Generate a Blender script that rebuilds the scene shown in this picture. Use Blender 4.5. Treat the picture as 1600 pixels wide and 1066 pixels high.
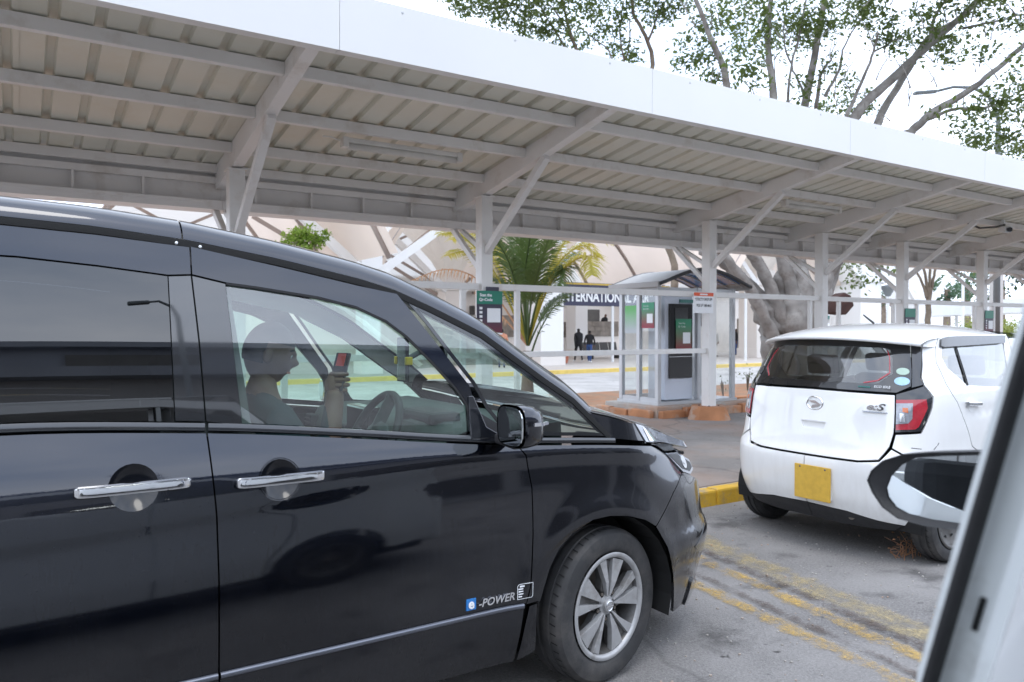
import bpy, bmesh, math, random
import numpy as np
from mathutils import Vector, Matrix
from mathutils.geometry import delaunay_2d_cdt
random.seed(7)
for o in list(bpy.data.objects): bpy.data.objects.remove(o)
scene = bpy.context.scene
col = scene.collection
rad = math.radians

# ------------------------------------------------------------------ camera
# world: X runs along the shelter / kerb, Y away from the photographer
CAM_H, YAW, PITCH = 1.46, rad(57.2), math.atan(18/1200)
cd = bpy.data.cameras.new('camera'); cam = bpy.data.objects.new('camera', cd); col.objects.link(cam)
cam.location = (0, 0, CAM_H)
cam.rotation_euler = (rad(90)-PITCH, 0, YAW-rad(90))
cd.sensor_width = 36; cd.lens = 27; cd.clip_start = .05; cd.clip_end = 3000
cd.dof.use_dof = True; cd.dof.focus_distance = 3.3; cd.dof.aperture_fstop = 5.6
scene.camera = cam
# ------------------------------------------------------------------ sky (bright overcast) and sun
SUN_EL, SUN_AZ = rad(74), rad(200)
w = bpy.data.worlds.new('World'); scene.world = w; w.use_nodes = True
nt = w.node_tree; nt.nodes.clear()
def N(t, nt=None, **k):
    n = nt.nodes.new(t)
    for a, b in k.items(): setattr(n, a, b)
    return n
wo = N('ShaderNodeOutputWorld', nt); bg = N('ShaderNodeBackground', nt)
sky = N('ShaderNodeTexSky', nt, sky_type='NISHITA', sun_disc=False, sun_elevation=SUN_EL, sun_rotation=SUN_AZ,
        air_density=1.0, dust_density=3.0, ozone_density=1.0)
tc = N('ShaderNodeTexCoord', nt)
mp = N('ShaderNodeMapping', nt); mp.inputs['Scale'].default_value = (1.0, 1.0, 2.2)
nz = N('ShaderNodeTexNoise', nt); nz.inputs['Scale'].default_value = 2.3; nz.inputs['Detail'].default_value = 6; nz.inputs['Roughness'].default_value = .55
cr = N('ShaderNodeValToRGB', nt)
cr.color_ramp.elements[0].position = .30; cr.color_ramp.elements[0].color = (12.2, 14.7, 19.3, 1)
cr.color_ramp.elements[1].position = .72; cr.color_ramp.elements[1].color = (23.0, 24.4, 27.2, 1)
mixs = N('ShaderNodeMix', nt, data_type='RGBA'); mixs.inputs[0].default_value = .86
nt.links.new(tc.outputs['Generated'], mp.inputs[0]); nt.links.new(mp.outputs[0], nz.inputs[0])
nt.links.new(nz.outputs[0], cr.inputs[0]); nt.links.new(sky.outputs[0], mixs.inputs[6]); nt.links.new(cr.outputs[0], mixs.inputs[7])
nt.links.new(mixs.outputs[2], bg.inputs[0]); bg.inputs[1].default_value = .1; nt.links.new(bg.outputs[0], wo.inputs[0])
sl = bpy.data.lights.new('sun', 'SUN'); sl.energy = .6; sl.angle = rad(22); sl.color = (1, .965, .9)
so = bpy.data.objects.new('sun', sl); col.objects.link(so)
so.rotation_euler = (rad(90)-SUN_EL, 0, rad(180)-SUN_AZ)
# ------------------------------------------------------------------ render / view
scene.render.engine = 'CYCLES'
scene.render.resolution_x, scene.render.resolution_y = 1024, 682
scene.cycles.max_bounces = 10; scene.cycles.transparent_max_bounces = 16; scene.cycles.glossy_bounces = 5
scene.view_settings.view_transform = 'Standard'; scene.view_settings.look = 'None'
scene.view_settings.exposure = 0.42; scene.view_settings.gamma = 1.0

# ------------------------------------------------------------------ pixel <-> place
_c, _s, _cp, _sp = math.cos(YAW), math.sin(YAW), math.cos(PITCH), math.sin(PITCH)
FW = Vector((_c*_cp, _s*_cp, -_sp)); RT = Vector((_s, -_c, 0)); UP = Vector((_c*_sp, _s*_sp, _cp)); EYE = Vector((0, 0, CAM_H))
def ray(px, py): return FW + RT*((px-800)/1200) - UP*((py-533)/1200)
def atD(px, py, D): return EYE + ray(px, py)*D
def atY(px, py, Y): r = ray(px, py); return EYE + r*(Y/r.y)
def atX(px, py, X): r = ray(px, py); return EYE + r*(X/r.x)
def atZ(px, py, z): r = ray(px, py); return EYE + r*((z-CAM_H)/r.z)
def proj(p):
    v = p-EYE; d = v.dot(FW)
    return 800+1200*v.dot(RT)/d, 533-1200*v.dot(UP)/d
def pchip(pts):
    xs = np.array([p[0] for p in pts], float); ys = np.array([p[1] for p in pts], float)
    h = np.diff(xs); d = np.diff(ys)/h; m = np.zeros(len(xs))
    m[0], m[-1] = d[0], d[-1]
    for i in range(1, len(xs)-1):
        if d[i-1]*d[i] > 0:
            w1, w2 = 2*h[i]+h[i-1], h[i]+2*h[i-1]; m[i] = (w1+w2)/(w1/d[i-1]+w2/d[i])
    X = xs.tolist(); Yv = ys.tolist(); M = m.tolist()
    def f(x):
        if x <= X[0]: return Yv[0]+M[0]*(x-X[0])
        if x >= X[-1]: return Yv[-1]+M[-1]*(x-X[-1])
        i = 0
        while x > X[i+1]: i += 1
        hh = X[i+1]-X[i]; t = (x-X[i])/hh
        return ((1+2*t)*(1-t)**2*Yv[i]+t*(1-t)**2*hh*M[i]+t*t*(3-2*t)*Yv[i+1]+t*t*(t-1)*hh*M[i+1])
    return f
def lerp1(pts):
    def f(x):
        if x <= pts[0][0]: return pts[0][1]
        for (a, b), (c, d) in zip(pts, pts[1:]):
            if x <= c: return b+(d-b)*(x-a)/(c-a)
        return pts[-1][1]
    return f
def smooth(x, a, b):
    t = min(1, max(0, (x-a)/(b-a))); return t*t*(3-2*t)

# ------------------------------------------------------------------ objects
def tag(o, label=None, cat=None, group=None, kind=None):
    if label: o['label'] = label
    if cat: o['category'] = cat
    if group: o['group'] = group
    if kind: o['kind'] = kind
    return o
def empty(name, loc=(0, 0, 0), label=None, cat=None, group=None, rz=0):
    o = bpy.data.objects.new(name, None); col.objects.link(o); o.location = loc; o.rotation_euler.z = rz
    o.empty_display_size = .1
    return tag(o, label, cat, group)
def link(name, me, mat=None, parent=None):
    o = bpy.data.objects.new(name, me); col.objects.link(o)
    if mat is not None:
        for m in (mat if isinstance(mat, (list, tuple)) else [mat]): me.materials.append(m)
    if parent is not None:
        o.parent = parent
        # geometry is written in world space: undo the parents' placement
        M = Matrix.Identity(4); p = parent
        while p is not None:
            M = Matrix.LocRotScale(p.location, p.rotation_euler, p.scale) @ M; p = p.parent
        o.matrix_basis = M.inverted()
        if M == Matrix.Identity(4): o.matrix_basis = Matrix.Identity(4)
    return o
def copy_tree(o, parent=None):
    c = o.copy(); col.objects.link(c); c.parent = parent
    for ch in o.children: copy_tree(ch, c)
    return c
class MB:
    def __init__(s): s.v = []; s.f = []; s.mi = []; s.cur = 0
    def add(s, vs, fs):
        n = len(s.v); s.v += [tuple(v) for v in vs]; s.f += [tuple(i+n for i in f) for f in fs]; s.mi += [s.cur]*len(fs); return s
    def box(s, a, b):
        (x0, y0, z0), (x1, y1, z1) = a, b
        return s.add([(x0,y0,z0),(x1,y0,z0),(x1,y1,z0),(x0,y1,z0),(x0,y0,z1),(x1,y0,z1),(x1,y1,z1),(x0,y1,z1)],
                     [(0,3,2,1),(4,5,6,7),(0,1,5,4),(1,2,6,5),(2,3,7,6),(3,0,4,7)])
    def bar(s, p, q, w, h, up=(0, 0, 1)):
        p, q = Vector(p), Vector(q); d = (q-p).normalized(); u = Vector(up)
        r = d.cross(u)
        if r.length < 1e-4: r = d.cross(Vector((1, 0, 0)))
        r.normalize(); u = r.cross(d)
        vs = []
        for c in (p, q):
            for a, b in ((-1,-1),(1,-1),(1,1),(-1,1)): vs.append(c+r*(a*w/2)+u*(b*h/2))
        return s.add(vs, [(0,1,2,3)[::-1],(4,5,6,7),(0,1,5,4),(1,2,6,5),(2,3,7,6),(3,0,4,7)])
    def tube(s, pts, rs, n=8, cap=True):
        pts = [Vector(p) for p in pts]; rings = []
        if not hasattr(rs, '__len__'): rs = [rs]*len(pts)
        prev = None; vs = []
        for i, p in enumerate(pts):
            d = (pts[min(i+1, len(pts)-1)]-pts[max(i-1, 0)])
            d = d.normalized() if d.length > 1e-9 else Vector((0, 0, 1))
            if prev is None:
                a = d.cross(Vector((0, 0, 1)))
                if a.length < .1: a = d.cross(Vector((1, 0, 0)))
            else: a = prev-d*prev.dot(d)
            a.normalize(); prev = a; b = d.cross(a)
            for k in range(n):
                t = 2*math.pi*k/n; vs.append(p+a*(rs[i]*math.cos(t))+b*(rs[i]*math.sin(t)))
        fs = []
        for i in range(len(pts)-1):
            for k in range(n):
                fs.append((i*n+k, i*n+(k+1)%n, (i+1)*n+(k+1)%n, (i+1)*n+k))
        if cap: fs += [tuple(range(n))[::-1], tuple(range((len(pts)-1)*n, len(pts)*n))]
        return s.add(vs, fs)
    def lathe(s, prof, M, n=48, close=False):
        vs = []; m = len(prof)
        for k in range(n):
            t = 2*math.pi*k/n
            for r, h in prof: vs.append(M @ Vector((r*math.cos(t), r*math.sin(t), h)))
        fs = []
        for k in range(n):
            k2 = (k+1) % n
            for i in range(m-1): fs.append((k*m+i, k2*m+i, k2*m+i+1, k*m+i+1))
        return s.add(vs, fs)
    def prism(s, poly, M, h0, h1):
        n = len(poly); vs = [M @ Vector((x, y, h0)) for x, y in poly]+[M @ Vector((x, y, h1)) for x, y in poly]
        return s.add(vs, [tuple(range(n))[::-1], tuple(range(n, 2*n))]+[(i, (i+1)%n, n+(i+1)%n, n+i) for i in range(n)])
    def grid(s, f, us, vs_):
        n = len(vs_); vs = [f(u, v) for u in us for v in vs_]
        return s.add(vs, [(i*n+j, (i+1)*n+j, (i+1)*n+j+1, i*n+j+1) for i in range(len(us)-1) for j in range(n-1)])
    def ball(s, c, r, n=10, m=7, sc=(1, 1, 1)):
        vs = [Vector(c)+Vector((0, 0, r*sc[2]))]
        for i in range(1, m):
            a = math.pi*i/m
            for k in range(n):
                t = 2*math.pi*k/n; vs.append(Vector(c)+Vector((r*sc[0]*math.sin(a)*math.cos(t), r*sc[1]*math.sin(a)*math.sin(t), r*sc[2]*math.cos(a))))
        vs.append(Vector(c)-Vector((0, 0, r*sc[2])))
        fs = [(0, 1+k, 1+(k+1)%n) for k in range(n)]
        for i in range(m-2):
            for k in range(n): fs.append((1+i*n+k, 1+(i+1)*n+k, 1+(i+1)*n+(k+1)%n, 1+i*n+(k+1)%n))
        L = len(vs)-1
        fs += [(L, 1+(m-2)*n+(k+1)%n, 1+(m-2)*n+k) for k in range(n)]
        return s.add(vs, fs)
    def mesh(s, name, smooth=False):
        me = bpy.data.meshes.new(name); me.from_pydata(s.v, [], s.f); me.update()
        if any(s.mi): me.polygons.foreach_set('material_index', s.mi)
        if smooth: me.polygons.foreach_set('use_smooth', [True]*len(s.f))
        return me
    def build(s, name, mat, parent=None, smooth=False, bevel=0, sharp=None):
        me = s.mesh(name, smooth)
        if bevel or sharp:
            bm = bmesh.new(); bm.from_mesh(me)
            bmesh.ops.recalc_face_normals(bm, faces=bm.faces)
            if bevel:
                es = [e for e in bm.edges if len(e.link_faces) == 2 and e.calc_face_angle(0) > .5]
                bmesh.ops.bevel(bm, geom=es, offset=bevel, segments=2, profile=.6, affect='EDGES', clamp_overlap=True)
            bm.to_mesh(me); bm.free()
            if sharp:
                me.polygons.foreach_set('use_smooth', [True]*len(me.polygons))
                me.set_sharp_from_angle(angle=rad(sharp))
        return link(name, me, mat, parent)
def box(name, a, b, mat, parent=None, bevel=0): return MB().box(a, b).build(name, mat, parent, bevel=bevel)
def bar(name, p, q, w, h, mat, parent=None, up=(0, 0, 1), bevel=0): return MB().bar(p, q, w, h, up).build(name, mat, parent, bevel=bevel)
def text_mesh(s, size, depth=.0, bold=0, spacing=1.0, shear=0):
    cu = bpy.data.curves.new('t', 'FONT'); cu.body = s; cu.size = size; cu.extrude = depth; cu.offset = bold
    cu.space_character = spacing; cu.shear = shear; cu.align_x = 'CENTER'; cu.align_y = 'CENTER'; cu.resolution_u = 3
    o = bpy.data.objects.new('t', cu); col.objects.link(o)
    dg = bpy.context.evaluated_depsgraph_get(); dg.update()
    me = bpy.data.meshes.new_from_object(o.evaluated_get(dg))
    bpy.data.objects.remove(o); return me
def text(name, s, size, origin, xdir, ydir, mat, parent, depth=0, bold=0, spacing=1.0, width=None, shear=0):
    me = text_mesh(s, size, depth, bold, spacing, shear)
    x = Vector(xdir).normalized(); y = Vector(ydir).normalized(); z = x.cross(y)
    k = 1
    if width:
        xs = [v.co.x for v in me.vertices]; k = width/(max(xs)-min(xs))
    for v in me.vertices: v.co = Vector(origin)+x*(v.co.x*k)+y*v.co.y+z*v.co.z
    me.materials.clear()
    return link(name, me, mat, parent)

# ------------------------------------------------------------------ materials
MATS = {}
def newmat(name):
    m = bpy.data.materials.new(name); m.use_nodes = True; t = m.node_tree; t.nodes.clear()
    o = N('ShaderNodeOutputMaterial', t); MATS[name] = m; return m, t, o
def noise(t, scale, detail=4, rough=.55, obj=True, vec=None):
    n = N('ShaderNodeTexNoise', t); n.inputs['Scale'].default_value = scale; n.inputs['Detail'].default_value = detail; n.inputs['Roughness'].default_value = rough
    if vec is not None: t.links.new(vec, n.inputs['Vector'])
    else:
        g = N('ShaderNodeNewGeometry', t); t.links.new(g.outputs['Position'], n.inputs['Vector'])
    return n.outputs[0]
def ramp(t, fac, stops):
    r = N('ShaderNodeValToRGB', t); e = r.color_ramp.elements
    while len(e) < len(stops): e.new(.5)
    for i, (p, c) in enumerate(stops):
        e[i].position = p; e[i].color = (c if len(c) == 4 else (*c, 1)) if hasattr(c, '__len__') else (c, c, c, 1)
    t.links.new(fac, r.inputs[0]); return r.outputs[0]
def mixc(t, fac, a, b, mode='MIX'):
    n = N('ShaderNodeMix', t, data_type='RGBA', blend_type=mode)
    for i, v in ((0, fac), (6, a), (7, b)):
        if hasattr(v, 'is_output') or isinstance(v, bpy.types.NodeSocket): t.links.new(v, n.inputs[i])
        elif i == 0: n.inputs[0].default_value = v
        else: n.inputs[i].default_value = (*v, 1) if len(v) == 3 else v
    return n.outputs[2]
def bumpn(t, h, strength=.2, dist=.01):
    b = N('ShaderNodeBump', t); b.inputs['Strength'].default_value = strength; b.inputs['Distance'].default_value = dist
    t.links.new(h, b.inputs['Height']); return b.outputs[0]
def setin(t, n, **k):
    for a, v in k.items():
        s = n.inputs[a.replace('_', ' ')]
        if isinstance(v, bpy.types.NodeSocket): t.links.new(v, s)
        else: s.default_value = (*v, 1) if (hasattr(v, '__len__') and len(v) == 3) else v
def pbr(name, base, rough=.5, metal=0, var=.12, vscale=3, dirt=None, dscale=1.2, dlo=.45, dhi=.7, bump=0, bscale=60, coat=0, spec=.5, **k):
    m, t, o = newmat(name); p = N('ShaderNodeBsdfPrincipled', t); t.links.new(p.outputs[0], o.inputs[0])
    c = base
    if var:
        lo = tuple(x*(1-var) for x in base); hi = tuple(min(1, x*(1+var)) for x in base)
        c = mixc(t, ramp(t, noise(t, vscale, 5), [(.3, 0), (.7, 1)]), lo, hi)
    if dirt:
        c = mixc(t, ramp(t, noise(t, dscale, 8, .65), [(dlo, 0), (dhi, 1)]), c, dirt)
    setin(t, p, Base_Color=c, Metallic=metal, Specular_IOR_Level=spec)
    if var and rough < .9: setin(t, p, Roughness=ramp(t, noise(t, vscale*4, 4), [(.2, max(0, rough*.85)), (.8, min(1, rough*1.15))]))
    else: setin(t, p, Roughness=rough)
    if coat: setin(t, p, Coat_Weight=coat, Coat_Roughness=.03)
    if bump: setin(t, p, Normal=bumpn(t, noise(t, bscale, 5), bump, .01))
    for a, v in k.items(): setin(t, p, **{a: v})
    return m
def glassmat(name, tint, refl=1.0, rough=0.0, ior=1.5, dust=0):
    m, t, o = newmat(name)
    tr = N('ShaderNodeBsdfTransparent', t); tr.inputs[0].default_value = (*tint, 1)
    gl = N('ShaderNodeBsdfGlossy', t); gl.inputs['Roughness'].default_value = rough; gl.inputs[0].default_value = (1, 1, 1, 1)
    fr = N('ShaderNodeFresnel', t); gg = N('ShaderNodeNewGeometry', t); bf = N('ShaderNodeMapRange', t)
    bf.inputs[3].default_value = ior; bf.inputs[4].default_value = 1/ior; t.links.new(gg.outputs['Backfacing'], bf.inputs[0]); t.links.new(bf.outputs[0], fr.inputs[0])
    mu = N('ShaderNodeMath', t, operation='MULTIPLY', use_clamp=True); mu.inputs[1].default_value = refl
    t.links.new(fr.outputs[0], mu.inputs[0])
    mx = N('ShaderNodeMixShader', t); t.links.new(mu.outputs[0], mx.inputs[0]); t.links.new(tr.outputs[0], mx.inputs[1]); t.links.new(gl.outputs[0], mx.inputs[2])
    out = mx.outputs[0]
    if dust:
        df = N('ShaderNodeBsdfDiffuse', t); df.inputs[0].default_value = (.75, .75, .73, 1)
        d = ramp(t, noise(t, 9, 8, .7), [(.35, 0), (.9, dust)])
        m2 = N('ShaderNodeMixShader', t); t.links.new(d, m2.inputs[0]); t.links.new(out, m2.inputs[1]); t.links.new(df.outputs[0], m2.inputs[2]); out = m2.outputs[0]
    t.links.new(out, o.inputs[0]); return m
def carpaint(name, base, rough=.25, dust=.1, dustcol=(.22, .21, .2), low=.2, spk=.0, spec=.4, metal=0, cior=1.6, crough=.028):
    m, t, o = newmat(name); p = N('ShaderNodeBsdfPrincipled', t); t.links.new(p.outputs[0], o.inputs[0])
    g = N('ShaderNodeNewGeometry', t); sx = N('ShaderNodeSeparateXYZ', t); t.links.new(g.outputs['Position'], sx.inputs[0])
    # road film: streaky, thicker towards the sills where the wheels throw it
    mpn = N('ShaderNodeMapping', t); mpn.inputs['Scale'].default_value = (1, 1, .25); t.links.new(g.outputs['Position'], mpn.inputs[0])
    n1 = ramp(t, noise(t, 14, 8, .7, vec=mpn.outputs[0]), [(.42, 0), (.75, 1)])
    hz = N('ShaderNodeMapRange', t); hz.inputs[1].default_value = 1.0; hz.inputs[2].default_value = .2; hz.inputs[3].default_value = .12; hz.inputs[4].default_value = 1
    t.links.new(sx.outputs[2], hz.inputs[0])
    f = N('ShaderNodeMath', t, operation='MULTIPLY'); t.links.new(n1, f.inputs[0]); t.links.new(hz.outputs[0], f.inputs[1])
    f2 = N('ShaderNodeMath', t, operation='MULTIPLY'); t.links.new(f.outputs[0], f2.inputs[0]); f2.inputs[1].default_value = dust
    fac = f2.outputs[0]
    if spk:
        vo = ramp(t, noise(t, 230, 2, .5), [(.69, 0), (.76, spk)])
        ad = N('ShaderNodeMath', t, operation='ADD', use_clamp=True); t.links.new(fac, ad.inputs[0]); t.links.new(vo, ad.inputs[1]); fac = ad.outputs[0]
    c = mixc(t, fac, base, dustcol)
    rr = N('ShaderNodeMapRange', t); t.links.new(fac, rr.inputs[0]); rr.inputs[3].default_value = rough; rr.inputs[4].default_value = .7
    cw = N('ShaderNodeMapRange', t); t.links.new(fac, cw.inputs[0]); cw.inputs[2].default_value = .6; cw.inputs[3].default_value = 1; cw.inputs[4].default_value = .25
    cq = N('ShaderNodeMapRange', t); t.links.new(sx.outputs[2], cq.inputs[0]); cq.inputs[1].default_value = .95; cq.inputs[2].default_value = .45; cq.inputs[3].default_value = crough; cq.inputs[4].default_value = crough*3.2
    setin(t, p, Base_Color=c, Roughness=rr.outputs[0], Coat_Weight=cw.outputs[0], Coat_Roughness=cq.outputs[0], Coat_IOR=cior, Specular_IOR_Level=spec, Metallic=metal)
    setin(t, p, Coat_Normal=bumpn(t, noise(t, 220, 2), .012, .002))
    return m
M = {}
M['black_paint'] = carpaint('black_paint', (.0062, .0085, .0165), .26, .20, (.12, .115, .11), spk=.22, spec=0.0, metal=1.0, cior=1.68)
M['white_paint'] = carpaint('white_paint', (.78, .78, .77), .35, .30, (.42, .38, .33))
M['own_white'] = carpaint('own_white', (.80, .81, .81), .35, .12, (.5, .48, .44))
M['jamb_grey'] = pbr('jamb_grey', (.66, .69, .69), .38, 0, .06, 3, dirt=(.33, .32, .29), dlo=.56, dhi=.85, dscale=9)
M['gloss_black'] = pbr('gloss_black', (.006, .0065, .008), .12, 0, 0, coat=1, Coat_IOR=1.75)
M['piano'] = pbr('piano', (.008, .009, .012), .2, 0, .2, coat=1)
M['black_plastic'] = pbr('black_plastic', (.022, .022, .024), .55, 0, .2, 20, bump=.15, bscale=300)
M['grey_plastic'] = pbr('grey_plastic', (.05, .052, .056), .5, 0, .15, 20)
M['rubber'] = pbr('rubber', (.012, .012, .013), .7, 0, .25, 20)
M['tyre'] = pbr('tyre', (.030, .030, .031), .72, 0, .25, 9, dirt=(.11, .10, .09), dscale=5, dlo=.48, dhi=.85, bump=.1, bscale=200)
M['alloy'] = pbr('alloy', (.40, .40, .40), .42, .35, .12, 8, dirt=(.16, .14, .12), dscale=12, dlo=.5, dhi=.85)
M['alloy_dark'] = pbr('alloy_dark', (.15, .148, .145), .45, .5, .15, 8, dirt=(.08, .07, .06), dscale=9)
M['chrome'] = pbr('chrome', (.82, .83, .85), .07, 1, 0)
M['satin'] = pbr('satin', (.17, .18, .21), .34, .8, .05)
M['mirror'] = pbr('mirror', (.58, .61, .62), .015, 1, 0)
M['glass_clear'] = glassmat('glass_clear', (.76, .94, .86), 3.8, dust=.06)
M['glass_quarter'] = glassmat('glass_quarter', (.76, .93, .85), 2.8, dust=.04)
M['glass_dark'] = glassmat('glass_dark', (.025, .028, .032), 2.2)
M['glass_hatch'] = glassmat('glass_hatch', (.44, .47, .47), 3.0)
M['glass_kiosk'] = glassmat('glass_kiosk', (.95, .96, .955), 1.2, dust=.08)
M['glass_lamp'] = glassmat('glass_lamp', (.9, .92, .94), 1.3)
M['frit'] = pbr('frit', (.010, .011, .013), .06, 0, 0, coat=1)
M['lamp_red'] = pbr('lamp_red', (.36, .012, .025), .12, 0, .15, 60, coat=1)
M['lamp_clear'] = pbr('lamp_clear', (.27, .28, .31), .1, .35, .2, 60, coat=1)
M['lamp_orange'] = pbr('lamp_orange', (.6, .14, .03), .15, 0, .1, coat=1)
M['plate_yellow'] = pbr('plate_yellow', (.60, .37, .05), .45, 0, .1, 25)
M['sheet'] = pbr('sheet', (.66, .645, .56), .45, .05, .06, 1.1, dirt=(.60, .54, .42), dscale=2.2, dlo=.5, dhi=.9)
M['steel_white'] = pbr('steel_white', (.74, .72, .70), .5, 0, .05, 1.5, dirt=(.45, .38, .31), dscale=2.5, dlo=.55, dhi=.9)
M['fascia'] = pbr('fascia', (.715, .71, .70), .4, 0, .02, 1, dirt=(.68, .69, .70), dscale=5, dlo=.62, dhi=.95)
M['post_white'] = pbr('post_white', (.74, .725, .70), .45, 0, .04, 2, dirt=(.50, .42, .34), dscale=3.5, dlo=.56, dhi=.9)
M['steel_dark'] = pbr('steel_dark', (.05, .048, .045), .6)
M['tube_light'] = pbr('tube_light', (.62, .60, .56), .35)
M['alu'] = pbr('alu', (.52, .53, .54), .4, .35, .06)
M['kerb_yellow'] = pbr('kerb_yellow', (.62, .37, .03), .7, 0, .15, 5, dirt=(.25, .22, .19), dscale=4.5, dlo=.5, dhi=.68, bump=.3, bscale=40)
M['kerb_far'] = pbr('kerb_far', (.72, .53, .14), .7, 0, .1, 3)
M['concrete'] = pbr('concrete', (.36, .34, .31), .85, 0, .15, 3, dirt=(.38, .20, .11), dscale=.9, dlo=.47, dhi=.66, bump=.3, bscale=50)
M['red_block'] = pbr('red_block', (.42, .19, .09), .9, 0, .2, 4, dirt=(.40, .33, .27), dscale=3.0, dlo=.5, dhi=.66, bump=.5, bscale=25)
M['soil'] = pbr('soil', (.30, .15, .08), .95, 0, .25, 3, dirt=(.2, .16, .11), bump=.6, bscale=20)
M['bark'] = pbr('bark', (.22, .205, .19), .85, 0, .35, 2.6, dirt=(.12, .10, .085), dscale=3.2, dlo=.47, dhi=.70, bump=.9, bscale=9)
M['bark_brown'] = pbr('bark_brown', (.20, .16, .12), .9, 0, .3, 3, dirt=(.12, .08, .06), bump=.8, bscale=14)
M['cut_wood'] = pbr('cut_wood', (.06, .03, .025), .9, 0, .3, 6)
def leafmat(name, a, b, trans=.35):
    m, t, o = newmat(name)
    oi = noise(t, .9, 3); n2 = noise(t, 11, 2)
    c = mixc(t, ramp(t, oi, [(.35, 0), (.65, 1)]), a, b)
    c = mixc(t, ramp(t, n2, [(.3, 0), (.8, .6)]), c, tuple(x*.55 for x in a))
    d = N('ShaderNodeBsdfPrincipled', t); setin(t, d, Base_Color=c, Roughness=.45, Specular_IOR_Level=.35)
    tl = N('ShaderNodeBsdfTranslucent', t); t.links.new(mixc(t, .5, c, (b[0]*1.6, b[1]*1.6, b[2]*.9)), tl.inputs[0])
    mx = N('ShaderNodeMixShader', t); mx.inputs[0].default_value = trans
    t.links.new(d.outputs[0], mx.inputs[1]); t.links.new(tl.outputs[0], mx.inputs[2]); t.links.new(mx.outputs[0], o.inputs[0]); return m
M['leaf'] = leafmat('leaf', (.062, .09, .034), (.135, .18, .062), .46)
M['leaf_light'] = leafmat('leaf_light', (.17, .26, .05), (.28, .40, .09), .5)
M['leaf_dark'] = leafmat('leaf_dark', (.022, .05, .026), (.045, .085, .04), .25)
M['leaf_far'] = leafmat('leaf_far', (.06, .12, .075), (.10, .17, .10), .25)
M['leaf_hill'] = leafmat('leaf_hill', (.20, .25, .05), (.30, .32, .08), .3)
M['palm'] = leafmat('palm', (.05, .085, .03), (.10, .15, .05), .3)
M['palm_yellow'] = leafmat('palm_yellow', (.32, .30, .04), (.46, .38, .06), .45)
M['palm_dead'] = leafmat('palm_dead', (.42, .22, .12), (.50, .30, .18), .3)
M['terminal'] = pbr('terminal', (.76, .72, .68), .6, 0, .04, .5)
M['terminal_white'] = pbr('terminal_white', (.82, .82, .815), .5, 0, .02, .5)
M['terminal_grey'] = pbr('terminal_grey', (.56, .54, .52), .7, 0, .06, .6)
def membrane(name, c, tr):
    m, t, o = newmat(name); d = N('ShaderNodeBsdfDiffuse', t); l = N('ShaderNodeBsdfTranslucent', t); x = N('ShaderNodeMixShader', t)
    cc = mixc(t, ramp(t, noise(t, .35, 4), [(.3, 0), (.7, 1)]), tuple(v*.92 for v in c), c)
    t.links.new(cc, d.inputs[0]); t.links.new(cc, l.inputs[0]); x.inputs[0].default_value = tr
    t.links.new(d.outputs[0], x.inputs[1]); t.links.new(l.outputs[0], x.inputs[2]); t.links.new(x.outputs[0], o.inputs[0]); return m
M['membrane'] = membrane('membrane', (.78, .68, .60), .45)
M['membrane_white'] = membrane('membrane_white', (.86, .85, .82), .45)
M['rib_steel'] = pbr('rib_steel', (.33, .27, .24), .5, 0, .05)
M['stone'] = pbr('stone', (.25, .22, .19), .85, 0, .3, 2.5, bump=.4, bscale=12)
M['sign_navy'] = pbr('sign_navy', (.035, .035, .075), .45, 0, .03)
M['sign_white'] = pbr('sign_white', (.82, .83, .84), .5, 0, 0)
M['sign_black'] = pbr('sign_black', (.02, .02, .025), .5, 0, 0)
M['sign_red'] = pbr('sign_red', (.72, .10, .03), .5, 0, 0)
M['gold'] = pbr('gold', (.55, .38, .06), .5, 0, 0)
M['roof_blue'] = pbr('roof_blue', (.05, .17, .40), .25, 0, .1, 4, coat=.5)
M['roof_grey'] = pbr('roof_grey', (.33, .32, .31), .6, 0, .08, 3)
M['machine_grey'] = pbr('machine_grey', (.56, .60, .67), .45, 0, .03)
M['screen'] = pbr('screen', (.012, .012, .014), .12, 0, 0, coat=.6)
M['terracotta'] = pbr('terracotta', (.42, .15, .09), .8, 0, .1, 6)
M['cloth_black'] = pbr('cloth_black', (.012, .012, .014), .9)
M['jeans'] = pbr('jeans', (.03, .07, .20), .9)
M['cloth_orange'] = pbr('cloth_orange', (.48, .22, .14), .9)
M['cloth_teal'] = pbr('cloth_teal', (.010, .028, .034), .9, 0, .2, 15)
M['cloth_white'] = pbr('cloth_white', (.7, .68, .65), .9)
M['skin'] = pbr('skin', (.13, .064, .040), .55, 0, .1, 20)
M['hair'] = pbr('hair', (.012, .010, .009), .8)
M['seat'] = pbr('seat', (.045, .046, .05), .85, 0, .15, 15)
M['headliner'] = pbr('headliner', (.50, .49, .46), .9, 0, .05, 15)
M['seat_light'] = pbr('seat_light', (.30, .29, .27), .85, 0, .1, 15)
M['dash'] = pbr('dash', (.045, .058, .056), .6, 0, .15, 15)
M['yellow_plastic'] = pbr('yellow_plastic', (.75, .50, .02), .4, 0, 0)
M['phone_red'] = pbr('phone_red', (.65, .06, .04), .3, 0, 0)
M['warehouse'] = pbr('warehouse', (.34, .33, .325), .8, 0, .12, .7)
M['warehouse_roof'] = pbr('warehouse_roof', (.26, .275, .31), .6, 0, .1, .7)
M['lamp_post'] = pbr('lamp_post', (.20, .22, .23), .5, .3, .05)
M['pole_white'] = pbr('pole_white', (.75, .77, .78), .45, 0, .03)
M['teal'] = pbr('teal', (.06, .20, .18), .5, 0, .05)
M['brake'] = pbr('brake', (.16, .14, .12), .5, .6, .2, 12)
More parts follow.
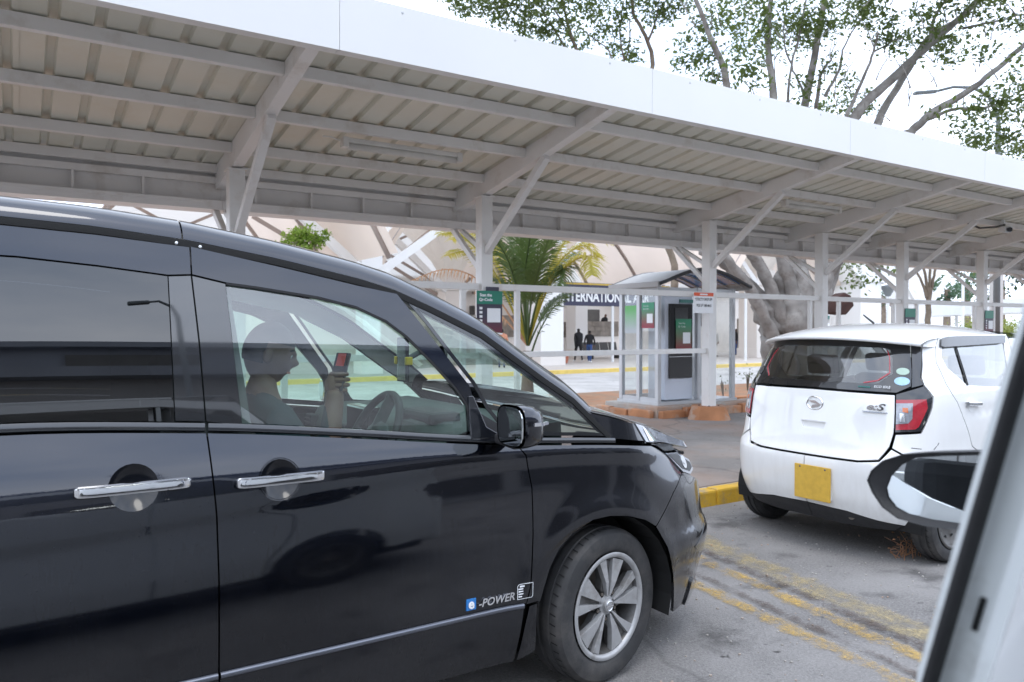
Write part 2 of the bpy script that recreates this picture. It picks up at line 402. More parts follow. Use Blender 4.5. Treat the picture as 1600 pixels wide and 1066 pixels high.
M['lit_tube'] = pbr('lit_tube', (.9, .9, .9), .4, 0, 0, Emission_Color=(.95, 1, .97), Emission_Strength=6.0)
M['cup'] = pbr('cup', (.008, .009, .012), .13, 0, .1)
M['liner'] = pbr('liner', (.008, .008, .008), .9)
M['blue_badge'] = pbr('blue_badge', (.02, .18, .5), .25, 0, 0, coat=.6)
def gradient(name, top, bot, zt, zb):
    m, t, o = newmat(name); p = N('ShaderNodeBsdfPrincipled', t); t.links.new(p.outputs[0], o.inputs[0])
    g = N('ShaderNodeNewGeometry', t); s = N('ShaderNodeSeparateXYZ', t); t.links.new(g.outputs[0], s.inputs[0])
    r = N('ShaderNodeMapRange', t); r.inputs[1].default_value = zb; r.inputs[2].default_value = zt; t.links.new(s.outputs[2], r.inputs[0])
    setin(t, p, Base_Color=mixc(t, r.outputs[0], bot, top), Roughness=.4); return m
# asphalt, pavement, worn paint
def asphalt(name, a, b, stain=.5, sc=1.0, red=0):
    m, t, o = newmat(name); p = N('ShaderNodeBsdfPrincipled', t); t.links.new(p.outputs[0], o.inputs[0])
    g = N('ShaderNodeNewGeometry', t)
    fine = noise(t, 70*sc, 4, .75); ag = N('ShaderNodeTexVoronoi', t); ag.inputs['Scale'].default_value = 105*sc; t.links.new(g.outputs[0], ag.inputs[0])
    c = mixc(t, ramp(t, fine, [(.38, 0), (.62, 1)]), a, b)
    c = mixc(t, ramp(t, ag.outputs[0], [(.0, .75), (.25, 0)]), c, tuple(min(1, x*1.9) for x in b))
    c = mixc(t, ramp(t, noise(t, 1.1, 6, .6), [(.38, 0), (.68, .75)]), c, tuple(x*1.35 for x in b))
    st = ramp(t, noise(t, 2.6, 5, .6), [(.56, 0), (.70, stain)])
    c = mixc(t, st, c, (.035, .032, .031))
    sp = ramp(t, noise(t, 13, 3, .5), [(.68, 0), (.74, .8)])
    c = mixc(t, sp, c, (.028, .025, .024))
    if red: c = mixc(t, ramp(t, noise(t, .7, 6, .6), [(.45, 0), (.7, red)]), c, (.33, .19, .12))
    # hairline cracks
    v = N('ShaderNodeTexVoronoi', t, feature='DISTANCE_TO_EDGE'); v.inputs['Scale'].default_value = .55
    wn = N('ShaderNodeMix', t, data_type='VECTOR'); nn = N('ShaderNodeTexNoise', t); nn.inputs['Scale'].default_value = 1.7; nn.inputs['Detail'].default_value = 8
    t.links.new(g.outputs[0], nn.inputs[0]); wn.inputs[0].default_value = .25
    t.links.new(g.outputs[0], wn.inputs[4]); t.links.new(nn.outputs[1], wn.inputs[5]); t.links.new(wn.outputs[1], v.inputs[0])
    cfac = ramp(t, v.outputs[0], [(0, .35), (.008, 0)])
    c = mixc(t, cfac, c, (.05, .045, .042))
    hh = mixc(t, .35, ramp(t, fine, [(.2, 0), (.8, 1)]), ag.outputs[0])
    setin(t, p, Base_Color=c, Roughness=.88, Normal=bumpn(t, hh, .9, .008)); return m
M['asphalt'] = asphalt('asphalt', (.118, .112, .108), (.222, .212, .204), .65)
M['pavement'] = asphalt('pavement', (.165, .152, .143), (.24, .223, .21), .15, 1.2, red=.55)
M['far_road'] = asphalt('far_road', (.34, .33, .32), (.40, .39, .38), .1, .5)
M['far_pavement'] = pbr('far_pavement', (.46, .43, .40), .85, 0, .08, .6)
def worn(name, colr, lo, hi, sc=7):
    m, t, o = newmat(name); p = N('ShaderNodeBsdfPrincipled', t); tr = N('ShaderNodeBsdfTransparent', t)
    setin(t, p, Base_Color=mixc(t, ramp(t, noise(t, 40, 4), [(.3, 0), (.7, 1)]), tuple(x*.7 for x in colr), colr), Roughness=.8)
    a = noise(t, sc, 9, .72); b = noise(t, 70, 4, .6)
    ad = N('ShaderNodeMath', t, operation='MULTIPLY_ADD'); t.links.new(b, ad.inputs[0]); ad.inputs[1].default_value = .45; t.links.new(a, ad.inputs[2])
    uvn = N('ShaderNodeAttribute', t); uvn.attribute_name = 'edge'
    sb = N('ShaderNodeMath', t, operation='MULTIPLY_ADD'); t.links.new(uvn.outputs['Fac'], sb.inputs[0]); sb.inputs[1].default_value = -.22; t.links.new(ad.outputs[0], sb.inputs[2])
    f = ramp(t, sb.outputs[0], [(lo, 0), (hi, 1)])
    mx = N('ShaderNodeMixShader', t); t.links.new(f, mx.inputs[0]); t.links.new(tr.outputs[0], mx.inputs[1]); t.links.new(p.outputs[0], mx.inputs[2]); t.links.new(mx.outputs[0], o.inputs[0])
    return m
M['mark'] = worn('mark', (.58, .38, .10), .62, 1.02)
M['mark_faint'] = worn('mark_faint', (.46, .37, .20), .58, 1.10)
M['dirt_strip'] = worn('dirt_strip', (.105, .075, .06), .64, .92, 4)
# ================================================================== ground
def sheet(name, poly, z, mat, kind='structure', parent=None):
    o = MB().add([(x, y, z) for x, y in poly], [tuple(range(len(poly)))]).build(name, mat, parent)
    if parent is None: o['kind'] = kind
    return o
# one sheet to the horizon; it dips a little beyond the shelter
ys = [-600, -60, -12, 0, 4, 9.9, 10.6, 24, 60, 200, 900]
zs = [0, 0, 0, 0, 0, 0, -.3, -.3, -.3, -.3, -.3]
g = MB(); xs = [-600, -60, -12, 0, 12, 40, 120, 900]
zf = dict(zip(ys, zs))
g.grid(lambda u, v: (u, v, zf[v]), xs, ys)
o = g.build('road', M['asphalt']); o['kind'] = 'structure'
KY = 4.42
sheet('forecourt_road', [(-60, 10.6), (140, 10.6), (140, 24.3), (-60, 24.3)], -.294, M['far_road'])
o = MB().box((-60, 24.6, -.5), (140, 60, -.15)).build('far_pavement', M['far_pavement']); o['kind'] = 'structure'
o = MB().box((-60, 24.3, -.5), (140, 24.6, -.146)).build('far_kerb', M['kerb_far']); o['kind'] = 'structure'
o = MB().box((-14, KY+.16, -.3), (40, 9.7, .13)).build('pavement', M['pavement']); o['kind'] = 'structure'
kerb = MB().box((-14, KY+.14, -.3), (40, KY+.16, .122)).build('kerb', M['concrete']); kerb['kind'] = 'structure'
x = -8.0; random.seed(3)
while x < 20:
    L = .92
    MB().box((x+.006, KY+random.uniform(-.006, .006), -.2), (x+L-.006, KY+.138, .128+random.uniform(-.004, .004))).build('kerb_stone', M['kerb_yellow'], kerb, bevel=.018)
    x += L
# low red edging behind the pavement and the planting bed
edge = MB().box((-14, 9.7, -.35), (40, 9.78, .16)).build('edging', M['concrete']); edge['kind'] = 'structure'
x = -6
while x < 16:
    if not (7.9 < x+.25 < 10.2):
        MB().box((x+.008, 9.785, -.34), (x+.55, 9.95, .20+random.uniform(-.015, .015))).build('edging_block', M['red_block'], edge, bevel=.02)
    x += .56
sheet('planting_bed', [(-14, 9.96), (40, 9.96), (40, 14.2), (-14, 14.2)], -.02, M['soil'])
# worn yellow parking lines
def strip(name, a, b, wd, mat, z, n=24):
    a, b = Vector((*a, 0)), Vector((*b, 0)); d = (b-a).normalized(); r = Vector((d.y, -d.x, 0))
    vs = []; ed = []
    for i in range(n+1):
        p = a.lerp(b, i/n)
        for k, e in ((-.5, 1), (-.2, 0), (.2, 0), (.5, 1)):
            q = p+r*(k*wd*(1+.06*math.sin(i*1.7+k*3))); vs.append((q.x, q.y, z)); ed.append(e)
    fs = [(i*4+k, i*4+k+1, (i+1)*4+k+1, (i+1)*4+k) for i in range(n) for k in range(3)]
    o = MB().add(vs, fs).build(name, mat); o['kind'] = 'structure'
    at = o.data.attributes.new('edge', 'FLOAT', 'POINT'); at.data.foreach_set('value', ed)
    return o
strip('road_marking', (4.00, 3.95), (3.32, .4), .30, M['mark_faint'], .004)
strip('road_marking', (3.66, 3.60), (3.12, .4), .17, M['mark'], .0045)
strip('road_marking', (3.26, 3.15), (2.88, .4), .16, M['mark'], .005)
strip('road_dirt', (3.80, 3.60), (3.22, .6), .13, M['dirt_strip'], .009)
strip('road_dirt', (3.40, 3.3), (3.00, .6), .10, M['dirt_strip'], .0095)
rr = random.Random(11); gb = MB()
for i in range(420):
    x, y = rr.uniform(2.2, 5.0), rr.uniform(1.2, 4.35); s = rr.uniform(.003, .009)
    gb.ball((x, y, s*.4), s, 5, 3, (1, rr.uniform(.6, 1), .6))
o = gb.build('gravel', M['concrete']); tag(o, 'loose grit scattered on the asphalt between the two cars', 'gravel', kind='stuff')

# ================================================================== shelter
SX = [-1.15, 1.87, 4.79, 8.70, 11.39, 13.80, 16.70, 19.6, 22.5]
YF, YB, YP = 5.43, 8.80, 8.06
def zroof(y): return 3.72-(y-YF)*.150
sh = empty('shelter', (8, 8, .13), 'long white steel drop-off shelter with corrugated lean-to roof and braced posts', 'shelter')
# corrugated roof sheets, each 0.84 m wide with three raised ribs
def sheetmesh(x0, n=3, pitch=.28):
    prof = []
    for i in range(n):
        a = x0+i*pitch
        prof += [(a, 0), (a+.19, 0), (a+.205, .038), (a+.255, .038), (a+.27, 0)]
    prof.append((x0+n*pitch+.03, -.0015))
    b = MB()
    yv = [YF+.03, 6.2, 7.1, 8.0, YB+.14]
    b.grid(lambda u, v: (prof[u][0], v, zroof(v)+prof[u][1]), range(len(prof)), yv)
    return b.mesh('roof_sheet')
base_sheet = sheetmesh(0.0); base_sheet.materials.append(M['sheet'])
x = -4.2; i = 0
while x < 25:
    o = bpy.data.objects.new('roof_sheet', base_sheet); col.objects.link(o); o.parent = sh
    o.location = Vector((x, 0, (i % 2)*.003))-sh.location; x += .84; i += 1
# back wall of the roof (thin upper skin so that light does not leak)
bays = [-4.2]+SX+[25.0]
for a, b in zip(bays, bays[1:]):
    for yp in (6.2, 7.1, 8.0):
        z = zroof(yp)-.058
        MB().box((a+.055, yp-.035, z-.05), (b-.055, yp+.035, z+.05)).build('purlin', M['steel_white'], sh, bevel=.006)
    z = zroof(YB-.12)-.05
    MB().box((a+.055, YB-.16, z-.045), (b-.055, YB-.10, z+.045)).build('purlin', M['steel_white'], sh, bevel=.006)
    # box gutter: top ledge, recessed web with stiffeners, bottom flange
    MB().box((a+.002, YB-.04, 2.80), (b-.002, YB+.02, 3.19)).build('gutter_web', M['steel_white'], sh)
    gf = MB().box((a+.002, YB-.16, 2.745), (b-.002, YB+.14, 2.80)).box((a+.002, YB-.165, 2.80), (b-.002, YB-.135, 2.84)).build('gutter_flange', M['steel_white'], sh)
    MB().box((a+.003, YB-.11, 3.03), (b-.003, YB-.045, 3.10)).build('gutter_rail', M['steel_white'], sh, bevel=.005)
    xx = a+.35
    while xx < b-.2:
        MB().box((xx, YB-.12, 2.80), (xx+.022, YB-.04, 3.03)).build('stiffener', M['steel_white'], gf); xx += .63
# fascia: folded white panels with a bottom lip
fx = [-4.2, -1.1, 2.0, 5.08, 8.2, 11.3, 14.4, 17.5, 20.6, 25.0]
for a, b in zip(fx, fx[1:]):
    m = MB()
    prof = [(YF+.14, 3.52), (YF, 3.505), (YF-.004, 3.93), (YF+.16, 3.955), (YF+.16, 3.94), (YF+.02, 3.915), (YF+.02, 3.53), (YF+.14, 3.535)]
    n = len(prof)
    m.add([(a+.002, y, z) for y, z in prof]+[(b-.002, y, z) for y, z in prof], [(i, (i+1) % n, n+(i+1) % n, n+i) for i in range(n)]+[tuple(range(n))[::-1], tuple(range(n, 2*n))])
    f = m.build('fascia_panel', M['fascia'], sh)
    xx = a+.5
    while xx < b:
        MB().ball((xx, YF-.003, 3.885), .012, 6, 4, (1, .5, 1)).build('rivet', M['alu'], f); xx += 1.03
for k, X in enumerate(SX):
    # rafter: tapered box section from the fascia down to the gutter
    m = MB(); w2 = .055
    top0, top1 = zroof(YF+.15)-.004, zroof(YB-.02)-.004
    pr_ = [(YF+.15, top0-.13), (YF+.15, top0), (YB-.02, top1), (YB-.02, top1-.24), (7.9, zroof(7.9)-.25)]
    n = len(pr_)
    m.add([(X-w2, y, z) for y, z in pr_]+[(X+w2, y, z) for y, z in pr_], [tuple(range(n)), tuple(range(n, 2*n))[::-1]]+[(i, n+i, n+(i+1) % n, (i+1) % n) for i in range(n)])
    m.build('rafter', M['steel_white'], sh, bevel=.006)
    p = MB().box((X-.078, YP-.078, .30), (X+.078, YP+.078, zroof(YP)-.25)).build('post', M['post_white'], sh, bevel=.012)
    MB().box((X-.13, YP-.13, .30), (X+.13, YP+.13, .318)).build('base_plate', M['post_white'], p)
    for dx in (-.1, .1):
        for dy in (-.1, .1): MB().ball((X+dx, YP+dy, .322), .014, 6, 4).build('bolt', M['steel_dark'], p)
    MB().box((X-.1, YP-.1, zroof(YP)-.262), (X+.1, YP+.1, zroof(YP)-.252)).build('cap_plate', M['post_white'], p)
    ft = MB(); ft.grid(lambda u, v: (X+.30*math.cos(u)*(1.12-.25*v)*(1+.12*math.cos(4*u)), YP+.30*math.sin(u)*(1.12-.25*v)*(1+.12*math.cos(4*u)), .13+v*.19), [i*math.pi/10 for i in range(21)], [-.2, .3, .75, .95, 1.0])
    ft.add([(X+.30*math.cos(u)*.87*(1+.12*math.cos(4*u)), YP+.30*math.sin(u)*.87*(1+.12*math.cos(4*u)), .32) for u in [i*math.pi/10 for i in range(20)]], [tuple(range(20))])
    ft.build('footing', M['red_block'] if k in (3,) else M['concrete'], sh, smooth=False)
    # knee braces: forward to the rafter, a pair back to the gutter
    bar('brace', (X, YP-.07, 2.40), (X, 6.75, zroof(6.75)-.205), .075, .075, M['steel_white'], sh)
    bar('gusset', (X, 6.95, zroof(6.95)-.19), (X, 6.62, zroof(6.62)-.17), .10, .02, M['steel_white'], sh)
    bar('brace', (X+.02, YP+.07, 2.15), (X-.06, YB-.05, 2.76), .06, .06, M['steel_white'], sh)
    bar('brace', (X+.045, YP+.07, 2.42), (X+.05, YB-.05, 2.76), .05, .05, M['steel_white'], sh)
# rails between the posts
for a, b in zip(SX, SX[1:]):
    if a < -2: continue
    MB().box((a+.08, YP-.03, 1.94), (b-.08, YP+.03, 2.02)).build('rail', M['post_white'], sh, bevel=.006)
    if a < 8.0:
        MB().box((a+.08, YP-.03, 1.11), (b-.08, YP+.03, 1.18)).build('rail', M['post_white'], sh, bevel=.006)
    if a < 8.0:
        for xx in (a+.48, b-.30):
            if xx > 8: continue
            for z0, z1 in ((.13, 1.11), (1.18, 1.94)): MB().box((xx-.032, YP-.026, z0), (xx+.032, YP+.026, z1)).build('baluster', M['post_white'], sh)
    else:
        for xx in ((a+.48, b-.30) if a > 9 else (b-.30,)): MB().box((xx-.03, YP-.026, .13), (xx+.03, YP+.026, 1.94)).build('baluster', M['post_white'], sh)
# tube lights clipped under the second purlin
def tube_light(x0, x1, y, z, lab):
    e = empty('tube_light', ((x0+x1)/2, y, z), lab, 'light', 'tube lights under the shelter roof')
    MB().box((x0, y-.045, z-.015), (x1, y+.045, z+.035)).build('housing', M['tube_light'], e, bevel=.012)
    MB().tube([(x0+.05, y, z-.04), (x1-.05, y, z-.04)], .035, 10).build('diffuser', M['tube_light'], e, smooth=True)
    for xx in (x0+.02, x1-.02): MB().box((xx-.03, y-.05, z-.06), (xx+.03, y+.05, z+.04)).build('end_cap', M['tube_light'], e, bevel=.01)
    MB().tube([(x0-.02, y, z), (x0-.12, y+.02, z+.03), (x0-.2, y, z+.02)], .008, 6).build('cable', M['tube_light'], e)
tube_light(2.68, 3.98, 7.20, zroof(7.2)-.16, 'long tube light under the near bay of the shelter roof')
tube_light(9.30, 10.60, 7.20, zroof(7.2)-.16, 'tube light under the far bay of the shelter roof, above the hatchback')
# security camera and its cable
c0 = Vector((15.2, 6.95, 3.27))
e = empty('security_camera', c0, 'small white security camera under the far end of the shelter roof', 'camera')
MB().bar(c0+Vector((-.12, -.12, 0)), c0+Vector((.1, .1, .05)), .12, .12).build('housing', M['pole_white'], e, bevel=.02)
MB().tube([c0+Vector((-.13, -.13, -.005)), c0+Vector((-.16, -.16, -.01))], .045, 12).build('lens', M['screen'], e)
MB().bar(c0+Vector((.05, .05, .02)), c0+Vector((.05, .05, .2)), .05, .05).build('bracket', M['pole_white'], e)
tag(MB().tube([c0+Vector((-.05, -.02, .1)), c0+Vector((-.5, -.1, .02)), c0+Vector((-.9, 0, -.02)), c0+Vector((-1.3, .1, .1))], .018, 6).build('cable', M['steel_dark']), 'black cable running along the shelter rafter to the security camera', 'cable')

# ---- boards on the posts
def qr_board(c, wd, ht, xdir, parent_lab, lettering=True):
    x = Vector(xdir).normalized(); z = Vector((0, 0, 1)); nrm = x.cross(z)   # faces nrm
    c = Vector(c); e = empty('notice_board', c, parent_lab, 'sign', 'scan-to-pay notice boards')
    def pane(name, x0, x1, z0, z1, d, mat, par):
        p = [c+x*a+z*b+nrm*d for a, b in ((x0, z0), (x1, z0), (x1, z1), (x0, z1))]
        q = [v-nrm*.004 for v in p]
        return MB().add(p+q, [(0,1,2,3),(7,6,5,4),(0,4,5,1),(1,5,6,2),(2,6,7,3),(3,7,4,0)]).build(name, mat, par)
    h = ht/2; w_ = wd/2
    b = pane('board', -w_, w_, -h, h, 0, M['board_body'], e)
    pane('header', -w_, w_, h-.32*ht, h, .006, M['board_green'], e)
    pane('blank_square', -.10*wd, .42*wd, -.26*ht, .02*ht+.06*ht, .006, M['sign_white'], e)
    if lettering:
        text('lettering', 'Scan the', .085*ht*1.15, c+x*(-.16*wd)+z*(h-.105*ht)+nrm*.009, x, z, M['sign_white'], e, bold=.002)
        text('lettering', 'Qr-Code', .085*ht*1.15, c+x*(-.16*wd)+z*(h-.215*ht)+nrm*.009, x, z, M['sign_white'], e, bold=.002)
    for k in range(4): pane('icon', -.40*wd, -.29*wd, .08*ht-.1*ht*k-.03*ht, .08*ht-.1*ht*k+.03*ht, .006, M['sign_white'], e)
    pane('footer', .05*wd, w_, -h-.055*ht, -h-.02*ht, .006, M['sign_white'], e)
    return e
M['board_green'] = pbr('board_green', (.02, .20, .13), .4, 0, .04)
M['board_body'] = gradient('board_body', (.05, .045, .07), (.17, .02, .035), 1.62, 1.38)
qr_board(atY(765, 487, YP-.10), .36, .50, (1, 0, 0), 'green and maroon notice board on the shelter post nearest the van')
bp = atY(762, 456, YP-.10)
sm_ = MB().box((bp.x-.02, bp.y, bp.z-.07), (bp.x+.16, bp.y+.01, bp.z+.06)).build('small_sign', M['board_body']); tag(sm_, 'small dark square sign above the green notice board on the post', 'sign')
for X, lab in ((13.80, 'green notice board on the shelter post right above the hatchback roof'), (16.70, 'green notice board on the farthest visible shelter post, right edge')):
    qr_board((X+.10, YP-.10, 1.60), .34, .50, (1, 0, 0), lab, lettering=False)
# drop-off notice
c = atY(1099, 473, YP-.10)
e = empty('drop_off_sign', c, 'white notice with red header about drop off on the shelter post by the kiosk', 'sign')
MB().box((c.x-.20, c.y-.004, c.z-.155), (c.x+.205, c.y+.006, c.z+.145)).build('board', M['sign_white'], e)
MB().box((c.x-.20, c.y-.008, c.z+.095), (c.x+.205, c.y-.005, c.z+.145)).build('header', M['sign_red'], e)
MB().box((c.x-.08, c.y-.010, c.z+.11), (c.x+.08, c.y-.0085, c.z+.13)).build('header_mark', M['sign_white'], e)
text('lettering', '* STRICTLY DROP OFF', .058, (c.x, c.y-.006, c.z+.045), (1, 0, 0), (0, 0, 1), M['sign_black'], e, width=.36, bold=.001)
text('lettering', 'PICK UP 1 MIN MAX', .058, (c.x+.01, c.y-.006, c.z-.045), (1, 0, 0), (0, 0, 1), M['sign_black'], e, width=.31, bold=.001)
# ================================================================== curved body panels
def newton(surf, px, py, g):
    u, v = g
    for _ in range(40):
        a = proj(surf(u, v)); e = (px-a[0], py-a[1])
        if abs(e[0])+abs(e[1]) < .05: break
        h = 1e-3; b = proj(surf(u+h, v)); c = proj(surf(u, v+h))
        j = ((b[0]-a[0])/h, (c[0]-a[0])/h, (b[1]-a[1])/h, (c[1]-a[1])/h); det = j[0]*j[3]-j[1]*j[2]
        if abs(det) < 1e-6: break
        du = (e[0]*j[3]-e[1]*j[1])/det; dv = (j[0]*e[1]-j[2]*e[0])/det
        k = min(1, .15/max(1e-9, math.hypot(du, dv))); u += du*k; v += dv*k
    return u, v
def resample(poly, step, closed=True):
    out = []; n = len(poly)
    for i in range(n if closed else n-1):
        a, b = poly[i], poly[(i+1) % n]; L = math.hypot(b[0]-a[0], b[1]-a[1]); k = max(1, int(L/step))
        for j in range(k): out.append((a[0]+(b[0]-a[0])*j/k, a[1]+(b[1]-a[1])*j/k))
    if not closed: out.append(poly[-1])
    return out
def spline(pts, n=6):
    """Catmull-Rom through the points (open)"""
    out = []; P_ = [pts[0]]+list(pts)+[pts[-1]]
    for i in range(1, len(P_)-2):
        p0, p1, p2, p3 = P_[i-1:i+3]
        for j in range(n):
            t = j/n
            out.append(tuple(.5*(2*p1[k]+(p2[k]-p0[k])*t+(2*p0[k]-5*p1[k]+4*p2[k]-p3[k])*t*t+(3*p1[k]-p0[k]-3*p2[k]+p3[k])*t**3) for k in range(len(p1))))
    out.append(tuple(pts[-1])); return out
def inside(p, poly):
    x, y = p; r = False; n = len(poly)
    for i in range(n):
        x1, y1 = poly[i]; x2, y2 = poly[i-1]
        if (y1 > y) != (y2 > y) and x < (x2-x1)*(y-y1)/(y2-y1)+x1: r = not r
    return r
def dist_poly(p, poly):
    px, py = p; best = 9
    n = len(poly)
    for i in range(n):
        (ax, ay), (bx, by) = poly[i-1], poly[i]; dx, dy = bx-ax, by-ay; L = dx*dx+dy*dy
        t = 0 if L == 0 else max(0, min(1, ((px-ax)*dx+(py-ay)*dy)/L)); d = math.hypot(px-ax-dx*t, py-ay-dy*t)
        if d < best: best = d
    return best
def shrink(poly, d):
    """inset a polygon by d (uv metres)"""
    n = len(poly); A = sum(poly[i-1][0]*poly[i][1]-poly[i][0]*poly[i-1][1] for i in range(n)); s = 1 if A > 0 else -1; out = []
    for i in range(n):
        a, b, c = poly[i-1], poly[i], poly[(i+1) % n]
        d1 = Vector((b[0]-a[0], b[1]-a[1])); d2 = Vector((c[0]-b[0], c[1]-b[1]))
        if d1.length < 1e-9 or d2.length < 1e-9: out.append(b); continue
        d1.normalize(); d2.normalize(); n1 = Vector((-d1.y, d1.x))*s; n2 = Vector((-d2.y, d2.x))*s
        m = n1+n2
        if m.length < .3: out.append(b); continue
        m.normalize(); k = d/max(.5, m.dot(n1)); out.append((b[0]+m.x*k, b[1]+m.y*k))
    return out
def panel(name, surf, poly, mat, parent, step=.035, off=0.0, gap=.0025, rim=.014, holes=(), mirror=None, flip=False, uvscale=(1, 1)):
    """a sheet-metal panel on surf(u,v); boundary turned in by a rim; mirror = y of the car's centre plane"""
    poly = shrink(resample(poly, step), gap) if gap else resample(poly, step)
    loops = [poly]+[resample(h, step) for h in holes]
    us = [p[0] for p in poly]; vs = [p[1] for p in poly]
    pts = []; edges = []
    for L in loops:
        n0 = len(pts); pts += L; edges += [(n0+i, n0+(i+1) % len(L)) for i in range(len(L))]
    nb = len(pts); u = min(us)+step/2; r = 0
    while u < max(us):
        v = min(vs)+step/2*(1+(r % 2))
        while v < max(vs):
            if inside((u, v), poly) and not any(inside((u, v), h) for h in loops[1:]) and min(dist_poly((u, v), L) for L in loops) > step*.4: pts.append((u, v))
            v += step
        u += step; r += 1
    out = delaunay_2d_cdt([Vector(p) for p in pts], edges, [], 2, 1e-6)
    V2 = [tuple(v) for v in out[0]]; F = [tuple(f) for f in out[2]]
    F = [f for f in F if not any(inside((sum(V2[i][0] for i in f)/len(f), sum(V2[i][1] for i in f)/len(f)), h) for h in loops[1:])]
    def PN(p):
        a = surf(*p); h = 2e-3
        du = surf(p[0]+h, p[1])-surf(p[0]-h, p[1]); dv = surf(p[0], p[1]+h)-surf(p[0], p[1]-h)
        n = du.cross(dv)
        if n.length < 1e-12: n = Vector((0, -1, 0))
        n.normalize()
        if flip: n = -n
        return a+n*off, n
    P3 = []; N3 = []
    for p in V2:
        a, n = PN(p); P3.append(a); N3.append(n)
    if F and flip is False or F:
        f = F[0]; fn = (P3[f[1]]-P3[f[0]]).cross(P3[f[2]]-P3[f[0]])
        if fn.dot(N3[f[0]]) < 0: F = [x[::-1] for x in F]
    if rim:
        for L in loops:
            n0 = len(P3); k = len(L)
            for p in L:
                a, n = PN(p); P3 += [a, a-n*rim]; N3 += [n, n]
            rn = []
            for i in range(k):
                j = (i+1) % k
                F.append((n0+2*i, n0+2*i+1, n0+2*j+1, n0+2*j))
                d = P3[n0+2*j]-P3[n0+2*i-2 if i else n0+2*(k-1)]
                q = d.cross(N3[n0+2*i]); q.normalize() if q.length > 0 else None
                rn.append(q)
            for i in range(k): N3[n0+2*i] = N3[n0+2*i+1] = rn[i]
    if mirror is not None:
        P3 = [Vector((p.x, 2*mirror-p.y, p.z)) for p in P3]; N3 = [Vector((n.x, -n.y, n.z)) for n in N3]; F = [f[::-1] for f in F]
    me = bpy.data.meshes.new(name); me.from_pydata([tuple(p) for p in P3], [], F); me.update()
    me.polygons.foreach_set('use_smooth', [True]*len(me.polygons))
    me.normals_split_custom_set_from_vertices([tuple(n) for n in N3])
    return link(name, me, mat, parent)
def strip_on(name, surf, path, hw, prot, mat, parent, mirror=None, both=False):
    """raised moulding along a uv path"""
    b = MB(); pr_ = [(-1, -.002), (-.9, .75*prot), (-.5, prot), (.5, prot), (.9, .75*prot), (1, -.002)]
    path = resample(path, .03, False); rows = []
    for i, p in enumerate(path):
        q0, q1 = path[max(0, i-1)], path[min(len(path)-1, i+1)]; d = Vector((q1[0]-q0[0], q1[1]-q0[1])).normalized(); t = Vector((-d.y, d.x))
        for s, h in pr_:
            uv = (p[0]+t.x*s*hw, p[1]+t.y*s*hw); a = surf(*uv)
            n = (surf(uv[0]+.003, uv[1])-surf(uv[0]-.003, uv[1])).cross(surf(uv[0], uv[1]+.003)-surf(uv[0], uv[1]-.003)).normalized()
            q = a+n*h
            if mirror is not None: q.y = 2*mirror-q.y
            rows.append(q)
    k = len(pr_); F = [(i*k+j, (i+1)*k+j, (i+1)*k+j+1, i*k+j+1) for i in range(len(path)-1) for j in range(k-1)]
    b.add(rows, F); return b.build(name, mat, parent, sharp=50)

# ================================================================== black minivan
VY, VC = 2.40, 3.25
zcre = pchip([(-2, .83), (-.04, .87), (.5, .895), (.82, .92), (1.39, .965), (1.65, .965), (2.1, .94), (2.6, .87)])
zbel = pchip([(-2, 1.20), (-.04, 1.19), (.48, 1.16), (.96, 1.11), (1.38, 1.06), (1.58, 1.04), (2.07, 1.0), (2.29, .975), (2.6, .93)])
def integ(tab, n=240):
    f = lerp1(tab); x1 = tab[-1][0]; acc = [0]
    for i in range(n): acc.append(acc[-1]+math.tan(rad(f((i+.5)*x1/n)))*x1/n)
    return lambda t: acc[-1]+(t-x1)*math.tan(rad(tab[-1][1])) if t >= x1 else (0 if t <= 0 else acc[int(t/x1*n)]+(acc[min(n, int(t/x1*n)+1)]-acc[int(t/x1*n)])*(t/x1*n-int(t/x1*n)))
I_low = integ([(0, 0), (.02, 2), (.05, 7), (.12, 6), (.25, 2), (.38, -1.0), (.5, -3), (.60, -7), (.75, -16)])
I_sh = integ([(0, 0), (.08, 3), (.25, 9), (.45, 15), (.7, 21), (1, 23)])
I_up = integ([(0, 8.5), (.15, 9.5), (.4, 11), (.6, 13.5), (.66, 20), (.72, 38), (.78, 55)])
K_low = I_low(.40)
def inset(x, z):
    c, b = zcre(x), zbel(x)
    if z <= c: return K_low-I_low(c-z)
    if z <= b: return K_low+(b-c)*I_sh((z-c)/(b-c))
    return K_low+(b-c)*I_sh(1)+I_up(z-b)
pl = spline([(1.3, 0), (1.6, 0), (2.0, .006), (2.25, .02), (2.45, .055), (2.6, .105), (2.72, .165), (2.82, .24), (2.89, .34), (2.94, .50), (2.965, .68), (2.97, .85)], 10)
pu = [pl[0][0]]
for a, b in zip(pl, pl[1:]): pu.append(pu[-1]+math.hypot(b[0]-a[0], b[1]-a[1]))
UMAX = pu[-1]
def plan(u):
    if u <= pu[0]: return u, 0, 1, 0
    if u >= UMAX: return pl[-1][0], pl[-1][1]+(u-UMAX), 0, 1
    lo, hi = 0, len(pu)-1
    while hi-lo > 1:
        m = (lo+hi)//2
        if pu[m] <= u: lo = m
        else: hi = m
    def tang(i):
        a, b = pl[max(0, i-1)], pl[min(len(pl)-1, i+1)]; L = math.hypot(b[0]-a[0], b[1]-a[1]); return ((b[0]-a[0])/L, (b[1]-a[1])/L)
    t = (u-pu[lo])/(pu[lo+1]-pu[lo]); t0, t1 = tang(lo), tang(lo+1)
    tx, ty = t0[0]+(t1[0]-t0[0])*t, t0[1]+(t1[1]-t0[1])*t; L = math.hypot(tx, ty)
    return pl[lo][0]+(pl[lo+1][0]-pl[lo][0])*t, pl[lo][1]+(pl[lo+1][1]-pl[lo][1])*t, tx/L, ty/L
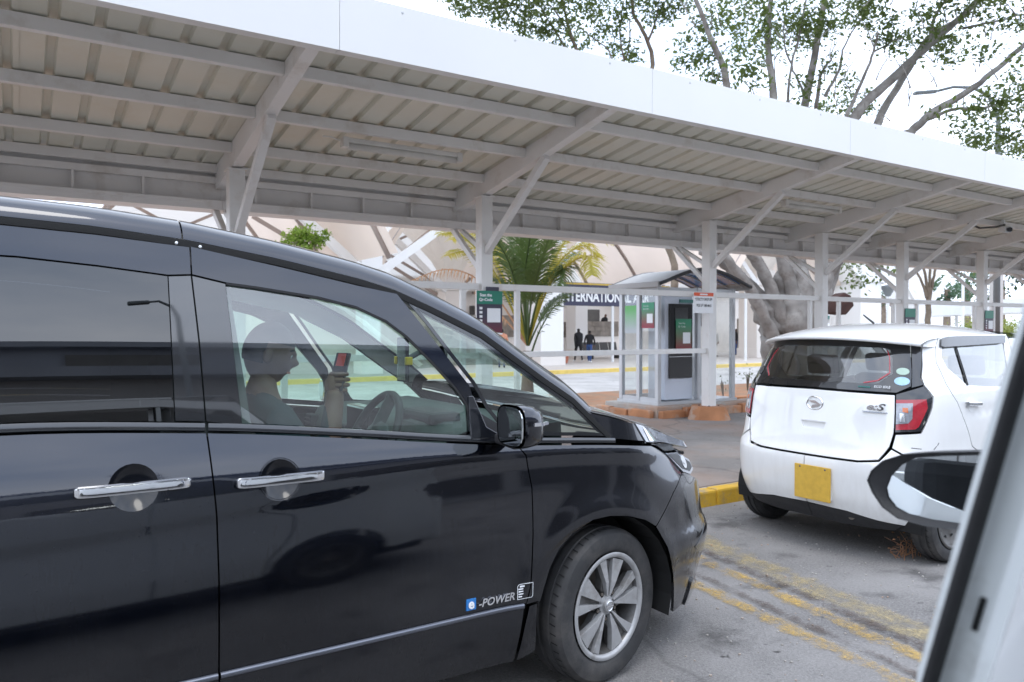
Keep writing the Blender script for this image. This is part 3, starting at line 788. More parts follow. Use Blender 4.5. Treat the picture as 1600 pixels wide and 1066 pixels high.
nose = pchip([(.12, .09), (.2, .055), (.3, .03), (.42, .0), (.5, -.012), (.58, .012), (.72, .03), (.85, .07), (.95, .13), (1.05, .22), (1.15, .36)])
WX, WZ_ = 2.00, .318
def vs_(u, z):
    x, i, tx, ty = plan(u); wf = smooth(u, 2.15, 2.75)
    q = inset(x, z)*(1-wf)+nose(z)*wf
    r = math.hypot(u-WX, z-.32)
    q -= .014*math.exp(-((r-.40)/.07)**2)
    return Vector((x-ty*q, VY+i+tx*q, z))
def VP_(l): 
    g = None; out = []
    for p in l:
        P0 = atY(p[0], p[1], VY+.06)
        out.append(newton(vs_, p[0], p[1], (min(P0.x, 2.6), min(max(P0.z, .2), 1.8)) if g is None else g)); g = out[-1]
    return out
def dz(l, d): return [(a, b+d) for a, b in l]
shut = VP_([(296, 376), (299, 430), (311, 532), (322, 668), (325, 690), (333, 750), (339, 812), (342, 900), (342, 1066)])   # rear edge of the front door, top to bottom
shut += [(shut[-1][0], .2)]
fsh = VP_([(808, 696), (822, 712), (831, 762), (833, 835), (829, 917), (822, 945)])                                        # front door to wing
drip = [(-1.9, 1.755), (-1.2, 1.785), (-.5, 1.792)]+VP_([(0, 340), (150, 356), (292, 377), (433, 406), (560, 437), (617, 455), (674, 481), (753, 521), (850, 592), (895, 623), (958, 683)])
gtop = VP_([(353, 443), (398, 449), (497, 465), (556, 480), (603, 502), (635, 526), (674, 565), (713, 608), (729, 632), (734, 650)])
belt = lambda a, b, d=0, n=14: [(a+(b-a)*i/n, zbel(a+(b-a)*i/n)+d) for i in range(n+1)]
van = empty('minivan', (.6, VC, 0), 'black minivan parked side-on in the foreground, badge on its front door', 'van')
NB = .016   # half height of the belt moulding
xs_ = lambda z: lerp1(sorted((b, a) for a, b in shut))(z)
arch = VP_([(844, 941), (860, 887), (874, 858), (895, 834), (927, 813), (954, 807), (981, 807), (1008, 813), (1025, 823)])
arch_f = VP_([(1025, 823), (1043, 855), (1052, 905), (1051, 957)])
def circ(c, r, n=20, sy=1): return [(c[0]+r*math.cos(2*math.pi*i/n), c[1]+r*sy*math.sin(2*math.pi*i/n)) for i in range(n)]
h_front = VP_([(438, 749)])[0]; h_rear = VP_([(209, 762)])[0]
b_shut = xs_(zbel(.48)); fb = 1.575
TR = .425  # sill trim height
low = lambda a, b, z, n=10: [(a+(b-a)*i/n, z) for i in range(n+1)]
BP, GL = M['black_paint'], M['gloss_black']
sh_below = [p for p in shut if p[1] < zbel(.48)-NB and p[1] > TR]
for mir in (None, VC):
    kw = dict(parent=van, mirror=mir)
    far = mir is not None
    # lower door skins
    rd = belt(-.78, b_shut, -NB)+sh_below+[(shut[-1][0], TR)]+[(-.66, TR), (-.72, .7)]
    fine = .02 if not far else .06
    d_r = panel('sliding_door', vs_, rd, BP, step=fine, holes=[circ(h_rear, .066)], **kw)
    fd = [(b_shut+.001, zbel(.48)-NB)]+belt(.50, fb, -NB)+fsh+[(fsh[-1][0], TR)]+[(shut[-1][0], TR)]+sh_below[::-1]
    d_f = panel('front_door', vs_, fd, BP, step=fine, holes=[circ(h_front, .062)], **kw)
    # sills below the bright trim line
    panel('sill', vs_, low(-.62, shut[-1][0], TR-.012)+low(shut[-1][0], -.62, .20), BP, off=.006, **kw)
    panel('sill', vs_, low(shut[-1][0], fsh[-1][0]-.01, TR-.012)+[(fsh[-1][0]-.03, .20)]+low(fsh[-1][0]-.05, shut[-1][0], .20), BP, off=.006, **kw)
    strip_on('sill_trim', vs_, low(-.62, shut[-1][0]-.004, TR-.004), .009, .012, M['satin'], **kw)
    strip_on('sill_trim', vs_, low(shut[-1][0]+.004, fsh[-1][0]-.012, TR-.004), .009, .012, M['satin'], **kw)
    # front wing
    b1 = VP_([(1065, 739), (1052, 770), (1038, 800), (1025, 823)])
    lampb = VP_([(1016, 694), (1027, 701), (1038, 708), (1052, 725), (1065, 739)])
    wing = belt(fb+.004, lampb[0][0], -NB)+lampb[1:]+b1[1:]+arch[::-1]+[(fsh[-1][0]+.055, TR-.003), (fsh[-1][0]+.004, TR-.003)]+fsh[::-1]
    panel('wing', vs_, wing, BP, step=fine, **kw)
    wl = [(fsh[-1][0]+.012, TR-.008), (fsh[-1][0]+.052, TR-.006), (1.665, .32), (1.675, .22), (1.585, .20), (1.60, .33)]
    panel('wing_foot', vs_, wl, BP, step=.03, off=.004, **kw)
    # bumper from the arch round to the middle of the nose
    zt = [(UMAX, .63), (UMAX-.25, .63), (UMAX-.45, .66), (2.72, .77), (lampb[-1][0]+.06, .80)]
    bm_ = arch_f+[(2.60, .175), (2.80, .165), (3.0, .16), (3.2, .16), (UMAX, .16)]+zt+b1
    bp_ = panel('front_bumper', vs_, bm_, BP, step=.03, **kw)
    lt = [(2.62, .46), (2.78, .53), (2.98, .55), (3.02, .44), (2.9, .40), (2.72, .41)]
    panel('fog_lamp_recess', vs_, lt, M['piano'], step=.03, off=.003, rim=.006, gap=0, **{**kw, 'parent': bp_})
    spl = [(2.66, .17), (2.68, .30), (2.80, .245), (3.05, .22), (3.25, .215), (UMAX, .215), (UMAX, .15), (2.9, .15)]
    panel('lip_spoiler', vs_, spl, M['piano'], step=.03, off=.010, rim=.012, gap=0, **{**kw, 'parent': bp_})
    # lamps
    lo_l = VP_([(1038, 708), (1058, 706)])+[(2.62, .885), (2.76, .84), (2.78, .79), (2.70, .775)]+VP_([(1066, 738)])
    hl = panel('headlight', vs_, lo_l, M['lamp_clear'], step=.03, off=.004, **kw)
    panel('reflector', vs_, shrink(lo_l, .016), M['grey_plastic'], step=.03, off=.0055, rim=0, gap=0, **{**kw, 'parent': hl})
    cen = (sum(p[0] for p in lo_l)/len(lo_l), sum(p[1] for p in lo_l)/len(lo_l))
    panel('lens', vs_, circ(cen, .03, 14), M['chrome'], step=.02, off=.008, rim=.004, gap=0, **{**kw, 'parent': hl})
    gr = VP_([(1016, 694)])+[(2.40, .955), (2.58, .93), (2.62, .89)]+VP_([(1058, 704), (1038, 706), (1027, 699)])
    panel('lamp_band', vs_, gr, BP, step=.03, off=.003, **kw)
    ul = VP_([(990, 661), (1008, 692), (1024, 693)])+[(2.46, .948), (2.62, .918), (2.90, .872), (2.90, .90), (2.62, .962), (2.45, 1.002)]
    hu = panel('upper_lamp', vs_, ul, M['lamp_clear'], step=.03, off=.006, **kw)
    u2 = VP_([(1002, 668), (1013, 690), (1022, 690)])+[(2.38, .975), (2.34, 1.008)]
    panel('marker_strip', vs_, u2, M['chrome'], step=.02, off=.009, rim=.002, gap=0, **{**kw, 'parent': hu})
    # grille half
    gp = [(3.02, .64), (3.0, .80), (3.06, .86), (UMAX, .87), (UMAX, .64)]
    gg = panel('grille', vs_, gp, M['black_plastic'], step=.04, off=-.02, **kw)
    for zz in (.68, .73, .78, .83): strip_on('grille_bar', vs_, [(3.06, zz), (UMAX, zz)], .008, .008, M['chrome'], mirror=mir, parent=gg)
    # belt mouldings
    strip_on('belt_moulding', vs_, belt(-.78, b_shut-.005), NB-.003, .010, M['piano'], **kw)
    strip_on('belt_moulding', vs_, belt(b_shut+.005, fb), NB-.003, .010, M['piano'], **kw)
    strip_on('belt_moulding', vs_, [(fb+.008, zbel(fb)-.003)]+belt(fb+.03, 2.08, 0), NB-.005, .009, M['piano'], **kw)
    # glass and window frames
    rgl = VP_([(262, 431), (273, 662)])
    rg = belt(-.74, rgl[1][0], NB)+[rgl[0]]+[(.2, 1.648), (0.0, 1.665), (-.3, 1.672), (-.74, 1.665)]
    panel('rear_side_glass', vs_, rg, M['glass_dark'], off=-.006, rim=0, gap=0, step=.05, **kw)
    tops = [(rgl[0][0], rgl[0][1]), (.2, 1.648), (0.0, 1.665), (-.3, 1.672), (-.78, 1.665)]
    dr = [p for p in drip if p[0] < shut[0][0]-.02 and p[0] > -.8]
    panel('door_frame', vs_, [(-.78, 1.775)]+[(a, b-.021) for a, b in dr]+[(shut[0][0], shut[0][1]-.021), (shut[1][0], shut[1][1]), (rgl[0][0], rgl[0][1])]+tops[1:], BP, off=.004, step=.03, **kw)
    up = [p for p in shut if p[1] > zbel(.48)+NB and p[1] < 1.64]
    panel('pillar_trim', vs_, [rgl[0]]+up+[(b_shut, zbel(b_shut)+NB), (rgl[1][0], zbel(.4)+NB)], GL, step=.04, **kw)
    panel('pillar_trim', vs_, [gtop[0]]+up+[(b_shut, zbel(b_shut)+NB), VP_([(380, 667)])[0]], GL, step=.04, **kw)
    fgl = gtop+[(1.382, zbel(1.38)+NB)]+belt(1.36, VP_([(380, 667)])[0][0], NB)
    panel('front_door_glass', vs_, fgl, M['glass_clear'], off=-.008, rim=0, gap=0, step=.05, **kw)
    d2 = [p for p in drip if shut[0][0] < p[0] < 1.14]
    post = VP_([(620, 459), (658, 506), (698, 557), (733, 602), (745, 640), (752, 688)])
    frame = [(shut[0][0], shut[0][1]-.018)]+[(a, b-.022) for a, b in d2]+post+[(1.386, zbel(1.38)+NB)]+gtop[::-1]+[shut[1]]
    panel('door_frame', vs_, frame, BP, off=.004, step=.028, **kw)
    strip_on('weather_seal', vs_, gtop, .006, .003, M['rubber'], **kw)
    q_top = [p for p in drip if p[0] > 1.17]
    qpost = VP_([(628, 462), (664, 505), (704, 557), (738, 600), (760, 640), (796, 684)])
    qo = [(a, b-.018) for a, b in q_top[:-1]]+[(2.05, zbel(2.05)+NB)]+belt(1.98, qpost[-1][0], NB)+qpost[::-1]
    qi = shrink(resample(qo, .05), .016)
    panel('quarter_glass_border', vs_, qo, M['frit'], off=-.003, step=.03, rim=.004, holes=[qi], **kw)
    panel('quarter_glass', vs_, qi, M['glass_quarter'], off=-.004, rim=0, gap=0, step=.05, **kw)
    panel('corner_trim', vs_, VP_([(742, 640), (752, 688), (806, 688), (792, 670)]), M['black_plastic'], step=.03, off=.003, **kw)
    strip_on('drip_channel', vs_, [(a, b-.008) for a, b in drip[:-1]]+[(2.06, zbel(2.06)+.012)], .012, .0015, M['liner'], **kw)
    # door handles: dished cup and bright bar
    for hc, door, wd, sl in ((h_rear, d_r, .150, -.012), (h_front, d_f, .138, -.012)):
        b = MB(); R_ = .063
        def cup(r, t): 
            d = .032*(1-(r/R_)**2)
            a = vs_(hc[0]+r*math.cos(t), hc[1]+r*math.sin(t)); a.y += d+.001
            if mir is not None: a.y = 2*VC-a.y
            return a
        b.grid(cup, [.0005, .02, .035, .048, .058, .0665], [i*math.pi/12 for i in range(25)])
        b.build('handle_cup', M['cup'], door, smooth=True)
        b = MB(); nn = 40
        sec = [(-1, 0), (-.85, .8), (0, 1.05), (.85, .8), (1, 0), (.6, -.3), (-.6, -.3)]
        for i in range(nn+1):
            s = -1+2*i/nn; ex = math.sqrt(max(0, 1-abs(s)**22)); ce = vs_(hc[0]+s*wd, hc[1]-s*sl*0-.0)
            for a_, h_ in sec:
                y = ce.y-(.030+.011*h_*(.4+.6*ex)-.012*s**6)
                if mir is not None: y = 2*VC-y
                b.v.append((ce.x, y, hc[1]+.004+a_*.0165*(ex*.35+.65)))
        k = len(sec)
        b.f = [(i*k+j, (i+1)*k+j, (i+1)*k+(j+1) % k, i*k+(j+1) % k) for i in range(nn) for j in range(k)]+[tuple(range(k)), tuple(range(nn*k, nn*k+k))]
        b.mi = [0]*len(b.f)
        hb = b.build('door_handle', M['chrome'], door, sharp=40)
        lockx = hc[0]+(wd*.8 if hc is h_rear else -wd*.78); lp = vs_(lockx, hc[1])
        if not far:
            MB().lathe([(.0005, .001), (.008, .001), (.010, 0)], Matrix.Translation((lp.x, lp.y-.036, hc[1]+.004)) @ Matrix.Rotation(rad(90), 4, 'X'), 16).build('lock', M['satin'], door, smooth=True)
            bx_ = lockx-(.035 if hc is h_rear else -.028)
            MB().box((bx_-.002, lp.y-.0385, hc[1]-.010), (bx_+.002, lp.y-.034, hc[1]+.018)).build('seam', M['grey_plastic'], door)
    # dark structure behind the shut lines
    ins = [(-1.70, .24), (1.60, .22), (1.62, zbel(1.6)-.03), (-1.70, 1.15)]
    panel('inner_shell', vs_, [(-1.70, .24)]+low(-1.5, 1.60, .24)+[(1.66, .5), (1.7, .74), (2.0, .80), (2.30, .72), (2.36, .85)]+belt(2.2, -1.70, -.05), M['liner'], off=-.035, rim=0, gap=0, step=.08, **kw)
    panel('inner_frame', vs_, [(-1.7, 1.70)]+[(a, b-.012) for a, b in drip if a < 1.3]+[(1.1, 1.565), (.85, 1.615), (.60, 1.655), (.45, 1.67), (-.78, 1.69), (-1.7, 1.68)], M['headliner'], off=-.022, rim=0, gap=0, step=.08, **kw)
    panel('pillar_inner', vs_, [(.35, 1.70), (.57, 1.68), (.63, 1.13), (.36, 1.15)], M['dash'], off=-.03, rim=0, gap=0, step=.1, **kw)
    # rear quarter beyond the sliding door (out of frame)
    rq = [(-.79, TR)]+[(-.73, .7), (-.79, 1.18)]+[(-1.72, 1.19), (-1.78, .95), (-1.76, .5), (-1.7, .26), (-1.24, .24)]+[(-.86+.39*math.cos(t), .30+.39*math.sin(t)) for t in [math.pi*(1-i/12) for i in range(13)]]+[(-.47, .26)]
    rq = [(-.48, TR-.02), (-.66, TR), (-.74, .7), (-.79, zbel(-.79)-NB), (-1.72, 1.19), (-1.78, .95), (-1.76, .5), (-1.70, .26), (-1.25, .24)]+[(-.86+.385*math.cos(t), .30+.385*math.sin(t)) for t in [math.pi*(1-i/12) for i in range(13)]]
    panel('rear_quarter', vs_, rq, BP, step=.06, **kw)
    panel('quarter_pane', vs_, [(-.80, 1.21), (-1.60, 1.21), (-1.66, 1.66), (-.80, 1.665)], M['glass_dark'], step=.08, rim=.006, **kw)
    panel('rear_pillar', vs_, [(-.79, 1.67), (-.79, 1.775), (-1.72, 1.75), (-1.78, 1.2), (-1.61, 1.2), (-1.67, 1.67)], BP, step=.05, **kw)
    # roof edge and screen pillar: rolls over from the drip channel
    def edge(u, v):
        a = vs_(u, lerp1(drip)(u)); th = rad(20+v*58)
        k = v*.095
        R_ = .11; a0 = rad(16)
        y = R_*(math.cos(a0)-math.cos(a0+v*rad(62))); z = R_*(math.sin(a0+v*rad(62))-math.sin(a0))*.9
        return Vector((a.x, a.y+y+.002, a.z+z+.005))
    us = [-1.72, -1.4, -1.0, -.6]+[-.3+.06*i for i in range(40)]
    us = [u for u in us if u < 2.02]
    for a0, b0 in ((-1.72, .438), (.443, 1.98)):
        b = MB(); uu = [a0]+[u for u in us if a0+.01 < u < b0-.01]+[b0]
        f_ = edge if mir is None else (lambda u, v: Vector((edge(u, v).x, 2*VC-edge(u, v).y, edge(u, v).z)))
        b.grid(f_, uu, [0, .08, .2, .35, .5, .65, .8, 1.0])
        b.build('roof_rail', BP, van, smooth=True)
# roof, screen, bonnet between the two sides
def rail_top(u): 
    e_ = edge(u, 1.0); return e_
rb = MB()
def roofpt(u, t):
    e_ = rail_top(u); y = e_.y+(2*VC-2*e_.y)*t; return Vector((e_.x+.10*smooth(u, .5, 1.05)*math.sin(math.pi*t), y, e_.z+.048*math.sin(math.pi*t)**.8-.002))
rb.grid(roofpt, [-1.72, -1.5, -1.1, -.6, -.1, .3, .6, .8, .92], [i/14 for i in range(15)])
rb.build('roof', BP, van, smooth=True)
MB().grid(lambda u, t: roofpt(u, .03+.94*t)-Vector((0, 0, .035)), [-1.70, -1.1, -.5, 0, .4, .7, .9], [i/10 for i in range(11)]).build('headliner', M['headliner'], van, smooth=True)
sb_ = MB()
def scr(v, t):
    u = .93+v*(1.90-.93); e_ = rail_top(u); y = e_.y+(2*VC-2*e_.y)*t; s = math.sin(math.pi*t)
    return Vector((e_.x+.10*s*(1+.5*v), y, e_.z+.045*s-.004))
sb_.grid(scr, [i/10 for i in range(11)], [i/14 for i in range(15)])
ws = sb_.build('windscreen', M['glass_quarter'], van, smooth=True)
Ez = pchip([(1.86, 1.150), (1.95, 1.128), (2.07, 1.100), (2.17, 1.074), (2.3, 1.038), (2.45, 1.010), (2.62, .970), (2.93, .905), (3.1, .885), (UMAX, .875)])
def Ept(u):
    p = vs_(u, Ez(u)); return p
hcrown = pchip([(1.85, .03), (2.1, .040), (2.4, .028), (2.7, .012), (2.95, .0)])
def hood(u, t):
    e_ = Ept(u); s = math.sin(math.pi*t); y = e_.y+(2*VC-2*e_.y)*t
    return Vector((e_.x+.05*s*smooth(u, 3.0, 1.9), y, e_.z+hcrown(e_.x)*min(1, s*1.35)**.55+.012*s))
hu_ = [1.86, 1.95, 2.03, 2.1, 2.17, 2.25, 2.33, 2.41, 2.5, 2.6, 2.7, 2.8, 2.9, 3.0, 3.1, 3.2, 3.3, UMAX-.004]
MB().grid(hood, hu_, [0, .006, .015, .03, .05, .08, .12, .18, .25, .35, .5, .65, .75, .82, .88, .92, .95, .97, .985, .994, 1]).build('bonnet', BP, van, smooth=True)
for mir in (None, VC):
    lp_ = VP_([(1008, 692), (990, 661)])
    wt = [(1.93, zbel(1.93)+NB+.09), (2.06, zbel(2.06)+.008), (2.2, zbel(2.2)+.002), (2.29, zbel(2.29)+.0)]+lp_+[(u_, Ez(u_)-.004) for u_ in (2.19, 2.12, 2.05, 1.98, 1.92)]
    panel('wing_top', vs_, wt, BP, van, step=.02, mirror=mir, off=.001)
    lt_ = [(2.21, 1.055), (2.33, 1.028), (2.45, 1.006), (2.62, .966), (2.93, .902), (3.1, .882), (UMAX, .872), (UMAX, .86), (3.06, .87), (2.95, .88), (2.7, .92), (2.5, .955), (2.33, .98)]
    panel('nose_panel', vs_, lt_, BP, van, step=.04, mirror=mir, off=-.006, rim=0, gap=0)
for s in (0, 1):
    MB().grid(lambda u, v: (lambda p: Vector((p.x, (p.y+.03) if not s else 2*VC-p.y-.03, p.z-.03)))(edge(u, v)), [.3+.1*i for i in range(17)], [-.1, .3, .7, 1.1]).build('pillar_lining', M['headliner'], van, smooth=True)
# tail
tb = MB()
def tail(i, j):
    z = .28+i*1.5; a = vs_(-1.74, min(z, 1.74)); y0 = a.y+.02; t = j; y = y0+(2*VC-2*y0)*t
    return Vector((-1.74-.10*math.sin(math.pi*t)**.5+.10*smooth(z, 1.1, 1.78), y, z))
tb.grid(tail, [i/12 for i in range(13)], [0, .02, .05, .1, .2, .35, .5, .65, .8, .9, .95, .98, 1]); tb.build('tailgate', BP, van, smooth=True)
MB().box((-1.80, VC-.60, 1.22), (-1.745, VC+.60, 1.62)).build('tailgate_glass', M['frit'], van, bevel=.02)
for s in (-1, 1): MB().box((-1.86, VC+s*.72-.07, .75), (-1.76, VC+s*.72+.07, 1.3)).build('tail_light', M['lamp_red'], van, bevel=.02)
# floor pan and arch liners
MB().box((-1.68, VY+.06, .22), (1.62, 2*VC-VY-.06, .30)).build('floor_pan', M['liner'], van)
MB().box((2.42, VY+.36, .20), (2.74, 2*VC-VY-.36, .60)).build('crash_beam', M['liner'], van)
for s in (0, 1):
    b = MB(); n = 16
    def lin(i, j):
        t = math.pi*(-.10+1.2*i); y = VY+.028+.24*j
        if s: y = 2*VC-y
        return Vector((WX+.395*math.cos(t), y, .33+.375*math.sin(t)))
    b.grid(lin, [i/n for i in range(n+1)], [0, .5, 1])
    b.grid(lambda i, j: Vector((WX+.42*(2*i-1), (VY+.27 if not s else 2*VC-VY-.27), .05+.7*j)), [0, 1], [.2, 1])
    b.build('arch_liner', M['liner'], van)
# ------------------------------------------------------------------ wheels
def wheel(name_parent, cx, cy, cz, R, W, rim_r, steer=0, side=-1, detail=True, style='alloy', treads=52):
    """axis along Y; side -1 = outer face towards -Y"""
    T = Matrix.Translation((cx, cy, cz)) @ Matrix.Rotation(steer, 4, 'Z') @ (Matrix.Rotation(rad(90), 4, 'X') if side < 0 else Matrix.Rotation(rad(-90), 4, 'X'))
    # local z points out of the wheel
    w2 = W/2
    prof = [(rim_r-.004, -w2+.03), (rim_r+.012, -w2+.008), (R*.86, -w2-.002), (R*.955, -w2+.012), (R*.992, -w2+.03), (R-.006, -w2*.5), (R-.006, -w2*.46), (R, -w2*.45), (R, -.012), (R-.007, -.010), (R-.007, .010), (R, .012),
            (R, w2*.45), (R-.006, w2*.46), (R-.006, w2*.5), (R*.992, w2-.03), (R*.975, w2-.016), (R*.94, w2-.003), (R*.86, w2+.003), (rim_r+.026, w2-.001), (rim_r+.012, w2-.006), (rim_r-.004, w2-.026)]
    ty = MB().lathe(prof, T, 96).build('tyre', M['tyre'], name_parent, sharp=35)
    if detail:
        g_ = MB()
        for k in range(treads):
            a = 2*math.pi*k/treads
            for s0, s1 in ((-.98*w2+.016, -w2*.55), (w2*.55, .98*w2-.016)):
                da = .018 if s0 > 0 else -.018
                vs = []
                for aa, ss in ((a-.010, s0), (a+.010, s0), (a+.008+da, s1), (a-.008+da, s1)):
                    ro = R*1.0005 if abs(ss) < w2*.8 else R*.993
                    vs.append(T @ Vector((ro*math.cos(aa), ro*math.sin(aa), ss)))
                g_.add(vs, [(0, 1, 2, 3)])
        g_.build('tread_groove', M['liner'], name_parent)['kind'] = 'stuff'
    dp = w2-.022
    rimp = [(rim_r, w2-.010), (rim_r+.006, w2-.002), (rim_r-.002, w2+.002), (rim_r-.014, w2-.002), (rim_r-.018, w2-.012)]
    rm = MB().lathe(rimp, T, 72).build('rim', M['alloy'] if style == 'alloy' else M['alloy_dark'], name_parent, sharp=50)
    MB().lathe([(rim_r-.017, w2-.012), (rim_r-.03, w2-.04), (rim_r-.035, -w2*.5)], T, 48).build('barrel', M['alloy_dark'], name_parent, smooth=True)
    MB().lathe([(.001, -.02), (.14, -.02), (.14, -.03), (.001, -.03)], T, 32).build('brake_disc', M['brake'], name_parent)
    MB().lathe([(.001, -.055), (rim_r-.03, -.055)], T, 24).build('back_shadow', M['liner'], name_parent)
    ro = rim_r-.017
    if style == 'alloy':
        dk = MB(); lt_ = MB()
        for k in range(5):
            A = 2*math.pi*k/5+rad(12)
            def pol(r, a, h): return T @ Vector((r*math.cos(a), r*math.sin(a), h))
            # broad base of each spoke pair, with an open window between pairs
            i0 = len(dk.v)
            st = []
            for r, hw, h in ((.045, rad(35), w2-.030), (.075, rad(30), w2-.028), (.115, rad(19), w2-.028), (ro, rad(21), w2-.024)):
                st.append([pol(r, A-hw, h), pol(r, A+hw, h)])
            vs = [p for s in st for p in s]; dn = [p-(T.to_3x3() @ Vector((0, 0, .03))) for p in vs]
            m_ = len(vs)
            dk.add(vs+dn, [(0,1,3,2),(2,3,5,4),(4,5,7,6),(0,2,m_+2,m_),(2,4,m_+4,m_+2),(4,6,m_+6,m_+4),(1,m_+1,m_+3,3),(3,m_+3,m_+5,5),(5,m_+5,m_+7,7)])
            # two raised blades, thin at the hub and wide at the rim
            for sg, wide in ((-1, 22), (1, 12)):
                c0, c1 = A+sg*rad(10), A+sg*rad(13 if wide > 15 else 17)
                q = [pol(.040, c0-rad(5), w2-.012), pol(.040, c0+rad(5), w2-.012), pol(.10, (c0*.6+c1*.4)+rad(wide*.42), w2-.006), pol(ro-.002, c1+rad(wide*.5), w2-.009), pol(ro-.002, c1-rad(wide*.5), w2-.009), pol(.10, (c0*.6+c1*.4)-rad(wide*.42), w2-.006)]
                ins = T.to_3x3() @ Vector((0, 0, .024)); cq = [p-ins for p in q]
                ex = [p-(p-sum(q, Vector())/6)*.0 for p in cq]
                n_ = 6
                lt_.add(q+ex, [(0,1,2,5),(5,2,3,4)]+[(i, n_+i, n_+(i+1) % n_, (i+1) % n_) for i in range(n_)])
        dk.build('spoke_base', M['alloy_dark'], name_parent)
        lt_.build('spoke', M['alloy'], name_parent, bevel=.0015)
        hb = MB().lathe([(.0005, w2-.004), (.024, w2-.004), (.027, w2-.007), (.027, w2-.02), (.040, w2-.022), (.046, w2-.034)], T, 32).build('hub_cap', M['alloy'], name_parent, sharp=35)
        MB().lathe([(.017, w2-.0035), (.0185, w2-.0015), (.0205, w2-.0015), (.022, w2-.0035)], T, 28).build('emblem_ring', M['chrome'], name_parent, smooth=True)
        b = MB()
        b.add([T @ Vector(p) for p in ((-.022, -.0035, w2-.001), (.022, -.0035, w2-.001), (.022, .0035, w2-.001), (-.022, .0035, w2-.001))], [(0, 1, 2, 3)]); b.build('emblem_bar', M['chrome'], name_parent)
        for k in range(5):
            a = 2*math.pi*k/5+rad(48)
            TT = T @ Matrix.Translation((.057*math.cos(a), .057*math.sin(a), w2-.0255))
            MB().lathe([(.0005, 0), (.0115, 0), (.012, .003)], TT, 14).build('nut_hole', M['liner'], name_parent)
            MB().lathe([(.0005, .006), (.0075, .006), (.0085, .001)], TT, 6).build('wheel_nut', M['brake'], name_parent)
    else:
        MB().lathe([(.0005, w2-.03), (.04, w2-.028), (.06, w2-.05), (.11, w2-.045), (ro-.02, w2-.03), (ro, w2-.02)], T, 40).build('disc', M['alloy_dark'], name_parent, smooth=True)
        MB().lathe([(.0005, w2-.012), (.03, w2-.014), (.035, w2-.03)], T, 24).build('hub_cap', M['brake'], name_parent, smooth=True)
        for k in range(10):
            a = 2*math.pi*k/10; MB().lathe([(.0005, .002), (.016, .002)], T @ Matrix.Translation((.125*math.cos(a), .125*math.sin(a), w2-.04)), 10).build('vent_hole', M['liner'], name_parent)
        for k in range(4):
            a = 2*math.pi*k/4; MB().lathe([(.0005, .014), (.009, .014), (.01, 0)], T @ Matrix.Translation((.055*math.cos(a), .055*math.sin(a), w2-.048)), 6).build('wheel_nut', M['brake'], name_parent)
def wheel_part(parent, *a, **k):
    e = empty('wheel', (a[0], a[1], a[2])); e.parent = parent; e.location = Vector(a[:3])-parent.location
    # children of the wheel are written in world space
    wheel(e, *a, **k); return e
wheel_part(van, WX+.03, VY+.030+.10, WZ_, .318, .205, .214, steer=rad(11))
wheel_part(van, WX, 2*VC-VY-.13, WZ_, .318, .205, .205, steer=rad(11), side=1, detail=False)
wheel_part(van, -.86, VY+.13, WZ_, .318, .205, .205)
wheel_part(van, -.86, 2*VC-VY-.13, WZ_, .318, .205, .205, side=1, detail=False)
# ------------------------------------------------------------------ door mirrors
for s in (0, 1):
    def mp_(x, y, z): return Vector((x, y if not s else 2*VC-y, z))
    e = empty('door_mirror', (1.5, 2.3, 1.12)); e.parent = van; e.location = mp_(1.5, 2.3, 1.12)-van.location
    b = MB(); n = 14; secs = []
    # housing: rounded box sections from the glass face (rear) to the rounded front
    for xo, sc, zo in ((0, .97, 0), (.008, 1.0, 0), (.035, .99, 0), (.065, .92, -.002), (.088, .78, -.004), (.104, .55, -.006), (.112, .2, -.008)):
        ring = []
        for k in range(20):
            t = 2*math.pi*k/20; c_, s_ = math.cos(t), math.sin(t); q = 3.6
            yy = .098*abs(c_)**(2/q)*(1 if c_ > 0 else -1); zz = .078*abs(s_)**(2/q)*(1 if s_ > 0 else -1)
            ring.append(mp_(1.468+xo+.12*(.03)*yy, 2.285+yy*sc, 1.118+zz*sc+zo+(-.10*yy*0)))
        secs.append(ring)
    vs = [p for r in secs for p in r]
    b.add(vs, [(i*20+k, i*20+(k+1) % 20, (i+1)*20+(k+1) % 20, (i+1)*20+k) for i in range(len(secs)-1) for k in range(20)]+[tuple(range(len(vs)-20, len(vs)))])
    b.build('housing', BP, e, sharp=50)
    g_ = MB(); rg_ = []
    for k in range(20):
        t = 2*math.pi*k/20; c_, s_ = math.cos(t), math.sin(t); q = 3.6
        rg_.append(mp_(1.462+.006*c_, 2.285+.088*abs(c_)**(2/q)*(1 if c_ > 0 else -1), 1.118+.068*abs(s_)**(2/q)*(1 if s_ > 0 else -1)))
    bz = MB().add(rg_+[p+Vector((.012, 0, 0)) for p in rg_], [tuple(range(20))[::-1]]+[(k, (k+1) % 20, 20+(k+1) % 20, 20+k) for k in range(20)]).build('mirror_glass', M['mirror'], e)
    MB().bar(mp_(1.53, 2.186, 1.130), mp_(1.572, 2.21, 1.130), .012, .010).build('indicator', M['lamp_clear'], e)
    MB().bar(mp_(1.50, 2.187, 1.130), mp_(1.545, 2.190, 1.130), .008, .012).build('indicator_strip', M['chrome'], e)
    MB().bar(mp_(1.525, 2.30, 1.045), mp_(1.525, 2.44, 1.055), .07, .035).build('arm', M['black_plastic'], e, bevel=.01)
    b = MB(); fo = [(1.395, 1.215), (1.415, 1.215), (1.46, 1.10), (1.52, 1.065), (1.565, 1.055), (1.39, 1.058)]
    pp = [mp_(x_, vs_(x_, z_).y-.012, z_) for x_, z_ in fo]
    b.add(pp+[p+mp_(0, .03, 0)-mp_(0, 0, 0) for p in pp], [tuple(range(6))]+[(i, (i+1) % 6, 6+(i+1) % 6, 6+i) for i in range(6)])
    b.build('mount', M['piano'], e, bevel=.003)
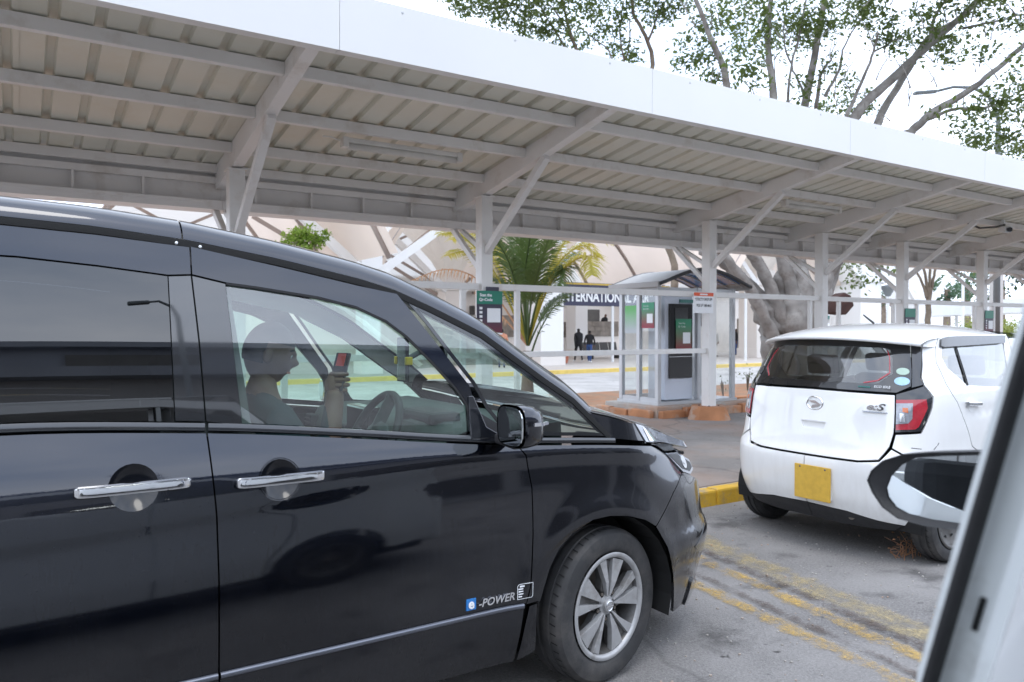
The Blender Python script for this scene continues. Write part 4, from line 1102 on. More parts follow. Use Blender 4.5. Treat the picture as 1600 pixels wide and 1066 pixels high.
# ------------------------------------------------------------------ badge and small marks
def on_side(u, z, d): p = vs_(u, z); return Vector((p.x, p.y-d, z))
bt = VP_([(766, 943)])[0]
bc = on_side(bt[0], .462, .004)
xd = Vector((1, 0, 0))
text('badge_lettering', '-POWER', .040, on_side(1.478, .462, .004), xd, (0, 0, 1), M['chrome'], d_f if False else van, depth=.002, bold=.0008, width=.155, shear=.25)
MB().box((1.352, vs_(1.37, .466).y-.004, .445), (1.392, vs_(1.37, .466).y+.004, .487)).build('badge_square', M['blue_badge'], van, bevel=.002)
text('badge_lettering', 'e', .050, (1.371, vs_(1.37, .466).y-.006, .468), xd, (0, 0, 1), M['sign_white'], van, depth=.001, bold=.0015)
b = MB()
fr = [(1.567, .447), (1.628, .447), (1.634, .453), (1.634, .505), (1.575, .505), (1.567, .497)]
fi = shrink(fr, .0022)
b.add([(x_, vs_(x_, z_).y-.002, z_) for x_, z_ in fr]+[(x_, vs_(x_, z_).y-.002, z_) for x_, z_ in fi], [(i, (i+1) % 6, 6+(i+1) % 6, 6+i) for i in range(6)])
b.build('sticker_frame', M['sign_white'], van)
for k, (l0, l1, hh) in enumerate(((1.578, 1.602, .003), (1.572, 1.622, .0022), (1.572, 1.605, .002), (1.572, 1.606, .002), (1.572, 1.587, .002))):
    zz = .495-k*.0095
    MB().box((l0, vs_(l0, zz).y-.003, zz-hh), (l1, vs_(l0, zz).y, zz+hh)).build('sticker_line', M['sign_white'], van)
for px_, py_ in ((275, 380), (312, 386)):
    u, z = VP_([(px_, py_)])[0]; p = on_side(u, z, .008)
    MB().ball(p, .005, 8, 5).build('visor_clip', M['sign_white'], van)
# ------------------------------------------------------------------ interior
def seat(x, y, lab_mat, rec=14):
    e = empty('seat', (x, y, .3)); e.parent = van; e.location = Vector((x, y, .3))-van.location
    def cush(name, prof, w_, par=e, mat=M['seat']):
        b = MB(); n = len(prof); rows = []
        for t, ww in ((-1, .86), (-.85, .97), (-.5, 1), (.5, 1), (.85, .97), (1, .86)):
            cx_ = sum(p[0] for p in prof)/n; cz_ = sum(p[1] for p in prof)/n
            for px_, pz_ in prof: rows.append((x+cx_+(px_-cx_)*ww, y+t*w_/2, cz_+(pz_-cz_)*ww))
        b.add(rows, [(i*n+j, (i+1)*n+j, (i+1)*n+(j+1) % n, i*n+(j+1) % n) for i in range(5) for j in range(n)]+[tuple(range(n))[::-1], tuple(range(5*n, 6*n))])
        return b.build(name, mat, par, sharp=60)
    cush('cushion', [(-.25, .48), (.25, .50), (.30, .56), (.27, .62), (-.05, .60), (-.25, .60)], .52)
    cush('backrest', [(-.32, .55), (-.18, .55), (-.22, .85), (-.33, 1.16), (-.40, 1.20), (-.46, 1.15)], .50)
    cush('headrest', [(-.46, 1.22), (-.37, 1.22), (-.36, 1.30), (-.40, 1.38), (-.46, 1.38), (-.49, 1.30)], .26)
    MB().box((x-.2, y-.2, .30), (x+.2, y+.2, .49)).build('seat_base', M['dash'], e)
seat(.98, 2.82, None); seat(.98, 3.68, None)
for y in (2.82, 3.25, 3.68): seat(-.05, y, None)
db = MB(); pr_ = [(1.28, .75), (1.30, .98), (1.34, 1.05), (1.42, 1.075), (1.60, 1.07), (1.86, 1.085), (1.88, .75)]
ny = 13
rows = []
for k in range(ny):
    y = VY+.12+(2*VC-2*VY-.24)*k/(ny-1); hump = .04*math.exp(-((y-2.84)/.16)**2); mid = .03*math.exp(-((y-3.25)/.2)**2)
    for i, (a, b_) in enumerate(pr_): rows.append((a-(mid if i < 3 else 0), y, b_+(hump if 2 <= i <= 4 else 0)))
n = len(pr_); db.add(rows, [(k*n+i, (k+1)*n+i, (k+1)*n+i+1, k*n+i+1) for k in range(ny-1) for i in range(n-1)]); db.build('dashboard', M['dash'], van, sharp=50)
MB().box((1.27, 3.12, .80), (1.335, 3.38, 1.12)).build('centre_screen', M['screen'], van, bevel=.01)
MB().box((1.36, 2.70, 1.08), (1.50, 3.0, 1.13)).build('instrument_hood', M['black_plastic'], van, bevel=.02)
for y in (2.56, 3.06, 3.44, 3.94):
    v_ = MB().box((1.272, y-.05, .94), (1.315, y+.05, 1.02)).build('air_vent', M['black_plastic'], van, bevel=.008)
    for k in range(3): MB().box((1.268, y-.045, .955+k*.02), (1.275, y+.045, .961+k*.02)).build('vane', M['grey_plastic'], v_)
sw = empty('steering_wheel', (1.20, 2.83, .98)); sw.parent = van; sw.location = Vector((1.20, 2.83, .98))-van.location
SW = Matrix.Translation((1.17, 2.83, 1.035)) @ Matrix.Rotation(rad(-64), 4, 'Y')
MB().lathe([(.185+.016*math.cos(t), .016*math.sin(t)) for t in [2*math.pi*i/10 for i in range(11)]], SW, 40).build('rim', M['black_plastic'], sw, smooth=True)
MB().lathe([(.001, .02), (.05, .018), (.075, .0), (.07, -.03)], SW, 24).build('boss', M['dash'], sw, smooth=True)
for a in (0, 180, 265): 
    c_, s_ = math.cos(rad(a+90)), math.sin(rad(a+90)); MB().bar(SW @ Vector((.05*c_, .05*s_, 0)), SW @ Vector((.18*c_, .18*s_, 0)), .012, .045).build('spoke', M['satin'] if a != 265 else M['dash'], sw)
MB().tube([SW @ Vector((0, 0, -.02)), (1.40, 2.83, .93)], .045, 12).build('column', M['dash'], sw)
# phone on a windscreen mount
pc = Vector((1.50, 2.84, 1.335))
pc = atY(631, 562, 2.86)
e = empty('phone_holder', pc, 'phone in a yellow clamp holder on the minivan windscreen', 'phone holder')
dsh = (EYE-pc).normalized(); 
MB().box((pc.x-.012, pc.y-.045, pc.z-.09), (pc.x+.004, pc.y+.045, pc.z+.09)).build('phone', M['screen'], e, bevel=.006)
for s in (-1, 1): MB().box((pc.x-.018, pc.y+s*.052-.008, pc.z-.02), (pc.x+.012, pc.y+s*.052+.008, pc.z+.012)).build('clamp', M['yellow_plastic'], e, bevel=.004)
MB().tube([pc+Vector((.01, 0, 0)), pc+Vector((.08, .01, .03)), pc+Vector((.17, .0, .02))], .012, 8).build('arm', M['black_plastic'], e)
MB().lathe([(.001, .02), (.03, .015), (.035, 0)], Matrix.Translation(pc+Vector((.17, 0, .02))) @ Matrix.Rotation(rad(90), 4, 'Y'), 16).build('suction_cup', M['black_plastic'], e)
# ================================================================== white hatchback
HC, HA = 3.255, .46
Wz = pchip([(.18, .66), (.3, .705), (.45, .73), (.62, .737), (.80, .735), (.95, .722), (1.05, .705), (1.12, .685), (1.36, .600), (1.45, .56), (1.52, .50)])
Rz = pchip([(.18, 4.53), (.28, 4.47), (.40, 4.435), (.55, 4.425), (.62, 4.43), (.69, 4.465), (.80, 4.49), (1.05, 4.525), (1.10, 4.55), (1.37, 4.68), (1.46, 4.75), (1.55, 4.85)])
_n = 3.4; tab = []
for i in range(401):
    f = rad(90)*i/400; tab.append((math.sin(f)**(2/_n), 1-math.cos(f)**(2/_n)))
acc = [0]
for a, b in zip(tab, tab[1:]): acc.append(acc[-1]+math.hypot((b[0]-a[0])*.735, (b[1]-a[1])*HA))
HL = acc[-1]; acc_np = np.array(acc); qn = np.array([t[0] for t in tab]); an = np.array([t[1] for t in tab])
hcx, hcz = 4.92, .275
def hs(u, z):
    s = -1 if u >= 0 else 1; a = abs(u); W_, R_ = Wz(z), Rz(z)
    if a <= HL: q, x = float(np.interp(a, acc_np, qn)), float(np.interp(a, acc_np, an))*HA
    else: q, x = 1.0, HA+(a-HL)
    X = R_+x
    tap = .10*smooth(X, 6.2, 7.75)+.0
    fl = 0
    r = math.hypot(X-hcx, z-hcz); fl = .016*math.exp(-((r-.34)/.07)**2)*smooth(a, HL*.7, HL)
    cre = -.006*math.exp(-((z-.93)/.03)**2)*smooth(a, HL, HL+.3)
    return Vector((X, HC+s*(W_*q-tap*0+fl+cre-tap), z))
def HP(l, g0):
    out = []; g = g0
    for p in l: g = newton(hs, p[0], p[1], g); out.append(g)
    return out
hat = empty('hatchback', (6.1, HC, 0), 'small white hatchback with yellow number plate, parked ahead by the yellow kerb', 'car')
WP = M['white_paint']
sym = lambda l: [(-a, b) for a, b in l[::-1]]
tg_r = [(.567, 1.054), (.565, .964), (.558, .819), (.541, .732), (.494, .651)]
bot = [(.375, .633), (.2, .630), (0, .629)]
tg = [(0, 1.060)]+tg_r+bot+[(-a, b) for a, b in bot[::-1][1:]+tg_r[::-1]]
tailg = panel('tailgate', hs, tg, WP, hat, step=.035, gap=.0038, holes=[[(-.075, .845), (.115, .845), (.10, .80), (-.06, .80)]])
MB().box((Rz(.82)+.010, HC-.13, .785), (Rz(.82)+.04, HC+.09, .855)).build('grip_recess', WP, tailg)
MB().bar((Rz(.845)+.006, HC-.115, .847), (Rz(.845)+.006, HC+.075, .847), .012, .008).build('tailgate_grip', WP, tailg)
# rear glass with painted border
gr_ = [(.50, 1.392), (.655, 1.366), (.660, 1.20), (.655, 1.105), (.573, 1.064), (0, 1.068)]
go = [(0, 1.402)]+gr_+[(-a, b) for a, b in gr_[:-1][::-1]]
gi_r = [(0, 1.348), (.46, 1.345), (.525, 1.33), (.54, 1.28), (.545, 1.18), (.45, 1.115), (0, 1.112)]
gi = gi_r+[(-a, b) for a, b in gi_r[1:-1][::-1]]
panel('rear_glass_border', hs, go, M['frit'], hat, step=.03, off=.002, rim=.008, holes=[gi])
panel('rear_glass', hs, gi, M['glass_hatch'], hat, step=.06, off=.0, rim=0, gap=0)
# red line along the pane edge
strip_on('pane_line', hs, [(.36, 1.118), (.45, 1.135), (.525, 1.185), (.522, 1.28), (.505, 1.325)], .004, .0035, M['lamp_red'], hat)
strip_on('pane_line', hs, [(-.45, 1.125), (-.525, 1.185), (-.522, 1.28), (-.505, 1.325)], .004, .0035, M['lamp_red'], hat)
U0 = HL-HA
ux = lambda X, z: HL+(X-Rz(z)-HA)
arc_pt = lambda t: (ux(hcx+.315*math.cos(t), .275+.315*math.sin(t)), .275+.315*math.sin(t))
dq = [(.864, 1.398), (.838, 1.337), (.835, 1.25), (.911, 1.119), (1.033, 1.001), (1.111, .873), (1.215, .717)]
for s in (1, -1):
    S_ = lambda l: [(s*a, b) for a, b in l]
    panel('pillar_garnish', hs, S_([(.660, 1.366), (.726, 1.350), (.723, 1.239), (.711, 1.161), (.727, 1.114), (.655, 1.095), (.660, 1.20)]), M['piano'], hat, step=.03, off=.003)
    lo_ = S_([(.570, 1.056), (.727, 1.108), (.791, 1.042), (.777, .98), (.707, .834), (.562, .822)])
    lm = panel('tail_light', hs, lo_, M['piano'], hat, step=.03, off=.004, rim=.012)
    panel('red_lens', hs, S_([(.572, 1.022), (.742, 1.028), (.746, .975), (.690, .862), (.672, .848), (.568, .838)]), M['lamp_red'], lm, step=.03, off=.012, rim=.008, gap=0)
    panel('clear_lens', hs, S_([(.572, 1.0), (.662, 1.004), (.656, .91), (.634, .882), (.568, .874)]), M['lamp_clear'], lm, step=.03, off=.0155, rim=.004, gap=0)
    panel('bulb', hs, S_([(.605, .975), (.635, .975), (.635, .945), (.605, .95)]), M['lamp_orange'], lm, step=.02, off=.018, rim=.003, gap=0)
    panel('bulb', hs, S_([(.590, .94), (.622, .94), (.616, .89), (.59, .89)]), M['chrome'], lm, step=.02, off=.018, rim=.003, gap=0)
    qp = [(.731, 1.352), (.765, 1.392), (.860, 1.424)]+dq+[(ux(5.275, .62), .62), (ux(5.293, .30), .30), (ux(5.245, .27), .27)]+[arc_pt(rad(2+8*i)) for i in range(16)]+[(.80, .598), (.70, .655), (.553, .726), (.566, .812), (.709, .826), (.784, .978), (.798, 1.044), (.733, 1.115), (.717, 1.162), (.729, 1.239)]
    panel('quarter_panel', hs, S_(qp), WP, hat, step=.035, gap=.0035)
    bu = [(0, .622), (.2, .623), (.375, .626), (.501, .643), (.552, .722), (.70, .650), (.80, .592)]+[arc_pt(rad(126+8*i)) for i in range(8)]+[(.66, .245), (.5, .262), (.3, .292), (0, .30)]
    bpan = panel('rear_bumper', hs, S_(bu), WP, hat, step=.035, gap=.0038)
    panel('bumper_lower', hs, S_([(0, .297), (.3, .289), (.5, .259), (.65, .242), (.6, .20), (.3, .19), (0, .19)]), M['black_plastic'], hat, step=.05, off=-.004)
    # doors
    rdo = dq+[(ux(5.28, .62), .62), (ux(5.30, .30), .30), (ux(5.85, .28), .28), (ux(5.85, .95), .95), (1.775, 1.40), (1.75, 1.43), (1.3, 1.432), (.90, 1.426)]
    win = [(.906, 1.345), (.890, 1.285), (.939, 1.216), (1.159, 1.102), (1.444, 1.083), (1.72, 1.075), (1.71, 1.365)]
    dr_ = panel('rear_door', hs, S_(rdo), WP, hat, step=.045, gap=.0035, holes=[S_(win)])
    panel('door_glass', hs, S_(win), M['glass_hatch'], hat, step=.08, off=-.004, rim=0, gap=0)
    dv = [(1.055, 1.35), (1.078, 1.35), (1.175, 1.10), (1.150, 1.10)]
    panel('window_divider', hs, S_(dv), M['rubber'], dr_, step=.04, off=.002, rim=.003, gap=0)
    vi = [(.880, 1.394), (.876, 1.348), (.91, 1.342), (1.70, 1.362), (1.71, 1.412), (1.2, 1.412), (.95, 1.408)]
    panel('rain_visor', hs, S_(vi), M['piano'], dr_, step=.04, off=.016, rim=.02, gap=0)
    hx = 1.20
    strip_on('door_handle', hs, S_([(hx-.075, .985), (hx, .98), (hx+.085, .978)]), .013, .028, M['chrome'], dr_)
    panel('handle_cup', hs, S_(circ((hx, .98), .048, 16)), M['own_white'], dr_, step=.02, off=.0015, rim=.002, gap=0)
    fdo = [(ux(5.86, .28), .28), (ux(5.86, .95), .95), (1.782, 1.40), (ux(6.15, 1.40), 1.40), (ux(6.45, 1.24), 1.24), (ux(6.65, 1.05), 1.05), (ux(6.60, .5), .5), (ux(6.55, .28), .28)]
    fw = [(ux(a, b), b) for a, b in [(5.92, 1.07), (5.98, 1.355), (6.10, 1.35), (6.38, 1.21), (6.54, 1.07)]]
    fd_ = panel('front_door', hs, S_(fdo), WP, hat, step=.06, holes=[S_(fw)])
    panel('door_glass', hs, S_(fw), M['glass_hatch'], hat, step=.1, off=-.004, rim=0, gap=0)
    hx = ux(5.98, .98); strip_on('door_handle', hs, S_([(hx-.08, .985), (hx+.08, .978)]), .013, .028, M['chrome'], fd_)
    fa = [(hcx+2.455+.315*math.cos(t), .275+.315*math.sin(t)) for t in [rad(185-i*12) for i in range(16)]]
    fwg = [(ux(6.565, .28), .28), (ux(6.61, .5), .5), (ux(6.63, 1.02), 1.02), (ux(6.68, 1.0), 1.0), (ux(7.3, .88), .88), (ux(7.72, .72), .72), (ux(7.80, .5), .5), (ux(7.78, .25), .25)]+[(ux(a, b), b) for a, b in fa[::-1] if b > .22]
    panel('front_wing', hs, S_(fwg), WP, hat, step=.06)
    panel('sill', hs, S_([(ux(5.25, .27), .27), (ux(6.56, .27), .27), (ux(6.5, .19), .19), (ux(5.3, .19), .19)]), WP, hat, step=.06)
    panel('inner_shell', hs, S_([(.2, .3), (.55, .66), (.55, 1.03), (.83, 1.03), (ux(4.72, 1.05), 1.05), (ux(6.6, 1.02), 1.0), (ux(6.6, .3), .3), (ux(5.35, .3), .3), (ux(5.2, .58), .60), (ux(4.7, .60), .62), (.75, .3)]), M['liner'], hat, step=.1, off=-.05, rim=0, gap=0)
    b = MB()
    def lin(i, j):
        t = math.pi*(-.08+1.16*i); y = HC-s*(Wz(.4)-.02-.22*j); return Vector((hcx+.325*math.cos(t), y, .285+.31*math.sin(t)))
    b.grid(lin, [i/14 for i in range(15)], [0, .5, 1]); b.build('arch_liner', M['liner'], hat)
wheel_part(hat, hcx, HC-.655, hcz, .275, .155, .182, side=-1, style='steel', treads=44)
wheel_part(hat, hcx, HC+.655, hcz, .275, .155, .182, side=1, style='steel', treads=44)
wheel_part(hat, hcx+2.455, HC-.655, hcz, .275, .155, .182, side=-1, style='steel', detail=False)
wheel_part(hat, hcx+2.455, HC+.655, hcz, .275, .155, .182, side=1, style='steel', detail=False)
# roof with crown, spoiler lip over the glass
zr = pchip([(4.50, 1.415), (4.6, 1.442), (4.8, 1.475), (5.2, 1.505), (5.6, 1.507), (6.0, 1.47), (6.2, 1.43)])
Wr = pchip([(4.50, .50), (4.56, .535), (4.7, .555), (5.2, .565), (5.8, .555), (6.2, .53)])
def hroof(v, t):
    e_ = abs(t); xe = 4.50+.27*e_**2.6; x = xe+(6.2-xe)*v
    drop = (.044+.034*min(1, v*4))*e_**2.4
    ze = zr(4.5+1.7*v)-drop; zed = zr(4.5+1.7*v)-(.044+.034*min(1, v*4))
    w_ = Wz(zed)+.001
    return Vector((x, HC-t*w_, ze))
ts = [-1, -.985, -.96]+[-.9+.1*i for i in range(19)]+[.96, .985, 1]
rv = [0, .008, .02, .05, .1, .18, .28, .4, .5, .62, .75, .88, 1]
MB().grid(hroof, rv, ts).build('roof', WP, hat, smooth=True)
sp = MB()
sp.grid(lambda k, t: hroof(0, t)+Vector(((0, 0, 0), (-.004, 0, -.008), (.004, 0, -.020), (.09, 0, -.022), (.20, 0, -.02))[k]), range(5), ts)
sp.build('spoiler_lip', WP, hat, smooth=True)
# antenna, windscreen, bonnet, nose
MB().tube([(5.05, HC-.1, 1.505), (4.93, HC-.1, 1.56)], [.008, .005], 8).build('antenna', M['black_plastic'], hat)
MB().grid(lambda x, t: Vector((x+.10*(1-t*t), HC-t*(.55+.12*(x-6.15)/.55), 1.43-(x-6.15)*.75+.03*(1-t*t))), [6.15, 6.3, 6.45, 6.6, 6.7], [-1, -.6, -.2, .2, .6, 1]).build('windscreen', M['glass_hatch'], hat, smooth=True)
MB().grid(lambda x, t: Vector((x+.12*(1-t*t)*(x-6.65), HC-t*(.70-.10*(x-6.65)), 1.02-(x-6.65)*.13-(x-6.65)**3*.12-.03*t*t)), [6.65, 6.9, 7.1, 7.3, 7.5, 7.65], [-1, -.6, -.2, .2, .6, 1]).build('bonnet', WP, hat, smooth=True)
MB().grid(lambda z, t: Vector((7.82+.05*(1-t*t)-.25*smooth(z, .6, .95)+.05*smooth(z, .4, .2)*-1, HC-t*.62, z)), [.2, .35, .5, .65, .8, .93], [-1, -.6, -.2, .2, .6, 1]).build('front_bumper', WP, hat, smooth=True)
for s in (-1, 1): MB().box((7.50, HC+s*.52-.12, .70), (7.70, HC+s*.52+.12, .84)).build('headlight', M['lamp_clear'], hat, bevel=.03)
MB().box((4.62, HC-.62, .22), (7.6, HC+.62, .30)).build('floor_pan', M['liner'], hat)
MB().box((4.66, HC-.50, .30), (5.20, HC+.50, .95)).build('parcel_shelf', M['liner'], hat)
MB().tube([(4.50, HC-.30, .26), (4.8, HC-.28, .26)], .024, 10).build('exhaust', M['brake'], hat)
for y in (-.33, .33):
    for x in (5.25, 6.0):
        e = empty('seat', (x, HC+y, .5)); e.parent = hat; e.location = Vector((x, HC+y, .5))-hat.location
        MB().bar((x, HC+y, .55), (x-.14, HC+y, 1.10), .44, .12, (1, 0, 0)).build('backrest', M['seat'], e, bevel=.03)
        MB().bar((x-.14, HC+y, 1.13), (x-.17, HC+y, 1.27), .24, .08, (1, 0, 0)).build('headrest', M['seat'], e, bevel=.03)
sd = MB().tube([(6.62, HC-.33+.18*math.cos(t), .95+.18*math.sin(t)) for t in [2*math.pi*i/20 for i in range(21)]], .013, 6).build('steering_wheel', M['black_plastic'], hat)
MB().box((6.5, HC-.6, .7), (6.9, HC+.6, .98)).build('dashboard', M['dash'], hat, bevel=.04)
# plate, emblem, lettering and stickers
pz = .50
pl_ = MB().box((Rz(.45)-.022, HC-.208, .335), (Rz(.45)-.010, HC+.062, .560)).build('number_plate', M['plate_yellow'], hat, bevel=.003)
for dy in (-.17, .02): MB().ball((Rz(.45)-.022, HC+dy, .545), .007, 8, 5, (.5, 1, 1)).build('plate_bolt', M['brake'], hat)
MB().box((Rz(.45)-.006, HC-.20, .345), (Rz(.45)+.03, HC+.05, .55)).build('plate_recess', WP, hat, bevel=.006)
ez = .965; ex = Rz(ez)-.004
MB().lathe([(.052, .002), (.055, .006), (.062, .006), (.066, .0)], Matrix.Translation((ex+.003, HC-.02, ez)) @ Matrix.Rotation(rad(-90), 4, 'Y') @ Matrix.Diagonal((.74, 1.0, 1, 1)), 40).build('emblem_ring', M['chrome'], hat, smooth=True)
pe = [(-.040, .018), (.005, .020), (.050, -.004), (.030, -.020), (-.022, -.034), (-.018, -.014), (.022, -.004), (-.022, .004)]
b = MB(); b.prism([(y_, z_) for y_, z_ in pe], Matrix.Translation((ex, HC-.02, ez)) @ Matrix(((0, 0, -1, 0), (-1, 0, 0, 0), (0, 1, 0, 0), (0, 0, 0, 1))), 0, .006); b.build('emblem', M['chrome'], hat)
text('badge_lettering', 'e:S', .060, (Rz(.965)+.018, HC-.435, .972), (0, -1, 0), (0, 0, 1), M['chrome'], hat, depth=.003, bold=.002, shear=.35, width=.13)
MB().bar((Rz(.94)+.008, HC-.365, .940), (Rz(.94)+.034, HC-.515, .940), .004, .009).build('badge_bar', M['chrome'], hat)
def decal(u, z, ru, rz, mat, nm):
    return panel(nm, hs, [(u+ru*math.cos(2*math.pi*i/20), z+rz*math.sin(2*math.pi*i/20)) for i in range(20)], mat, hat, step=.02, off=.0045, rim=.001, gap=0)
M['sticker_green'] = pbr('sticker_green', (.36, .48, .40), .5, 0, .1, 30); M['sticker_blue'] = pbr('sticker_blue', (.33, .52, .66), .5, 0, .1, 30)
decal(.605, 1.195, .040, .022, M['sticker_green'], 'sticker'); decal(.600, 1.135, .046, .026, M['sticker_blue'], 'sticker')
decal(-.585, 1.16, .032, .032, M['grey_plastic'], 'sticker')
p = hs(.47, 1.098); text('sticker_lettering', 'ECO IDLE', .022, p+Vector((-.010, -.02, .0)), (.12, -1, 0), (.4, 0, 1), M['sign_white'], hat, width=.10)
p0, p1 = hs(.33, 1.094)+Vector((-.008, 0, 0)), hs(.41, 1.094)+Vector((-.008, 0, 0)); MB().bar(p0, p1, .003, .009).build('sticker_bar', M['teal'], hat)
# dent marks on the rear corner
for l in ([(.66, .735), (.72, .73)], [(.80, .725), (.82, .745)], [(.825, .748), (.835, .765)]): strip_on('scratch', hs, l, .0022, .0012, M['black_plastic'], hat)
# dry weed caught by the right rear tyre
b = MB(); rr = random.Random(5)
for k in range(20):
    a = Vector((4.80+rr.uniform(-.10, .1), HC-.50+rr.uniform(-.06, .05), .0)); h = rr.uniform(.05, .15)
    b.tube([a, a+Vector((rr.uniform(-.05, .05), rr.uniform(-.05, .05), h*.6)), a+Vector((rr.uniform(-.10, .08), rr.uniform(-.08, .08), h))], [.003, .0025, .001], 4)
    if k % 2: b.ball(a+Vector((rr.uniform(-.1, .08), rr.uniform(-.08, .08), h)), .010, 5, 3, (1, 1, .5))
tag(b.build('weed', M['palm_dead']), 'tuft of dry weed beside the hatchback right rear tyre', 'weed')
# ================================================================== the photographer's own white car
own = empty('white_car', (-.3, -.45, 0), 'white car the picture is taken from, window pillar and mirror at right edge', 'car')
OY, LEAN = .315, .255
def oye(z): return OY if z < 1.2 else OY-(z-1.2)*LEAN
def osf(x, z): return Vector((x, oye(z)+.010-.05*smooth(z, .55, .2)-.10*smooth(x, 1.6, 2.3)**2, z))
OW = M['own_white']
def opanel(name, poly, mat=OW, **k): return panel(name, osf, poly, mat, own, flip=True, **{**dict(step=.12, rim=.01), **k})
JX = .562
fa = [(1.55+.36*math.cos(t), .32+.36*math.sin(t)) for t in [rad(180-i*15) for i in range(13)]]
ra = [(-1.25+.36*math.cos(t), .32+.36*math.sin(t)) for t in [rad(180-i*15) for i in range(13)]]
opanel('front_door', [(JX+.02, .28), (1.15, .28), (1.17, .5), (1.30, .75), (1.32, 1.16), (.9, 1.18), (JX+.02, 1.17)])
opanel('front_wing', fa+[(2.0, .3), (2.28, .32), (2.30, .70), (2.2, .92), (1.33, 1.15), (1.31, .75), (1.18, .5), (1.16, .29)])
opanel('rear_door', [(-.60, .28), (JX+.012, .28), (JX+.012, 1.17), (.30, 1.19), (.0, 1.235), (-.85, 1.24), (-.86, .8), (-.75, .6)])
opanel('rear_quarter', ra+[(-.62, .3), (-.76, .6), (-.87, .8), (-.86, 1.24), (-2.1, 1.24), (-2.2, .8), (-2.15, .3)])
opanel('rear_pane', [(-.78, 1.25), (-.78, 1.70), (-1.75, 1.68), (-1.98, 1.26)], M['glass_dark'], off=-.004, rim=0)
opanel('front_window', [(JX+.09, 1.225), (JX+.09, 1.70), (.92, 1.66), (1.26, 1.20)], M['glass_dark'], off=-.004, rim=0)
opanel('window_frame', [(-.74, 1.24), (-.74, 1.72), (JX+.04, 1.74), (.95, 1.69), (1.34, 1.17), (1.40, 1.16), (.98, 1.76), (.4, 1.82), (-.9, 1.82), (-1.8, 1.74), (-2.1, 1.25), (-2.0, 1.25), (-1.76, 1.69), (-.78, 1.71), (-.78, 1.24)])
MB().grid(lambda x, t: Vector((x, oye(1.82)-.02-t*.95, 1.82+.09*math.sin(math.pi*t)-.25*smooth(x, .6, 1.05)*0)), [-2.0, -1.7, -1.0, -.4, .2, .7, .95], [i/10 for i in range(11)]).build('roof', OW, own, smooth=True)
MB().grid(lambda v, t: Vector((.95+v*.50+.08*math.sin(math.pi*t), oye(1.82-.65*v)-.02-t*(.95+.30*v), 1.82-.66*v+.07*math.sin(math.pi*t)*(1-v))), [0, .25, .5, .75, 1], [i/10 for i in range(11)]).build('windscreen', M['glass_dark'], own, smooth=True)
MB().grid(lambda v, t: Vector((1.42+v*.90+.10*math.sin(math.pi*t)*v, OY-.03-.10*v-t*(1.30-.2*v), 1.16-.24*v-.05*v**4+.04*math.sin(math.pi*t))), [i/6 for i in range(7)], [i/10 for i in range(11)]).build('bonnet', OW, own, smooth=True)
MB().box((2.20, -1.0, .25), (2.40, .12, .85)).build('front_bumper', OW, own, bevel=.06)
MB().box((-2.25, -1.0, .25), (-2.12, .25, 1.25)).build('tailgate', OW, own, bevel=.04)
MB().box((-2.1, -1.05, .22), (2.2, .20, .30)).build('floor_pan', M['liner'], own)
MB().box((-2.1, -1.10, .28), (2.2, -1.04, 1.2)).build('far_side', OW, own)
MB().box((-.55, -.95, .3), (-.35, .12, 1.30)).build('seat_back', M['seat'], own, bevel=.05)
MB().box((.62, -.95, .3), (.80, .15, 1.15)).build('seat_back', M['seat'], own, bevel=.05)
MB().box((-.35, -.95, .3), (.15, .12, .62)).build('seat_cushion', M['seat'], own, bevel=.05)
for X in (1.55, -1.25):
    wheel_part(own, X, OY-.11, .31, .31, .19, .2, side=1, detail=False, style='steel')
# pillar in front of the open rear window: seal, jamb, inner trim
def extr(name, prof, mat, z0=.5, z1=1.80, sharp=40):
    zs_ = [z0, .9, 1.1, 1.17, 1.2, 1.23, 1.3, 1.4, 1.5, 1.6, 1.7, z1]; b = MB(); n = len(prof)
    b.add([(x, oye(z)+y, z) for z in zs_ for x, y in prof], [(i*n+j, i*n+j+1, (i+1)*n+j+1, (i+1)*n+j) for i in range(len(zs_)-1) for j in range(n-1)])
    return b.build(name, mat, own, sharp=sharp)
sr = .0055
extr('door_seal', [(JX+sr*math.cos(t)*1.2, -.010+sr*math.sin(t)) for t in [2*math.pi*i/14 for i in range(15)]], M['rubber'], sharp=80)
extr('pillar_jamb', [(JX+.03, .008), (JX+.008, .004), (JX+.004, -.010), (JX+.012, -.018), (JX+.014, -.030), (JX+.011, -.0315), (JX+.011, -.0335), (JX+.002, -.036), (JX-.001, -.046), (JX-.004, -.052)], M['jamb_grey'])
extr('pillar_trim', [(JX-.004, -.051), (JX-.022, -.053), (JX-.030, -.058), (JX-.030, -.10), (JX-.01, -.14), (JX+.10, -.14)], OW)
p = (JX+.0125, oye(1.27)-.024, 1.27)
MB().bar((JX+.012, oye(1.245)-.0235, 1.245), (JX+.012, oye(1.27)-.0235, 1.27), .003, .0035).build('drain_slot', M['liner'], own)
# rear jamb and header of the window
MB().box((-.80, oye(1.4)-.16, 1.0), (-.70, oye(1.4)+.02, 1.78)).build('rear_pillar', OW, own, bevel=.02)
MB().box((-.75, oye(1.74)-.10, 1.74), (JX+.1, oye(1.74)-.005, 1.82)).build('window_header', OW, own, bevel=.015)
